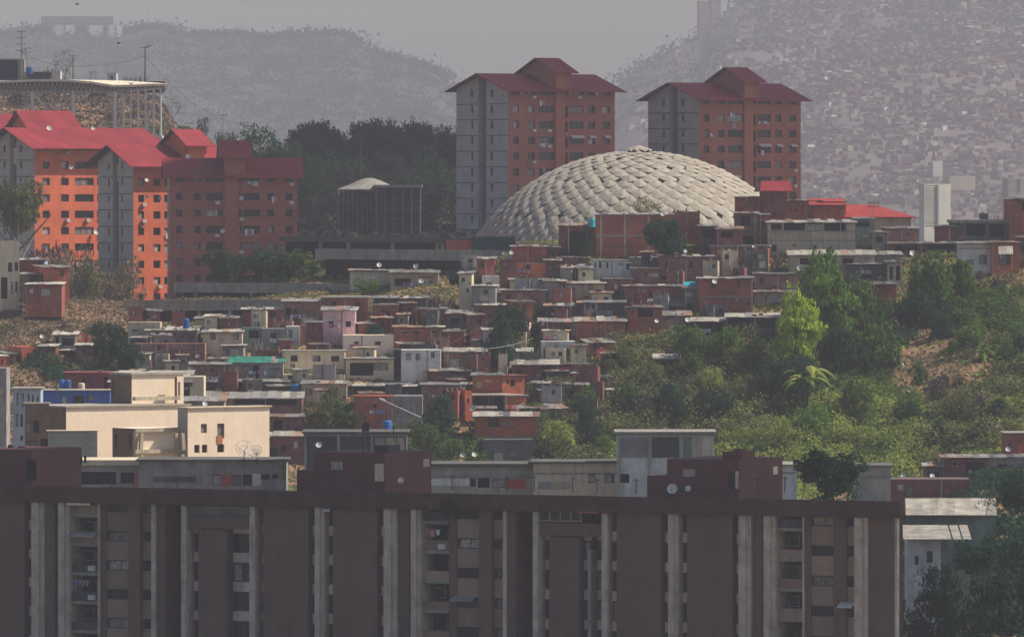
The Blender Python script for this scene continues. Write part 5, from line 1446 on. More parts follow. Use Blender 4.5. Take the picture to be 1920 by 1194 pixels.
# roof rooms
def roof_room(a, b, top, y0, y1, label, panels=(), door=None, step=None):
    u0, u1 = FU(a), FU(b)
    q = MB(); z0 = ZT + .9
    q.box(u0, u1, y0, y1, z0, FZ(top, (a + b) / 2)); q.obj('roof_room', MAR, fb)
    if step: q = MB(); q.box(FU(step[0]), FU(step[1]), y0 + .3, y1, z0, FZ(step[2], step[0])); q.obj('roof_room', MAR, fb)
    for (p0, p1, r0, r1, m_) in panels:
        if p0 >= b:
            yy = y0 + (p0 - b) / 85.0 * (y1 - y0); q = MB(); q.box(u1 + .004, u1 + .09, yy, yy + (p1 - p0) * .118, FZ(r1, p0), FZ(r0, p0)); q.obj('window', M[m_], fb); continue
        q = MB(); q.box(FU(p0), FU(p1), y0 - .09, y0 - .004, FZ(r1, p0), FZ(r0, p0)); q.obj('door' if (r1 - r0) > 25 else 'window', M[m_], fb)
roof_room(-60, 42, 843, 2, 12, '', ((31, 50, 863, 900, 'dark'), (124, 127, 864, 876, 'dark'), (131, 134, 862, 876, 'dark')))
roof_room(571, 704, 849, 2, 12, '', ((604, 625, 866, 881, 'concrete_light'), (686, 702, 870, 903, 'cream'), (773, 784, 867, 882, 'concrete_light')), step=(536, 572, 882))
roof_room(1234, 1369, 862, 2, 12, '', ((1265, 1287, 880, 894, 'gray'), (1350, 1362, 885, 917, 'dark'), (1363, 1368, 884, 917, 'cream'), (1434, 1443, 881, 896, 'cream')), step=(1194, 1236, 893))
q = MB(); q.box(FU(1330), FU(1366), 3, 6, FZ(863, 1350), FZ(848, 1350)); q.box(FU(1346), FU(1358), 3.5, 5, FZ(848, 1350), FZ(843, 1350)); q.obj('tank_housing', MAR, fb)
q = MB(); q.box(FU(676), FU(702), 3, 5.5, FZ(850, 690), FZ(836, 690)); q.obj('tank_housing', M['darkmetal'], fb)
# ------------------------------------------------------------------ vegetation
BIG = 5200
tree(1248, 494, 1262, 100, 90, 'leaf_dark', 'dense round dark green tree against the tall brick house', n=BIG, rz=0)
tree(425, 545, 1318, 100, 82, 'leaf_dark', 'dark bushy tree before the shaded red block, leftmost of three', n=3500)
tree(508, 545, 1317, 128, 92, 'leaf_dark', 'widest dark tree before the shaded red block, middle of three', var=1, n=4200)
tree(566, 545, 1320, 95, 80, 'leaf', 'dark tree overlapping the left end of the upper ramp, rightmost of three', var=2, n=3000)
tree(866, 546, 1258, 74, 60, 'leaf_dark', 'dark tree left of the small white tower house', var=1, n=2500)
tree(960, 640, 1222, 92, 74, 'leaf_dark', 'upper crown of dark foliage right of the dull brick house with pale eave', var=2, n=3200)
tree(940, 704, 1209, 84, 112, 'leaf_dark', 'tall dark green tree in the middle of the slope', 'tall', n=4200)
tree(690, 566, 1262, 62, 48, 'leaf', 'small green tree in front of the blank cream shed', n=1600)
tree(204, 696, 1206, 78, 98, 'leaf_dark', 'taller of the two dark trees below the lowest ramp', n=4000, var=2)
tree(240, 700, 1204, 64, 68, 'leaf_dark', 'shorter of the two dark trees below the lowest ramp', n=2500, var=1)
tree(600, 818, 1176, 72, 80, 'leaf_olive', 'left half of the feathery pale green tree above the gray concrete frame', n=2600)
tree(650, 818, 1178, 80, 70, 'leaf', 'right half of the feathery pale green tree above the gray concrete frame', var=1, n=2600)
tree(624, 800, 1180, 66, 82, 'leaf_olive', 'tallest feathery green crown above the gray concrete frame', 'tall', n=2600)
tree(828, 824, 1170, 80, 86, 'leaf_dark', 'dark green pointed tree left of the house on stilts', 'tall', n=4000)
tree(800, 868, 1150, 84, 74, 'leaf', 'light green bush tree below the dark pointed tree', var=1, n=3000)
tree(844, 872, 1148, 60, 60, 'leaf', 'small light green tree next to the stilts of the red brick house', var=2, n=2000)
tree(1552, 646, 1226, 158, 180, 'leaf_bright', 'tall bright green tree with its top above the tan houses', 'tall', n=7000, leaf=.06)
tree(1606, 660, 1232, 118, 150, 'leaf', 'darker green tree leaning on the right of the tall bright green tree', 'tall', var=1, n=5200, leaf=.06)
tree(1640, 716, 1210, 128, 116, 'leaf', 'spreading mid green tree at the left edge of the bare earth slope', var=2, n=4600)
tree(1568, 716, 1206, 110, 104, 'leaf_dark', 'dark green tree between the lime green tree and the earth slope', var=0, n=3800)
tree(1492, 694, 1202, 122, 152, 'leaf_lime', 'lime green tree with glowing yellow foliage', 'tall', var=2, n=5200, leaf=.065)
tree(1470, 782, 1188, 150, 122, 'leaf_dark', 'deep green thicket tree behind the banana plant', var=1, n=3600)  # dark leaves stand for the shadow area behind the banana plant
tree(1420, 700, 1204, 90, 80, 'leaf', 'olive green tree under the brick parapet of the open gallery house', n=2500)
tree(1350, 690, 1207, 92, 84, 'leaf_bright', 'fresh green tree in front of the dark open porch', var=2, n=3200)
tree(1292, 690, 1208, 84, 84, 'leaf_bright', 'fresh green tree just right of the small white-roofed hut', var=1, n=3000)
tree(1742, 610, 1236, 112, 144, 'leaf_bright', 'broad dark-to-bright green tree in front of the skyline houses on the right', n=6000, leaf=.06)
tree(1722, 618, 1232, 84, 78, 'leaf_dark', 'deep shaded lower crown left of the round glossy tree', var=1, n=3000)
tree(1808, 576, 1240, 58, 96, 'leaf', 'round glossy dark tree left of the orange house', var=2, n=3200, leaf=.09)
tree(1562, 950, 858, 172, 112, 'leaf_dark', 'large round dark tree rising behind the front block roofline', n=6500, leaf=.05)
t = thing('tree', 'tall yellowish tree at the left edge before the long orange block', 'tree', W(34, 560, 1352), 1.0)
_s = 1352 / F
mobj('trunk', TRP[0], t, scale=(190 * _s, 190 * _s, 210 * _s))
mobj('crown', crown('round', 'leaf_olive', 0, 6500, .055), t, (0, 0, 96 * _s), scale=(56 * _s, 56 * _s, 142 * _s))
tree(1212, 409, 1284, 66, 42, 'leaf_olive', 'thin bush tree on the hilltop seen against the dome', n=700)
tree(1462, 522, 1262, 52, 48, 'leaf_gray', 'gray-blue bush tree under the long tan house', n=1500)
tree(1100, 494, 1271, 36, 62, 'leaf_dark', 'narrow dark tree at the left side of the tall brick house', 'tall', n=1600)
tree(380, 262, 1560, 34, 46, 'leaf_dark', 'small round dark tree on the ridge behind the roof rooms', n=900)
for i, (px, row, w, h, lab) in enumerate(((1925, 985, 130, 130, 'dark tree at the lower right edge, highest of its group'), (1822, 1095, 120, 92, 'dark tree beside the white ribbed porch roof'), (1892, 1120, 170, 150, 'broad dark tree at the lower right, middle of the slope'), (1760, 1190, 130, 150, 'dark tree in front of the white house by the front block'), (1920, 1270, 260, 240, 'very large dark tree in the lower right corner'), (1720, 1260, 90, 130, 'dark tree touching the right end of the front block'), (1800, 1290, 170, 170, 'dark tree at the bottom edge right of the front block'))):
    D = (902, 850, 868, 838, 846, 830, 826)[i]
    tree(px, row, D, w, h, 'leaf_dark', lab, var=i % 3, n=3400, leaf=.055, group='dark trees in the lower right corner')
tree(1850, 965, 856, 66, 46, 'leaf_gray', 'sparse branchy tree in front of the white warehouse roof', n=260, pale=True)

# wooded ridge behind the hall and between the blocks
q7 = random.Random(21)
lab7 = {'leaf_far': 'gray-green tree in the wood', 'leaf_dark': 'dark green tree in the wood'}
for i in range(104):
    px = q7.uniform(552, 858); D = q7.uniform(1560, 1745)
    x = (px - CX) * D / F; z = gz(x, D) - .5; row = HY - z * F / D
    if row < 262 and px > 700: pass
    m_ = q7.choice(('leaf_far', 'leaf_far', 'leaf_far', 'leaf_far', 'leaf_dark'))
    tree(px, row, D, q7.uniform(58, 92), q7.uniform(48, 80), m_, lab7[m_] + (' left of' if px < 635 else ' behind' if px < 790 else ' right of') + ' the dark hall, ' + ('upper slope' if D > 1655 else 'lower slope'), var=q7.randint(0, 2), n=1100, name='wood_tree', group='trees of the hazy wood', leaf=.075)
for i, (px, row, w, h) in enumerate(((440, 330, 90, 85), (490, 325, 110, 98), (530, 335, 80, 82), (418, 300, 40, 55), (560, 350, 90, 80), (585, 380, 90, 80))):
    tree(px, row, 1570 - i, w, h, 'leaf_dark', 'dark green tree on the ridge behind the shaded red block roof', var=i % 3, n=1800, group='dark trees behind the shaded block', leaf=.06)
for i, (px, row, D, h) in enumerate(((745, 330, 1700, 112), (700, 330, 1690, 95), (790, 330, 1690, 80), (655, 330, 1690, 85), (610, 335, 1690, 80), (830, 335, 1690, 75), (770, 330, 1720, 90))):
    bare_tree(px, row, D, h, ('tall bare tree with one dark leafy clump above the hall roof' if i == 0 else 'bare gray tree on the crest of the hazy wood'), var=i, group=None if i == 0 else 'bare trees on the wood crest', n=240)
tree(748, 268, 1699, 26, 30, 'leaf_dark', 'dark round clump of leaves caught in the tall bare tree', n=300, name='mistletoe_clump', cat='plant')
# top-left ridge
bare_tree(120, 160, 1600, 72, 'bare bushy tree above the canopy roof', 1, n=500)
bare_tree(325, 235, 1520, 66, 'bare tree at the right end of the canopy roof', 2, n=300)
for i, (px, r) in enumerate(((170, 152), (180, 151), (206, 151), (214, 152))):
    bare_tree(px, r, 1600, 26, 'tiny dark palm-like plant on the ridge above the canopy', i, 'small plants on the ridge', leafy='leaf_dark', n=90)
for i in range(5):
    tree(236 + i * 9, 156, 1590, 16, 16, 'leaf_dark', 'clipped dark shrub of the hedge on the ridge above the canopy', 'bush', i % 3, 260, 'hedge_shrub', 'shrub', 'hedge on the ridge')

for i, (px, row, w, h, m_, st, lab) in enumerate((
    (1160, 716, 84, 76, 'leaf_olive', 'round', 'olive tree right of the sunlit brick garden wall house'), (1222, 742, 78, 72, 'leaf_olive', 'round', 'olive tree below the small white-roofed hut'),
    (1276, 724, 46, 44, 'leaf_dark', 'round', 'very dark dome-shaped bush tree right of the small white-roofed hut'), (1180, 790, 88, 78, 'leaf', 'round', 'mid green tree in the lower left of the central thicket'),
    (1262, 806, 92, 92, 'leaf_dark', 'round', 'dark green tree in the lower middle of the central thicket'), (1338, 806, 88, 88, 'leaf_dark', 'round', 'dark green tree above the pale frame building'),
    (1400, 776, 84, 84, 'leaf_olive', 'round', 'brownish olive tree left of the deep green thicket tree'), (1330, 752, 78, 70, 'leaf_yellow', 'round', 'pale yellow-green tree in the centre of the thicket'),
    (1450, 856, 86, 74, 'leaf_yellow', 'round', 'light green tree on the lower hillside left of the dark round tree'), (1530, 826, 88, 76, 'leaf_bright', 'round', 'bright green tree in the middle of the lower hillside'),
    (1605, 800, 80, 84, 'leaf', 'round', 'mid green tree below the spreading tree at the earth slope'), (1622, 858, 78, 70, 'leaf_yellow', 'round', 'yellow-green tree above the pale stained wall'),
    (1700, 812, 82, 70, 'leaf', 'round', 'green tree just below the bare earth slope'), (1790, 818, 84, 74, 'leaf_olive', 'round', 'olive tree on the lower right hillside'),
    (1862, 786, 80, 76, 'leaf', 'round', 'green tree at the right above the corner house'), (1770, 650, 74, 72, 'leaf_dark', 'round', 'dark shrubby tree at the top of the bare earth slope'),
    (1905, 640, 60, 76, 'leaf_bright', 'tall', 'bright tree at the right frame edge by the steep strip'), (1396, 850, 70, 60, 'leaf_yellow', 'round', 'small yellow-green tree right of the pale frame building'),
    (1050, 760, 84, 62, 'leaf_olive', 'round', 'olive spreading tree right of the orange double house'), (1044, 862, 86, 84, 'leaf_yellow', 'round', 'pale green tree right of the house on stilts'),
    (1104, 850, 62, 110, 'leaf_dark', 'tall', 'deep dark tree left of the pale frame building'), (1130, 866, 54, 54, 'leaf', 'round', 'light green bush tree at the corner of the pale frame building'),
    (700, 648, 50, 44, 'leaf_dark', 'round', 'small dark tree above the three-awning brick storey'), (1062, 562, 40, 34, 'leaf_dark', 'round', 'dark bush under the tan row house'))):
    tree(px, row, dep(row) + 1, w, h, m_, lab, st, i % 3, 3000, leaf=.065)

def scatter(n, pxr, rowr, sizes, mats, label, group, seed, style='bush', n_leaf=750, accept=None, name='shrub', cat='shrub', hk=(.55, .9), dz=0.0, Dfix=None):
    q = random.Random(seed); k = 0; tries = 0
    while k < n and tries < n * 30:
        tries += 1
        px = q.uniform(*pxr); row = q.uniform(*rowr)
        if accept and not accept(px, row): continue
        D = Dfix(row) if Dfix else dep(row) + q.uniform(-3, 3)
        x = (px - CX) * D / F; z = gz(x, D) - .25 + dz
        m_ = mats[min(len(mats) - 1, int(q.random() ** 1.3 * len(mats)))]
        w = q.uniform(*sizes)
        t = thing(name, label[m_] if isinstance(label, dict) else label, cat, (x, D, z), q.uniform(0, 6.28), group)
        s = D / F
        mobj('foliage', crown(style, m_, q.randint(0, 2), n_leaf, .085), t, scale=(w * s * .5, w * s * .5, w * s * q.uniform(*hk)))
        k += 1
gl = {'leaf': 'mid green shrub', 'leaf_bright': 'bright green shrub', 'leaf_olive': 'olive shrub', 'leaf_dry': 'dry brown shrub', 'leaf_yellow': 'yellow-green shrub', 'leaf_gray': 'leafless gray-brown shrub', 'leaf_dark': 'dark green shrub'}
def gll(suffix): return {k: v + ' ' + suffix for k, v in gl.items()}
inpoly = lambda px, r: not (1225 < px < 1275 and 655 < r < 700)
scatter(34, (1118, 1455), (655, 815), (46, 96), ('leaf_olive', 'leaf', 'leaf_olive', 'leaf_gray', 'leaf_dark'), gll('in the central thicket left of the lime tree'), 'shrubs of the central thicket', 3, n_leaf=1100, accept=inpoly)
scatter(32, (1370, 1720), (740, 905), (34, 76), ('leaf', 'leaf_yellow', 'leaf_bright', 'leaf_olive', 'leaf_dark'), gll('on the lower green hillside above the dark round tree'), 'shrubs on the lower green hillside', 4, n_leaf=900)
scatter(26, (1680, 1930), (690, 880), (30, 74), ('leaf', 'leaf_olive', 'leaf_dark', 'leaf_gray'), gll('on the lower right hillside below the bare earth'), 'shrubs on the lower right hillside', 5, n_leaf=900)
scatter(20, (1650, 1930), (560, 700), (26, 60), ('leaf_olive', 'leaf', 'leaf_dry', 'leaf_gray'), gll('around the bare earth slope on the right'), 'shrubs around the bare earth slope', 6, n_leaf=800, accept=lambda p, r: not (1670 < p < 1840 and 640 < r < 760))
scatter(8, (1760, 1860), (590, 680), (40, 80), ('leaf_bright', 'leaf'), gll('on the steep green strip below the glossy tree'), 'shrubs of the steep green strip', 16, n_leaf=800)
scatter(8, (1838, 1930), (505, 570), (26, 56), ('leaf_dry', 'leaf_olive', 'leaf_gray'), gll('under the orange house on the right'), 'shrubs under the orange house', 17, n_leaf=700)
scatter(16, (985, 1125), (726, 880), (40, 84), ('leaf_olive', 'leaf', 'leaf', 'leaf_dark'), gll('right of the red brick house on stilts'), 'shrubs right of the stilt house', 7, n_leaf=1000)
scatter(10, (690, 890), (815, 880), (34, 70), ('leaf', 'leaf_olive', 'leaf_dark'), gll('below the dark pointed tree'), 'shrubs below the pointed tree', 8, n_leaf=900)
scatter(18, (-10, 245), (566, 655), (24, 60), ('leaf_dry', 'leaf_gray', 'leaf_olive', 'leaf_dry'), gll('on the brown slope at the left edge'), 'shrubs on the brown slope', 9, n_leaf=500)
scatter(26, (62, 248), (556, 572), (44, 92), ('leaf_gray', 'leaf_dry', 'leaf_dry', 'leaf_olive'), gll('in front of the orange blocks on the left'), 'shrubs before the orange blocks', 10, n_leaf=650, hk=(.8, 1.6), Dfix=lambda r: R.uniform(1318, 1372))
scatter(6, (72, 200), (520, 540), (40, 70), ('leaf_gray', 'leaf_dry'), gll('high in front of the long orange block'), 'tall dry shrubs before the long block', 18, n_leaf=650, hk=(1.4, 2.2), Dfix=lambda r: R.uniform(1372, 1384))
scatter(24, (-20, 345), (150, 300), (30, 62), ('leaf_dry', 'leaf_olive', 'leaf_gray', 'leaf_dark'), gll('on the ridge slope behind the canopy columns'), 'shrubs on the ridge behind the canopy', 11, n_leaf=420, Dfix=lambda r: 1610 - (r - 150) * .75)
scatter(10, (330, 470), (240, 330), (30, 56), ('leaf_dry', 'leaf_olive', 'leaf_dark'), gll('on the ridge above the shaded red block'), 'shrubs on the ridge above the red block', 12, n_leaf=420, Dfix=lambda r: 1600 - (r - 240) * .5)
scatter(22, (430, 1120), (600, 800), (22, 46), ('leaf_dark', 'leaf', 'leaf_olive'), gll('squeezed between the shanty houses'), 'shrubs between the shanty houses', 13, n_leaf=420)
scatter(6, (90, 240), (655, 740), (26, 60), ('leaf_olive', 'leaf_dark'), gll('beneath the open hut on the left'), 'shrubs beneath the open hut', 14, n_leaf=600)
scatter(10, (300, 640), (545, 606), (24, 44), ('leaf_gray', 'leaf_dark', 'leaf_olive'), gll('along the concrete ramps'), 'shrubs along the ramps', 15, n_leaf=380)
scatter(6, (540, 860), (445, 475), (20, 38), ('leaf_dark', 'leaf_gray'), gll('at the foot of the dark hall'), 'shrubs at the foot of the hall', 19, n_leaf=300, Dfix=lambda r: R.uniform(1345, 1400))
scatter(8, (1690, 1930), (900, 1190), (70, 130), ('leaf_dark',), gll('on the shaded slope in the lower right corner'), 'shrubs of the lower right slope', 20, n_leaf=1200, Dfix=lambda r: 1000 - (r - 900) * .5)

# banana plants: long drooping leaves
def banana(px, row, D, hpx, label, n=12, mat='leaf_bright', seed=1):
    q = random.Random(seed); s = D / F; h = hpx * s
    t = thing('banana_plant', label, 'plant', W(px, row, D))
    mb = MB()
    for k in range(3): mb.beam((q.uniform(-.4, .4), q.uniform(-.3, .3), -.6), (q.uniform(-.5, .5) + (k - 1) * .7, q.uniform(-.3, .3), h * q.uniform(.45, .62)), .16, 6, .09)
    mb.obj('stem', M['leaf_olive'], t)
    for i in range(n):
        a = 6.28 * i / n + q.uniform(-.3, .3); L = h * q.uniform(.34, .52); w = L * .16; z0 = h * q.uniform(.35, .66)
        c, s_ = math.cos(a), math.sin(a); base = Vector((q.uniform(-.7, .7), 0, z0)); prev = None; m2 = MB()
        for j in range(6):
            u = j / 5; rr = L * u; zz = z0 + L * (.75 * u - 1.05 * u * u)
            p = Vector((base.x + c * rr, base.y + s_ * rr * .8, zz)); ww = w * math.sin(math.pi * (.12 + .86 * u)) 
            sd = Vector((-s_, c, 0)) * ww
            cur = (p - sd + Vector((0, 0, -ww * .4)), p, p + sd + Vector((0, 0, -ww * .4)))
            if prev: m2.poly([prev[0], prev[1], cur[1], cur[0]]); m2.poly([prev[1], prev[2], cur[2], cur[1]])
            prev = cur
        me = m2.mesh('leaf', M[mat]); at = me.attributes.new('tint', 'FLOAT', 'FACE'); at.data.foreach_set('value', [q.uniform(.3, 1)] * len(me.polygons))
        mobj('leaf', me, t)
banana(1512, 764, 1182, 112, 'banana plant with long pale leaves below the lime green tree', 16, 'leaf_yellow', seed=4)
banana(1500, 748, 1180, 80, 'smaller banana plant at the foot of the long-leaved one', 10, 'leaf', seed=9)
banana(1846, 690, 1205, 56, 'banana plant with shining leaves on the steep green strip', 14, 'leaf_bright', seed=6)
banana(1858, 676, 1207, 44, 'small banana plant just right of the shining one', 9, 'leaf', seed=7)

def bare(px, D):
    row = 900 - (D - 1150) / .3
    return (((px - 1760) / 115) ** 2 + ((row - 702) / 78) ** 2 + mnoise.noise(Vector((px * .03, D * .2, 4))) * .9) < 1 or (((px - 1880) / 50) ** 2 + ((row - 545) / 50) ** 2) < 1
# grass and weeds that cover the slopes
def cover(name, n, pxr, Dr, mat, size, keep, label, seed, up=1.2):
    rs = np.random.RandomState(seed); P = []; T = []
    tr_ = 0
    while len(P) < n and tr_ < n * 12:
        tr_ += 1; px = rs.uniform(*pxr); D = math.sqrt(rs.uniform(Dr[0] ** 2, Dr[1] ** 2)); x = (px - CX) * D / F
        v = mnoise.noise(Vector((x * .12, D * .12, seed))) + .5 * mnoise.noise(Vector((x * .5, D * .5, seed)))
        if rs.uniform() > keep(px, D, v): continue
        P.append((x, D, gz(x, D) + rs.uniform(0, size * .7))); T.append(min(1, max(0, .5 + v * .7 + rs.uniform(-.3, .3))))
    me = leaves_mesh(name, P, rs.uniform(.6, 1.5, len(P)) * size, T, M[mat], up=up)
    return mobj(name, me, label=label, cat='grass', kind='stuff')
cover('grass', 72000, (1100, 2120), (1130, 1290), 'leaf_yellow', .5, lambda p, D, v: .02 if bare(p, D) else (.9 if v > -.1 and D < 1212 else (.35 if v > .1 else .06)), 'yellow-green weeds covering the hillside', 2)
cover('weeds', 72000, (960, 2120), (1130, 1290), 'leaf', .55, lambda p, D, v: .05 if bare(p, D) else .8 if v < .15 and (D < 1200 or p > 1850 or p < 1640) else .10, 'green weeds and creepers covering the hillside', 5)
cover('dry_grass', 36000, (1480, 2120), (1150, 1290), 'leaf_dry', .42, lambda p, D, v: .22 if bare(p, D) else .8 if D > 1195 else .25, 'dry straw-coloured grass on the bare upper slope', 7)
cover('dry_grass', 40000, (-60, 420), (1150, 1330), 'leaf_dry', .40, lambda p, D, v: .8, 'dry brown grass on the left slope', 8)
cover('weeds', 46000, (300, 1150), (1130, 1350), 'leaf_olive', .42, lambda p, D, v: .6, 'dusty weeds between the shanty houses', 9)
cover('dry_grass', 44000, (-60, 480), (1480, 1625), 'leaf_gray', .42, lambda p, D, v: .7, 'dry grass on the ridge behind the canopy', 10)
cover('weeds', 26000, (440, 900), (1400, 1790), 'leaf_far', 1.1, lambda p, D, v: .7, 'undergrowth of the hazy wood', 11)
cover('weeds', 30000, (1660, 2100), (820, 1120), 'leaf_dark', .55, lambda p, D, v: .8, 'dark undergrowth of the lower right slope', 12)

def thicket(name, n, pxr, rowr, mat, size, k, label, seed, accept=None, leaf=.33, hk=.8):
    k = int(k * 1.7)
    rs = np.random.RandomState(seed); P = []; T = []; Dn = []
    q = random.Random(seed); c = 0
    while c < n:
        px = q.uniform(*pxr); row = q.uniform(*rowr)
        if (accept and not accept(px, row)) or (bare(px, dep(row)) and q.random() < .93): c += .02; continue
        D = dep(row) + q.uniform(-2, 2); x = (px - CX) * D / F; z = gz(x, D); r = q.uniform(*size)
        d = rs.normal(size=(k, 3)); d /= np.linalg.norm(d, axis=1)[:, None]; d[:, 2] = np.abs(d[:, 2]) * 1.1
        lump = 1 + .25 * np.sin(d[:, 0:1] * 5 + c) * np.cos(d[:, 1:2] * 6 + c * 2)
        rr = rs.uniform(.55, 1, size=(k, 1)) * lump
        p = d * rr * np.array([r, r, r * hk]) + np.array([x, D, z]); P.append(p); Dn.append(d); tt = q.uniform(0, .6)
        T.append(np.clip(tt + rs.uniform(-.15, .4, k), 0, 1)); c += 1
    P = np.concatenate(P); me = leaves_mesh(name, P, rs.uniform(.6, 1.4, len(P)) * leaf, np.concatenate(T), M[mat], dirs=np.concatenate(Dn))
    return mobj(name, me, label=label, cat='undergrowth', kind='stuff')
thicket('thicket', 120, (1112, 1460), (650, 830), 'leaf_olive', (1.8, 4.0), 260, 'olive undergrowth between the brick houses and the lime tree', 41, inpoly)
thicket('thicket', 90, (1300, 1480), (690, 800), 'leaf_dark', (1.6, 3.2), 170, 'dark undergrowth below the fresh green trees', 42)
thicket('thicket', 110, (1350, 1720), (750, 900), 'leaf_yellow', (1.6, 3.9), 260, 'light green undergrowth of the lower hillside', 43)
thicket('thicket', 120, (1380, 1760), (730, 895), 'leaf', (1.2, 2.6), 150, 'mid green undergrowth of the lower hillside', 44)
thicket('thicket', 80, (1700, 2080), (735, 890), 'leaf_olive', (1.6, 3.6), 240, 'olive undergrowth of the lower right hillside', 45)
thicket('thicket', 80, (1540, 1690), (640, 740), 'leaf', (1.4, 2.8), 150, 'green undergrowth left of the bare earth', 46)
thicket('thicket', 90, (1780, 1900), (570, 700), 'leaf', (1.2, 2.6), 150, 'green undergrowth on the steep strip', 47, lambda p, r: p > 1700 + (r - 560) * .8)
thicket('thicket', 70, (1640, 1800), (585, 650), 'leaf_dark', (1.4, 2.8), 150, 'dark undergrowth under the broad green tree', 48)
thicket('thicket', 90, (990, 1120), (725, 880), 'leaf_olive', (1.4, 2.8), 150, 'olive undergrowth right of the stilt house', 49)
thicket('thicket', 60, (700, 900), (820, 890), 'leaf', (1.2, 2.4), 150, 'green undergrowth below the dark pointed tree', 50)
thicket('thicket', 60, (60, 260), (672, 740), 'leaf_dark', (1.2, 2.4), 140, 'dark undergrowth beneath the open hut', 51)
thicket('thicket', 50, (560, 1000), (500, 556), 'leaf_gray', (1.0, 2.0), 110, 'gray weeds around the concrete ramps', 52)
# ------------------------------------------------------------------ more roofs
def gable(px0, px1, ridge, eave, bot, D, theta, wallm, roofm, label, rl=0, rr=0, d=8, hip=True, cat='house', name='red_roofed_house', over=.8):
    s = D / F; th = math.radians(theta); L = (px1 - px0) * s / math.cos(th); H_ = (bot - eave) * s; rs = (eave - ridge) * s
    t = thing(name, label, cat, W(px0, bot, D), th)
    mb = MB(); mb.box(over, L - over, 0, d, -2, H_); mb.obj('wall', M[wallm], t)
    a, b = rl * s, L - rr * s
    for sg in (1, -1):
        y1 = -over if sg == 1 else d + over
        q = MB(); v = [(a, d / 2, H_ + rs), (b, d / 2, H_ + rs), (L, y1, H_), (0, y1, H_)]
        q.poly(v if sg == -1 else v[::-1]); q.poly([(x, y, z - .15) for x, y, z in v])
        q.poly([v[2], v[3], (v[3][0], v[3][1], v[3][2] - .15), (v[2][0], v[2][1], v[2][2] - .15)])
        q.obj('roof', M[roofm], t)
    for x0, x1 in ((a, 0), (b, L)):
        q = MB(); q.poly([(x0, d / 2, H_ + rs), (x1, -over, H_), (x1, d + over, H_)]); q.obj('roof_end', M[roofm], t)
    return t
M['roof_dullred'] = mk('dull_red_roof', (0.30, 0.045, 0.04), .18, .5, .3, rough=.7, scol=(.12, .04, .035))
gable(1424, 1486, 339, 358, 375, 1300, 4, 'brick_dark', 'roof_red', 'small bright red roofed shelter in front of the right tower block', 8, 0)
gable(1582, 1718, 384, 407, 424, 1300, 0, 'tan', 'roof_dullred', 'low red hip roof at the top of the hill beside the far white tower', 6, 75, d=9)
gable(1516, 1586, 372, 384, 400, 1299, 2, 'brick', 'roof_dullred', 'flat red roof strip between the brick row and the low hip roof', 2, 0)
H(1228,1273,672,694,'brick_dark',('z',11,'zinc_light',.8,.3),[(1240,1262,676,690,'dark')],'small hut with a white roof among the bushes',dD=-4,d=4)
H(1640,1680,533,566,'brick_orange',('z',5,'zinc',.8),[(1652,1660,548,556,'curtain')],'orange-red hut with a ragged roof and a dish left of the broad green tree',yaw=8,dD=-6,d=5)
H(1590,1662,496,528,'gray_dark',('z',5,'zinc_dark'),[(1614,1634,508,522,'dark')],'dark gray shack right of the tall bright green tree',dD=-2)
H(1664,1692,492,530,'tan',('z',3,'zinc'),[(1668,1674,500,524,'dark'),(1680,1688,498,526,'dark')],'cluttered narrow shack with a white board left of the broad green tree',dD=-4)
H(1480,1640,478,500,'tan',('z',12,'zinc_light',.9),[(1500,1530,484,496,'dark'),(1580,1600,484,496,'dark')],'long low store under gray tarpaulin-like sheets below the long tan house',dD=-8,d=7)
H(1626,1690,478,494,'gray',('z',8,'zinc',.9),[],'low gray shed beside the tarpaulin roofs',dD=-6)
H(1016,1062,766,792,'tan',('z',9,'zinc_light',.8),[(1030,1040,772,784,'dark')],'tan shed with a white edged roof among the shrubs right of the stilt house',yaw=12,dD=-2,d=4)

# loose awnings and canopies
def canopy_sheet(px0, px1, r0, r1, D, mat, label, d=2.6):
    s = D / F; t = thing('awning_roof', label, 'awning', W(px0, r1, D)); w = (px1 - px0) * s; rise = (r1 - r0) * s
    n = max(2, int(w / 1.05)); L = math.hypot(d, rise)
    for i in range(n): mobj('roof_sheet', SH[mat], t, (w * i / n, 0, R.uniform(0, .04)), rot=(math.atan2(rise, d), 0, 0), scale=(w / n * 1.04, L, 1))
    mb = MB()
    for x in (.1, w - .1): mb = MB(); mb.beam((x, .15, -2.2), (x, .15, .02), .05); mb.obj('post', M['trunk_pale'], t)
    return t
canopy_sheet(1197, 1284, 560, 574, 1243, 'zinc_dark', 'gray awning roof over the house with the ragged opening', 4)
canopy_sheet(1282, 1311, 529, 539, 1250, 'teal', 'turquoise sheet awning between two brick houses')
canopy_sheet(1872, 1899, 462, 477, 1259, 'zinc_light', 'white awning over the window of the orange house', 1.2)
canopy_sheet(1742, 1772, 867, 874, 1082, 'zinc_light', 'small tilted white canopy at the foot of the green hill', 1.5)
canopy_sheet(832, 1000, 652, 659, 1214, 'zinc_light', 'long thin white sheet lying over the dull brick house', 1.5)
canopy_sheet(66, 102, 641, 650, 1224, 'zinc_light', 'white sheet awning left of the open hut', 2)
canopy_sheet(1668, 1690, 523, 529, 1260, 'zinc_light', 'short white board canopy near the broad green tree', 1)

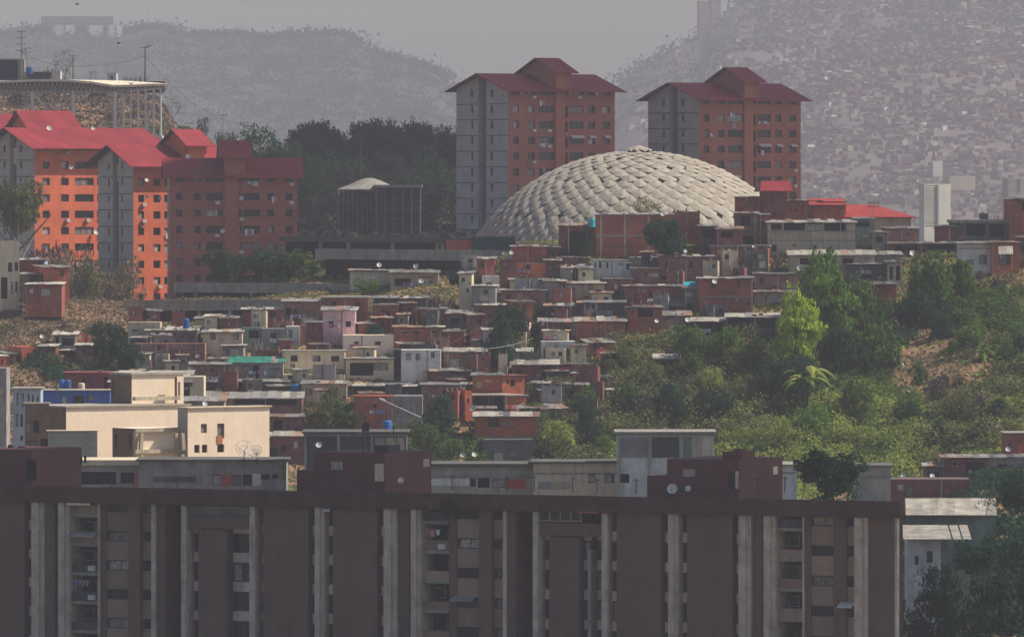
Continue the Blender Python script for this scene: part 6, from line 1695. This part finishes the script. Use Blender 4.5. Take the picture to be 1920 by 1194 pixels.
# top-left: houses on the ridge
def ridge_box(px0, px1, top, bot, D, mat, label, name='ridge_house', roof=None, wins=()):
    s = D / F; t = thing(name, label, 'house', W(px0, bot, D)); w = (px1 - px0) * s; h = (bot - top) * s
    mb = MB(); holes = [((a - px0) * s, (b - px0) * s, (bot - d) * s, (bot - c) * s) for a, b, c, d in wins]
    facade(mb, 0, w, -3, h, holes); mb.poly([(w, 0, -3), (w, 6, -3), (w, 6, h), (w, 0, h)]); mb.poly([(0, 6, -3), (0, 0, -3), (0, 0, h), (0, 6, h)]); mb.poly([(0, 0, h), (w, 0, h), (w, 6, h), (0, 6, h)]); mb.obj('wall', M[mat], t)
    for a, b, c, d in holes: put_window(t, a, c, b - a, d - c, 'open', y=.02)
    if roof: q = MB(); q.box(-.4, w + .4, -.5, 6.3, h, h + .3); q.obj('roof', M[roof], t)
    return t
M['dkblue'] = mk('dark_blue_wall', (0.03, 0.05, 0.10), .2, .6, .3)
ridge_box(-30, 34, 114, 142, 1595, 'dkblue', 'dark blue flat-roofed house at the upper left corner', roof='zinc_dark')
ridge_box(-30, 32, 142, 160, 1596, 'brick_dark', 'dark brick wall below the dark blue house')
ridge_box(34, 46, 112, 155, 1593, 'concrete_light', 'pale stair tower beside the dark blue house')
ridge_box(50, 92, 138, 158, 1594, 'gray_dark', 'low dark shed between the pale stair tower and the white cube', roof='zinc_dark')
ridge_box(98, 113, 134, 152, 1592, 'whitepaint', 'bright white cube on the ridge above the canopy')
ridge_box(201, 218, 138, 152, 1591, 'whitepaint', 'small white house with one window left of the hedge', wins=((207, 212, 143, 149),))
tank(54, 139, 1590, 14, 14, 'blue tank on the ridge by the dark blue house')
pole(40, 155, 1588, 98, 'tall mast with crossarms on the upper left ridge', arms=4, r=.14)
pole(49, 155, 1586, 66, 'shorter mast beside the tall one on the upper left ridge', arms=2, r=.12)
pole(137, 152, 1588, 48, 'thin dark post in the bare bushy tree on the ridge', arms=1, r=.12, mat='darkmetal')
pole(272, 152, 1590, 64, 'street lamp standing alone at the right end of the ridge', lamp=True, r=.14, name='street_lamp', cat='street lamp', mat='darkmetal')
pole(418, 300, 1560, 86, 'thin pole by the trees behind the shaded red block', arms=1, r=.07)
pole(677, 345, 1460, 95, 'slender mast above the left end of the domed hall roof', arms=1, r=.05)
pole(355, 243, 1530, 12, 'short ridge post between the roof rooms', arms=1, r=.08)

# dishes: (px, row, radius px, D, label, yaw)
for px, r, rad, D, lab, yw in (
    (92, 241, 5, 1400, 'dish on the dark gable under the canopy', 20), (175, 241, 4, 1398, 'dish on the long red roof at the left', 10), (352, 294, 5, 1361, 'large white dish on the shaded block roof', 20),
    (598, 834, 6, 892, 'round dish-like disc on the dark concrete frame storey', 0), (275, 338, 4, 1374, 'dish on the topmost window of the narrow orange face', 30), (275, 369, 4, 1374, 'second dish below the topmost one on the narrow orange face', 30), (299, 372, 4, 1373, 'dish at the edge of the narrow orange face', 10),
    (952, 497, 5, 1266, 'white oval dish under the ramp end', -20), (945, 476, 3, 1272, 'small dish on the rim of the ramp end', 0), (959, 474, 4, 1271, 'dish beside the brick box below the dome', 10),
    (711, 497, 5, 1300, 'white dish under the long ramp left of the tree', 10), (780, 499, 5, 1299, 'bright oval dish under the long ramp', -15), (790, 527, 5, 1251, 'round dish on the tan house with dark porch', 0),
    (1285, 471, 4, 1272, 'dish on the dark clutter right of the round dark tree', 15), (1369, 472, 5, 1266, 'dish on the broad dark red brick wall', 10), (1235, 489, 5, 1268, 'dish over the plain tan wall', 0),
    (1187, 548, 6, 1257, 'large dull dish on the brick house above the gray awning', 0), (1340, 528, 5, 1241, 'dish above the window of the two-storey brick house', 10), (1231, 602, 4, 1230, 'dish on the ragged-opening house', 20), (1289, 600, 5, 1228, 'white dish at the left end of the cream sheet roof', 20),
    (1500, 503, 6, 1256, 'white dish left of the tall bright green tree', -10), (1711, 475, 6, 1252, 'bright dish above the broad green tree', 10), (1630, 547, 6, 1238, 'round dish beside the orange-red hut', 0), (1413, 462, 3, 1266, 'tiny dish under the stacked dark openings', 0),
    (1694, 892, 5, 1074, 'pale dish left of the dark shack at the hill foot', -10), (1748, 892, 5, 1070, 'dish in front of the tiny hut at the hill foot', 15), (1890, 842, 5, 1100, 'dish beside the red brick corner house', 0), (1819, 885, 4, 1078, 'small tilted dish on the dark shack front', 30),
    (78, 631, 4, 1222, 'white dish left of the open hut', 20), (371, 667, 4, 1212, 'small white dish on the long blank brick base', -20), (109, 753, 5, 1133, 'left white dish on the blue house', 10), (133, 751, 5, 1133, 'right white dish on the blue house', -5), (384, 757, 5, 966, 'dish on the roof edge of the cream building', 20),
    (399, 690, 3, 1210, 'tiny dish on the dull brick house', 0), (660, 682, 5, 1210, 'left dish on the cream garage storey', 10), (696, 683, 5, 1210, 'right dish on the cream garage storey', -10), (597, 729, 7, 1196, 'big cream dish in the top of the feathery tree', 0), (573, 614, 4, 1232, 'dish on the recessed brick house', 0), (671, 731, 3, 1200, 'small dish at the end of the open gallery', 0),
    (887, 765, 6, 1176, 'white oval dish left of the hanging washing', -25), (868, 853, 5, 885, 'dish on the soot-stained parapet behind the front block', -10), (889, 852, 5, 885, 'brighter dish on the soot-stained parapet', 20), (862, 713, 5, 1200, 'twin-blade dish on the dark brick house', 20), (70, 485, 4, 1300, 'white dish beside the crumbling pale shell', 10), (29, 464, 3, 1298, 'small white dish on top of the crumbling pale shell', 20),
    (1108, 415, 3, 1275, 'tiny dish by the turquoise tank', 0), (1243, 402, 4, 1272, 'white dish on the tall brick house roof', 0), (1028, 600, 3, 1230, 'small dish above the crumpled sheets', 0)):
    dish(px, r, D, rad, lab, yw)
# tanks
for px, r, D, w, h, lab, mt in ((116, 728, 1140, 12, 17, 'left blue water tank on the blue house', 'bluetank'), (127, 728, 1140, 12, 17, 'middle blue water tank on the blue house', 'bluetank'), (152, 730, 1139, 13, 13, 'pale water tank on the blue house', 'cream'),
    (349, 616, 1226, 12, 20, 'blue water tank on the cream bungalow roof', 'bluetank'), (362, 727, 1196, 17, 13, 'blue water tank left of the wavy gray roofs', 'bluetank'), (553, 740, 1192, 19, 21, 'big blue water drum on the dark annex', 'bluetank'), (726, 808, 1166, 17, 21, 'blue water tank under the fallen pole', 'bluetank'),
    (1110, 426, 1273, 12, 18, 'turquoise water tank on the shabby shack roof', 'teal'), (1015, 610, 1224, 10, 9, 'small dark tank among the crumpled sheets', 'concrete_dark'), (20, 843, 850, 12, 10, 'left dark tank on the front block roof corner', 'darkmetal'), (40, 844, 850, 16, 8, 'right dark tank on the front block roof corner', 'darkmetal'), (1566, 560, 1244, 9, 9, 'pale tank hidden beside the tall tree', 'cream')):
    tank(px, r, D, w, h, lab, mt)
# poles in the shanty
for px, r, h, lab, a in ((797, 702, 34, 'utility pole in front of the white two-storey house', 1), (838, 570, 62, 'pale pole by the dark green tree', 1), (43, 648, 100, 'thin pole on the brown slope', 1), (1032, 560, 36, 'short pole by the wavy pale eave', 1), (1638, 440, 62, 'pole with crossarm before the low red hip roof', 2), (1418, 462, 70, 'white downpipe pole on the stacked-opening house', 0), (1700, 470, 40, 'pole left of the bright dish', 1), (985, 420, 20, 'thin antenna pole at the dome foot', 1)):
    pole(px, r, dep(r) - 3, h, lab, arms=a, r=.06)
# fallen lamp pole
t = thing('fallen_pole', 'pale lamp pole leaning across the gray block wall house', 'pole', W(790, 783, 1172))
a, b = Vector((0, 0, 0)), W(722, 752, 1172) - W(790, 783, 1172)
mb = MB(); mb.beam(a, b, .09, 6, .06); mb.obj('post', M['whitepaint'], t)
mb = MB(); mb.beam(b, b + (b - a).normalized() * .9, .2, 6, .12); mb.obj('lamp_head', M['whitepaint'], t)
# cables
def cable(pts, label, r=.03, sag=.6):
    mb = MB(); P = [W(*p) for p in pts]
    for a, b in zip(P, P[1:]):
        prev = a
        for i in range(1, 9):
            u = i / 8; c = a.lerp(b, u) - Vector((0, 0, sag * 4 * u * (1 - u))); mb.beam(prev, c, r, 3, caps=False); prev = c
    o = mb.obj('cable', M['concrete_light'] if r > .035 else M['darkmetal'], label=label, cat='cable'); return o
cable(((832, 659, 1205), (905, 654, 1200), (1000, 634, 1204)), 'pale cable hanging across the tall dark tree', .045, .3)
cable(((797, 668, 1206), (1032, 526, 1250)), 'dark cable from the utility pole to the wavy eave')
cable(((40, 100, 1588), (137, 125, 1588)), 'cable between the masts and the thin dark post', .035)
cable(((137, 125, 1588), (272, 105, 1590)), 'cable from the thin dark post to the street lamp', .035)
cable(((272, 105, 1590), (418, 225, 1560)), 'cable running down from the street lamp to the thin pole', .035, 1.5)
cable(((1638, 385, 1276), (1740, 470, 1262)), 'dark cable from the crossarm pole toward the broad green tree')
# roof clutter on the front block
def fp(px, r, y):       # point on the front block roof
    u = FU(px); return Vector((A_.x, A_.y, 0)) + Vector((fdir.x * u - fdir.y * y, fdir.y * u + fdir.x * y, FZ(r, px)))
for px, r, rad, y, lab in ((1254, 917, 10, .8, 'large pale dish on the front block roof'), (1282, 916, 6, 1.0, 'smaller dish beside the large one on the front block roof'), (741, 901, 6, 1.2, 'small pale dish at the brown roof room'), (698, 884, 0, 0, '')):
    if not rad: continue
    p = fp(px, r, y); t = thing('satellite_dish', lab, 'satellite dish', p, -.2, 'satellite dishes on the roofs and walls')
    s = FD(px) / F; mobj('reflector', DISH, t, rot=(-.35, 0, 0), scale=(rad * s,) * 3); mobj('mount_arm', DARM, t, scale=(rad * s,) * 3)
def mesh_dish(px, r, rad, lab, yaw):
    s = 890 / F; t = thing('mesh_dish', lab, 'satellite dish', W(px, r, 890), math.radians(yaw)); R_ = rad * s
    for k in range(12):
        mb = MB(); a = 6.2832 * k / 12; prev = Vector((0, 0, 0))
        for j in range(1, 5):
            u = j / 4; c = Vector((R_ * u * math.cos(a), -.35 * R_ * u * u, R_ * u * math.sin(a))); mb.beam(prev, c, .025, 3, caps=False); prev = c
        mb.obj('rib', M['whitepaint'], t, rot=(-.6, 0, 0))
    for u in (.55, 1.0):
        mb = MB()
        for k in range(16):
            a, b = 6.2832 * k / 16, 6.2832 * (k + 1) / 16
            mb.beam((R_ * u * math.cos(a), -.35 * R_ * u * u, R_ * u * math.sin(a)), (R_ * u * math.cos(b), -.35 * R_ * u * u, R_ * u * math.sin(b)), .022, 3, caps=False)
        mb.obj('ring', M['whitepaint'], t, rot=(-.6, 0, 0))
    mb = MB(); mb.beam((0, .1, -R_ * 1.4), (0, 0, 0), .06); mb.beam((0, 0, 0), (0, -R_ * .9, R_ * .55), .03); mb.obj('stand', M['darkmetal'], t)
mesh_dish(458, 845, 19, 'left of two big wire mesh dishes beside the cream building', 25)
mesh_dish(481, 850, 15, 'right of two big wire mesh dishes beside the cream building', -35)
# lattice mast
p = fp(650, 905, 4); t = thing('lattice_mast', 'dark lattice mast on the roof room of the front block', 'mast', p)
s = FD(650) / F; h = 112 * s
for sx in (-1, 1):
    mb = MB(); mb.beam((sx * .45, 0, 0), (sx * .14, 0, h), .05); mb.obj('leg', M['darkmetal'], t)
for i in range(7):
    z0, z1 = h * i / 7, h * (i + 1) / 7; w0, w1 = .45 - .31 * i / 7, .45 - .31 * (i + 1) / 7
    mb = MB(); sg = 1 if i % 2 else -1; mb.beam((sg * w0, 0, z0), (-sg * w1, 0, z1), .03, 3); mb.obj('brace', M['darkmetal'], t)
mb = MB(); mb.box(-.35, .35, -.2, .2, h - .9, h - .1); mb.beam((0, 0, h - .1), (0, 0, h + .6), .04); mb.obj('antenna_head', M['darkmetal'], t)
for px, r in ((530, 884), (654, 896), (703, 812), (846, 902), (1000, 903), (1118, 908), (1191, 908), (1318, 900), (1418, 906), (1470, 905), (1506, 905), (620, 905), (950, 905), (1072, 905), (330, 905), (208, 905)):
    p = fp(px, r, .2 if px != 703 else 4); s = FD(px) / F; hh = 14 * s
    mb = MB(); mb.beam((0, 0, -hh * 1.2), (0, 0, hh * .8), .05, 5); mb.beam((-.25, 0, hh * .6), (.25, 0, hh * .6), .03)
    mb.obj('roof_post', M['darkmetal'], None, p, label='short dark post standing on the front block parapet', cat='post', group='short posts on the front block roof')
# vine on the front block
tree(845, 968, FD(845) - 1.3, 44, 46, 'leaf_dark', 'dark creeper hanging from the parapet of the front block', 'bush', 1, 1200, 'creeper', 'plant', leaf=.07)
# bits on the earth slope
for px, r, w, lab in ((1692, 688, 7, 'white bucket-like bin on the bare earth slope'), (1703, 741, 10, 'pale board lying on the bare earth slope'), (1781, 697, 3, 'tiny white scrap on the bare earth slope'), (1706, 728, 5, 'small pale rag above the pale board')):
    D = dep(r) - 2; s = D / F; x = (px - CX) * s; mb = MB(); mb.lathe([(w * s / 2, 0), (w * s / 2 * 1.1, w * s * .7), (w * s * .3, w * s)], 8)
    mb.obj('litter', M['whitepaint'], None, W(px, r, D), label=lab, cat='litter')
# birds
for px, r, lab, a in ((145, 9, 'small dark bird flying near the top left corner', 40), (222, 82, 'small dark bird flying left of the street lamp', 10), (246, 158, 'tiny dark bird over the canopy roof', 60)):
    D = 700; t = thing('bird', lab, 'bird', W(px, r, D), math.radians(a))
    mb = MB(); mb.beam((-.14, 0, 0), (.1, 0, .02), .03, 6, .045); mb.beam((.1, 0, .02), (.2, 0, .03), .045, 6, .01); mb.obj('body', M['darkmetal'], t)
    for sg in (1, -1):
        mb = MB(); mb.poly([(.06, 0, .03), (.02, sg * .16, .14), (-.08, sg * .30, .05), (-.06, sg * .14, .07), (-.05, 0, .02)]); mb.poly([(.06, 0, .025), (-.05, 0, .015), (-.06, sg * .14, .065), (-.08, sg * .30, .045), (.02, sg * .16, .135)]); mb.obj('wing', M['darkmetal'], t)

# ------------------------------------------------------------------ far settlement on the right hill, in haze
M['fh'] = [mk('far_brick', (0.21, 0.115, 0.10), .3, .05, 0, rnd=.3), mk('far_gray', (0.17, 0.155, 0.15), .3, .05, 0, rnd=.3), mk('far_cream', (0.36, 0.31, 0.25), .2, .05, 0, rnd=.3), mk('far_white', (0.70, 0.66, 0.58), .2, .05, 0, rnd=.2), mk('far_dark', (0.05, 0.055, 0.05), .2, .05, 0)]
qf = random.Random(77)
fm = MB(); cnt = 0; singles = []
FBOX = {}
def far_density(px, row):
    v = mnoise.noise(Vector((px * .012, row * .016, 7))) + .4 * mnoise.noise(Vector((px * .04, row * .05, 2)))
    k = .55 + v * 1.1
    edge = (px - (1250 + (90 - row) * -.9)) / 150
    return max(0.25, min(1, k)) * max(0.04, min(1, (px + row * 1.1 - 1420) / 180))
tries = 0
while cnt < 9500 and tries < 200000:
    tries += 1
    px = qf.uniform(1150, 1990); D = qf.uniform(5300, 8940)
    x = (px - CX) * D / F; z = zR(x, D, px); row = HY - z * F / D
    if row > 450 or qf.random() > far_density(px, row): continue
    s = D / F; w = qf.uniform(8, 20) * s; h = qf.uniform(5, 10) * s; d = w * qf.uniform(.6, 1)
    pat = mnoise.noise(Vector((px * .02, row * .03, 11)))
    c = qf.random() + pat * .35; mi = 0 if c < .50 else 1 if c < .72 else 2 if c < .965 else 3 if c < 1.0 else 2
    a = qf.uniform(-.2, .9)
    cnt += 1
    if cnt <= 150 and mi in (2, 3):
        singles.append((x, D, z, a, w * 1.3, d, h * 1.3, mi)); continue
    k = len(fm.v); ca, sa = math.cos(a), math.sin(a)
    for zz in (-2.5, h):
        for (u, v_) in ((0, 0), (w, 0), (w, d), (0, d)): fm.v.append((x + u * ca - v_ * sa, D + u * sa + v_ * ca, z + zz))
    for f in ((4, 5, 6, 7), (0, 1, 5, 4), (1, 2, 6, 5), (2, 3, 7, 6), (3, 0, 4, 7)): fm.f.append(tuple(k + i for i in f)); fm.m.append(mi)
fm.obj('far_settlement', M['fh'], label='hazy mass of small houses covering the far right hillside', cat='houses', kind='stuff')
ub = MB(); ub.box(0, 1, 0, 1, -.6, 1)
um = {i: ub.mesh('far_house', M['fh'][i]) for i in (2, 3)}
for (x, y, z, a, w, d, h, mi) in singles:
    mobj('far_house', um[mi], None, (x, y, z), (0, 0, a), (w, d, h), label='pale house on the ' + ('upper' if z > 75 else 'middle' if z > 10 else 'lower') + ' part of the hazy far right hillside', cat='house', group='pale houses on the far right hill')
def far_block(px0, px1, top, bot, D, mi, label, yaw=.5, cat='building', d=None, name='far_building', strip=True):
    s = D / F; w = (px1 - px0) * s / math.cos(yaw); h = (bot - top) * s; d = d or w * .5
    t = thing(name, label, cat, W(px0, bot, D), yaw)
    mb = MB(); holes = []
    mb.box(0, w, 0, d, -30 if strip else -3, h); mb.obj('wall', M['fh'][mi], t)
    if strip:
        n = max(2, int(h / (5 * s)))
        q = MB(); q.box(w * .44, w * .52, -.35, -.01, 0, h * .98); q.obj('window_strip', M['fh'][1], t)
        for i in range(n): q = MB(); q.box(w * .04, w * .42, -.12, -.008, h * (i + .42) / n, h * (i + .62) / n); q.obj('window_band', M['fh'][2], t)
    return t
far_block(1733, 1784, 345, 425, 2600, 3, 'bright white high-rise tower standing in the haze on the right', .5, d=3)
far_block(1750, 1768, 302, 320, 4200, 3, 'small pale building just above the white high-rise', .3, strip=False, d=2)
far_block(1780, 1830, 330, 345, 4200, 2, 'low cream building right of the white high-rise', .4, strip=False)
far_block(1890, 1935, 335, 360, 4000, 2, 'pale hazy building at the right frame edge', .4)
far_block(1312, 1330, 2, 62, 8900, 0, 'faint pinkish tower on the crest above the towers', .5)
far_block(1334, 1352, -8, 45, 8920, 0, 'second faint pinkish tower on the crest', .5)
far_block(104, 139, 47, 78, 8950, 3, 'brightest block of the hazy white building on the upper left crest', .4)
far_block(168, 193, 48, 61, 8950, 3, 'middle block of the hazy white building on the upper left crest', .4, strip=False)
far_block(206, 229, 48, 76, 8950, 3, 'right block of the hazy white building on the upper left crest', .4)
far_block(80, 212, 31, 46, 8980, 2, 'long upper slab of the hazy white building on the upper left crest', .1, strip=False)
for i in range(26):
    px = qf.uniform(520, 830); D = qf.uniform(7200, 7500); x = (px - CX) * D / F; z = zL(x, D, px)
    mobj('far_house', um[qf.choice((2, 3, 2))], None, (x, D, z), (0, 0, qf.uniform(0, .6)), (qf.uniform(9, 26), 14, qf.uniform(4, 8)), label='pale low house in the hazy valley left of the towers', cat='house', group='pale houses in the hazy valley')
# tufts of trees on the far crests
def far_tufts(n, prof, D, pxr, mat, label, seed, zf, Dr):
    rs = np.random.RandomState(seed); P = []
    for i in range(n):
        px = rs.uniform(*pxr); d = rs.uniform(*Dr) if rs.uniform() < .75 else Dr[1]; x = (px - CX) * d / F; z = zf(x, d, px); r = rs.uniform(4.5, 11)
        for k in range(22): P.append((x + rs.normal() * r, d + rs.normal() * r, z - r * .2 + abs(rs.normal()) * r * .42))
    me = leaves_mesh('far_wood', P, rs.uniform(2.2, 5.0, len(P)), rs.uniform(0, 1, len(P)), M[mat]); mobj('far_wood', me, label=label, cat='wood', kind='stuff')
far_tufts(3800, ridgeL, 9000, (-60, 1180), 'leaf_dark', 'hazy trees on the far left ridge', 3, zL, (7400, 9000))
far_tufts(420, ridgeR, 9000, (1000, 1960), 'leaf_dark', 'hazy trees on the far right ridge', 4, zR, (7600, 9000))

# ------------------------------------------------------------------ small shacks that fill the gaps of the shanty
occ = []
for o in list(C.objects):
    if o.parent is None and o.get('category') in ('house',) and 1130 < o.location.y < 1300:
        w = [c for c in o.children if c.name.startswith('wall')]
        if w: occ.append((o.location.x - .3, o.location.x + w[0].dimensions.x + .3, o.location.y - .8, o.location.y + min(w[0].dimensions.y, 6.0) + .2))
qs = random.Random(5); made = 0; tries = 0
zone = lambda px: 'left part' if px < 560 else 'middle' if px < 900 else 'right part'
fl = {'brick': 'small red brick shack', 'brick_dark': 'small dark brick shack', 'brick_dull': 'small faded brick shack', 'gray': 'small gray plastered shack', 'gray_dark': 'small sooty gray shack', 'tan': 'small tan shack', 'cream': 'small cream shack'}
def shack_ok(px, row):
    if row < 512: return False
    if row < 610 and px < 860: return False
    if px > 1130 and row > 640: return False
    if px > 1330 and row > 590: return False
    if px < 560 and row > 760: return False
    return True
while made < 150 and tries < 30000:
    tries += 1
    px = qs.uniform(240, 1420); row = qs.uniform(470, 800)
    if not shack_ok(px, row): continue
    wpx = qs.uniform(16, 48); D = dep(row); s = D / F; x0 = (px - CX) * s; w = wpx * s; d = qs.uniform(2, 4)
    box = (x0 - .2, x0 + w + .2, D - .5, D + d + .3)
    if any(a < box[1] and b > box[0] and c < box[3] and e > box[2] for a, b, c, e in occ): continue
    occ.append(box); hp = qs.uniform(26, 46) if qs.random() < .78 else qs.uniform(48, 64); m_ = qs.choice(list(fl))
    wins = []
    for k in range(qs.choice((1, 1, 2, 2))):
        a = px + wpx * qs.uniform(.12, .7); wins.append((a, a + qs.uniform(5, 9), row - hp + 7, row - hp + qs.uniform(13, 17)))
    wins = [w_ for w_ in wins if w_[1] < px + wpx - 3]
    if len(wins) == 2 and abs(wins[0][0] - wins[1][0]) < 12: wins = wins[:1]
    t = H(px, px + wpx, row - hp, row, m_, qs.choice((('z', qs.uniform(2, 5), 'zinc'), ('z', qs.uniform(2, 5), 'zinc_dark'), ('z', 3, 'zinc_rust'), ('p',), ('p',), ('p',))), wins, fl[m_] + ' squeezed between houses, ' + zone(px) + ' of the shanty slope', yaw=qs.uniform(-10, 14), d=d, name='shack')
    t['group'] = 'small shacks squeezed between the shanty houses'
    made += 1

# more hanging cables between the shanty roofs
for i in range(14):
    a = qs.choice(occ); b = qs.choice(occ)
    if abs(a[0] - b[0]) < 6 or abs(a[0] - b[0]) > 30: continue
    pa = (CX + a[0] * F / a[2], None); za, zb = gz(a[0], a[2]) + 4.2, gz(b[0], b[2]) + 4.2
    mb = MB(); P0, P1 = Vector((a[0], a[2] - .4, za)), Vector((b[0], b[2] - .4, zb)); prev = P0
    for k in range(1, 11):
        u = k / 10; c = P0.lerp(P1, u) - Vector((0, 0, 3.2 * u * (1 - u))); mb.beam(prev, c, .022, 3, caps=False); prev = c
    mb.obj('cable', M['darkmetal'], label='thin dark cable sagging between roofs of the shanty slope', cat='cable', group='sagging cables over the shanty')
# ------------------------------------------------------------------ unseen clouds, added and placed to shade chosen buildings and the wood
def shade_cloud(px, row, D, rx, ry, label, h=246, seed=0):
    """placed so that its shadow falls on the ground point (px,row,D)"""
    g = W(px, row, D); k = (h - g.z) / sun_vec.z
    c = g + sun_vec * k
    mb = MB(); q = random.Random(seed)
    t = bpy.data.meshes.new('shade_cloud')
    import bmesh
    bm = bmesh.new()
    for i in range(9):
        a = q.uniform(0, 6.28); r = q.uniform(0, .62) if i else 0
        rr = q.uniform(.42, .62) if i else .8
        m_ = Matrix.Translation((r * math.cos(a) * rx, r * math.sin(a) * ry, q.uniform(0, 5))) @ Matrix.Diagonal((rx * rr, ry * rr, 11 * q.uniform(.8, 1.2), 1))
        bmesh.ops.create_icosphere(bm, subdivisions=4, radius=1, matrix=m_)
    for v in bm.verts:
        n = mnoise.fractal(v.co * .045 + Vector((seed, 0, 0)), 1, 2, 4)
        v.co += Vector((v.co.x / rx, v.co.y / ry, .4)) * n * min(rx, ry) * .16
        if v.co.z < -6: v.co.z = -6 + (v.co.z + 6) * .15
    bm.to_mesh(t); bm.free(); t.materials.append(M['shade_cloud'])
    t.polygons.foreach_set('use_smooth', [True] * len(t.polygons))
    return mobj('shade_cloud', t, None, c, label=label, cat='shade_cloud')
M['shade_cloud'] = mk('shade_cloud_white', (0.8, 0.8, 0.8), .05, .02, 0, fine=0)
shade_cloud(1175, 300, 1532, 66, 62, 'broad white cloud high over the dome and the pair of tower blocks', seed=3)
shade_cloud(840, 1050, 822, 75, 42, 'white cloud high over the long dark apartment block in the foreground', seed=5)
shade_cloud(520, 310, 1364, 12, 12, 'small white cloud high over the shaded end of the red-roofed block', seed=11)
shade_cloud(600, 380, 1740, 80, 110, 'white cloud high over the wooded ridge behind the dark hall', seed=8)

# ------------------------------------------------------------------ look-alikes: say which one, counted from the left
ORD = 'first second third fourth fifth sixth seventh eighth ninth tenth eleventh twelfth thirteenth fourteenth fifteenth sixteenth seventeenth eighteenth nineteenth twentieth twenty-first twenty-second twenty-third twenty-fourth twenty-fifth twenty-sixth twenty-seventh twenty-eighth twenty-ninth thirtieth'.split()
from collections import defaultdict
_same = defaultdict(list)
for o in C.objects:
    if o.parent is None and o.get('label') and o.get('group'): _same[o['label']].append(o)
for lab, os_ in _same.items():
    if 2 <= len(os_) <= 30:
        os_.sort(key=lambda o: o.location.x / max(o.location.y, 1))
        for i, o in enumerate(os_):
            w = lab.split(' ')
            if len(w) <= 13: o['label'] = ORD[i] + ' from left, ' + lab
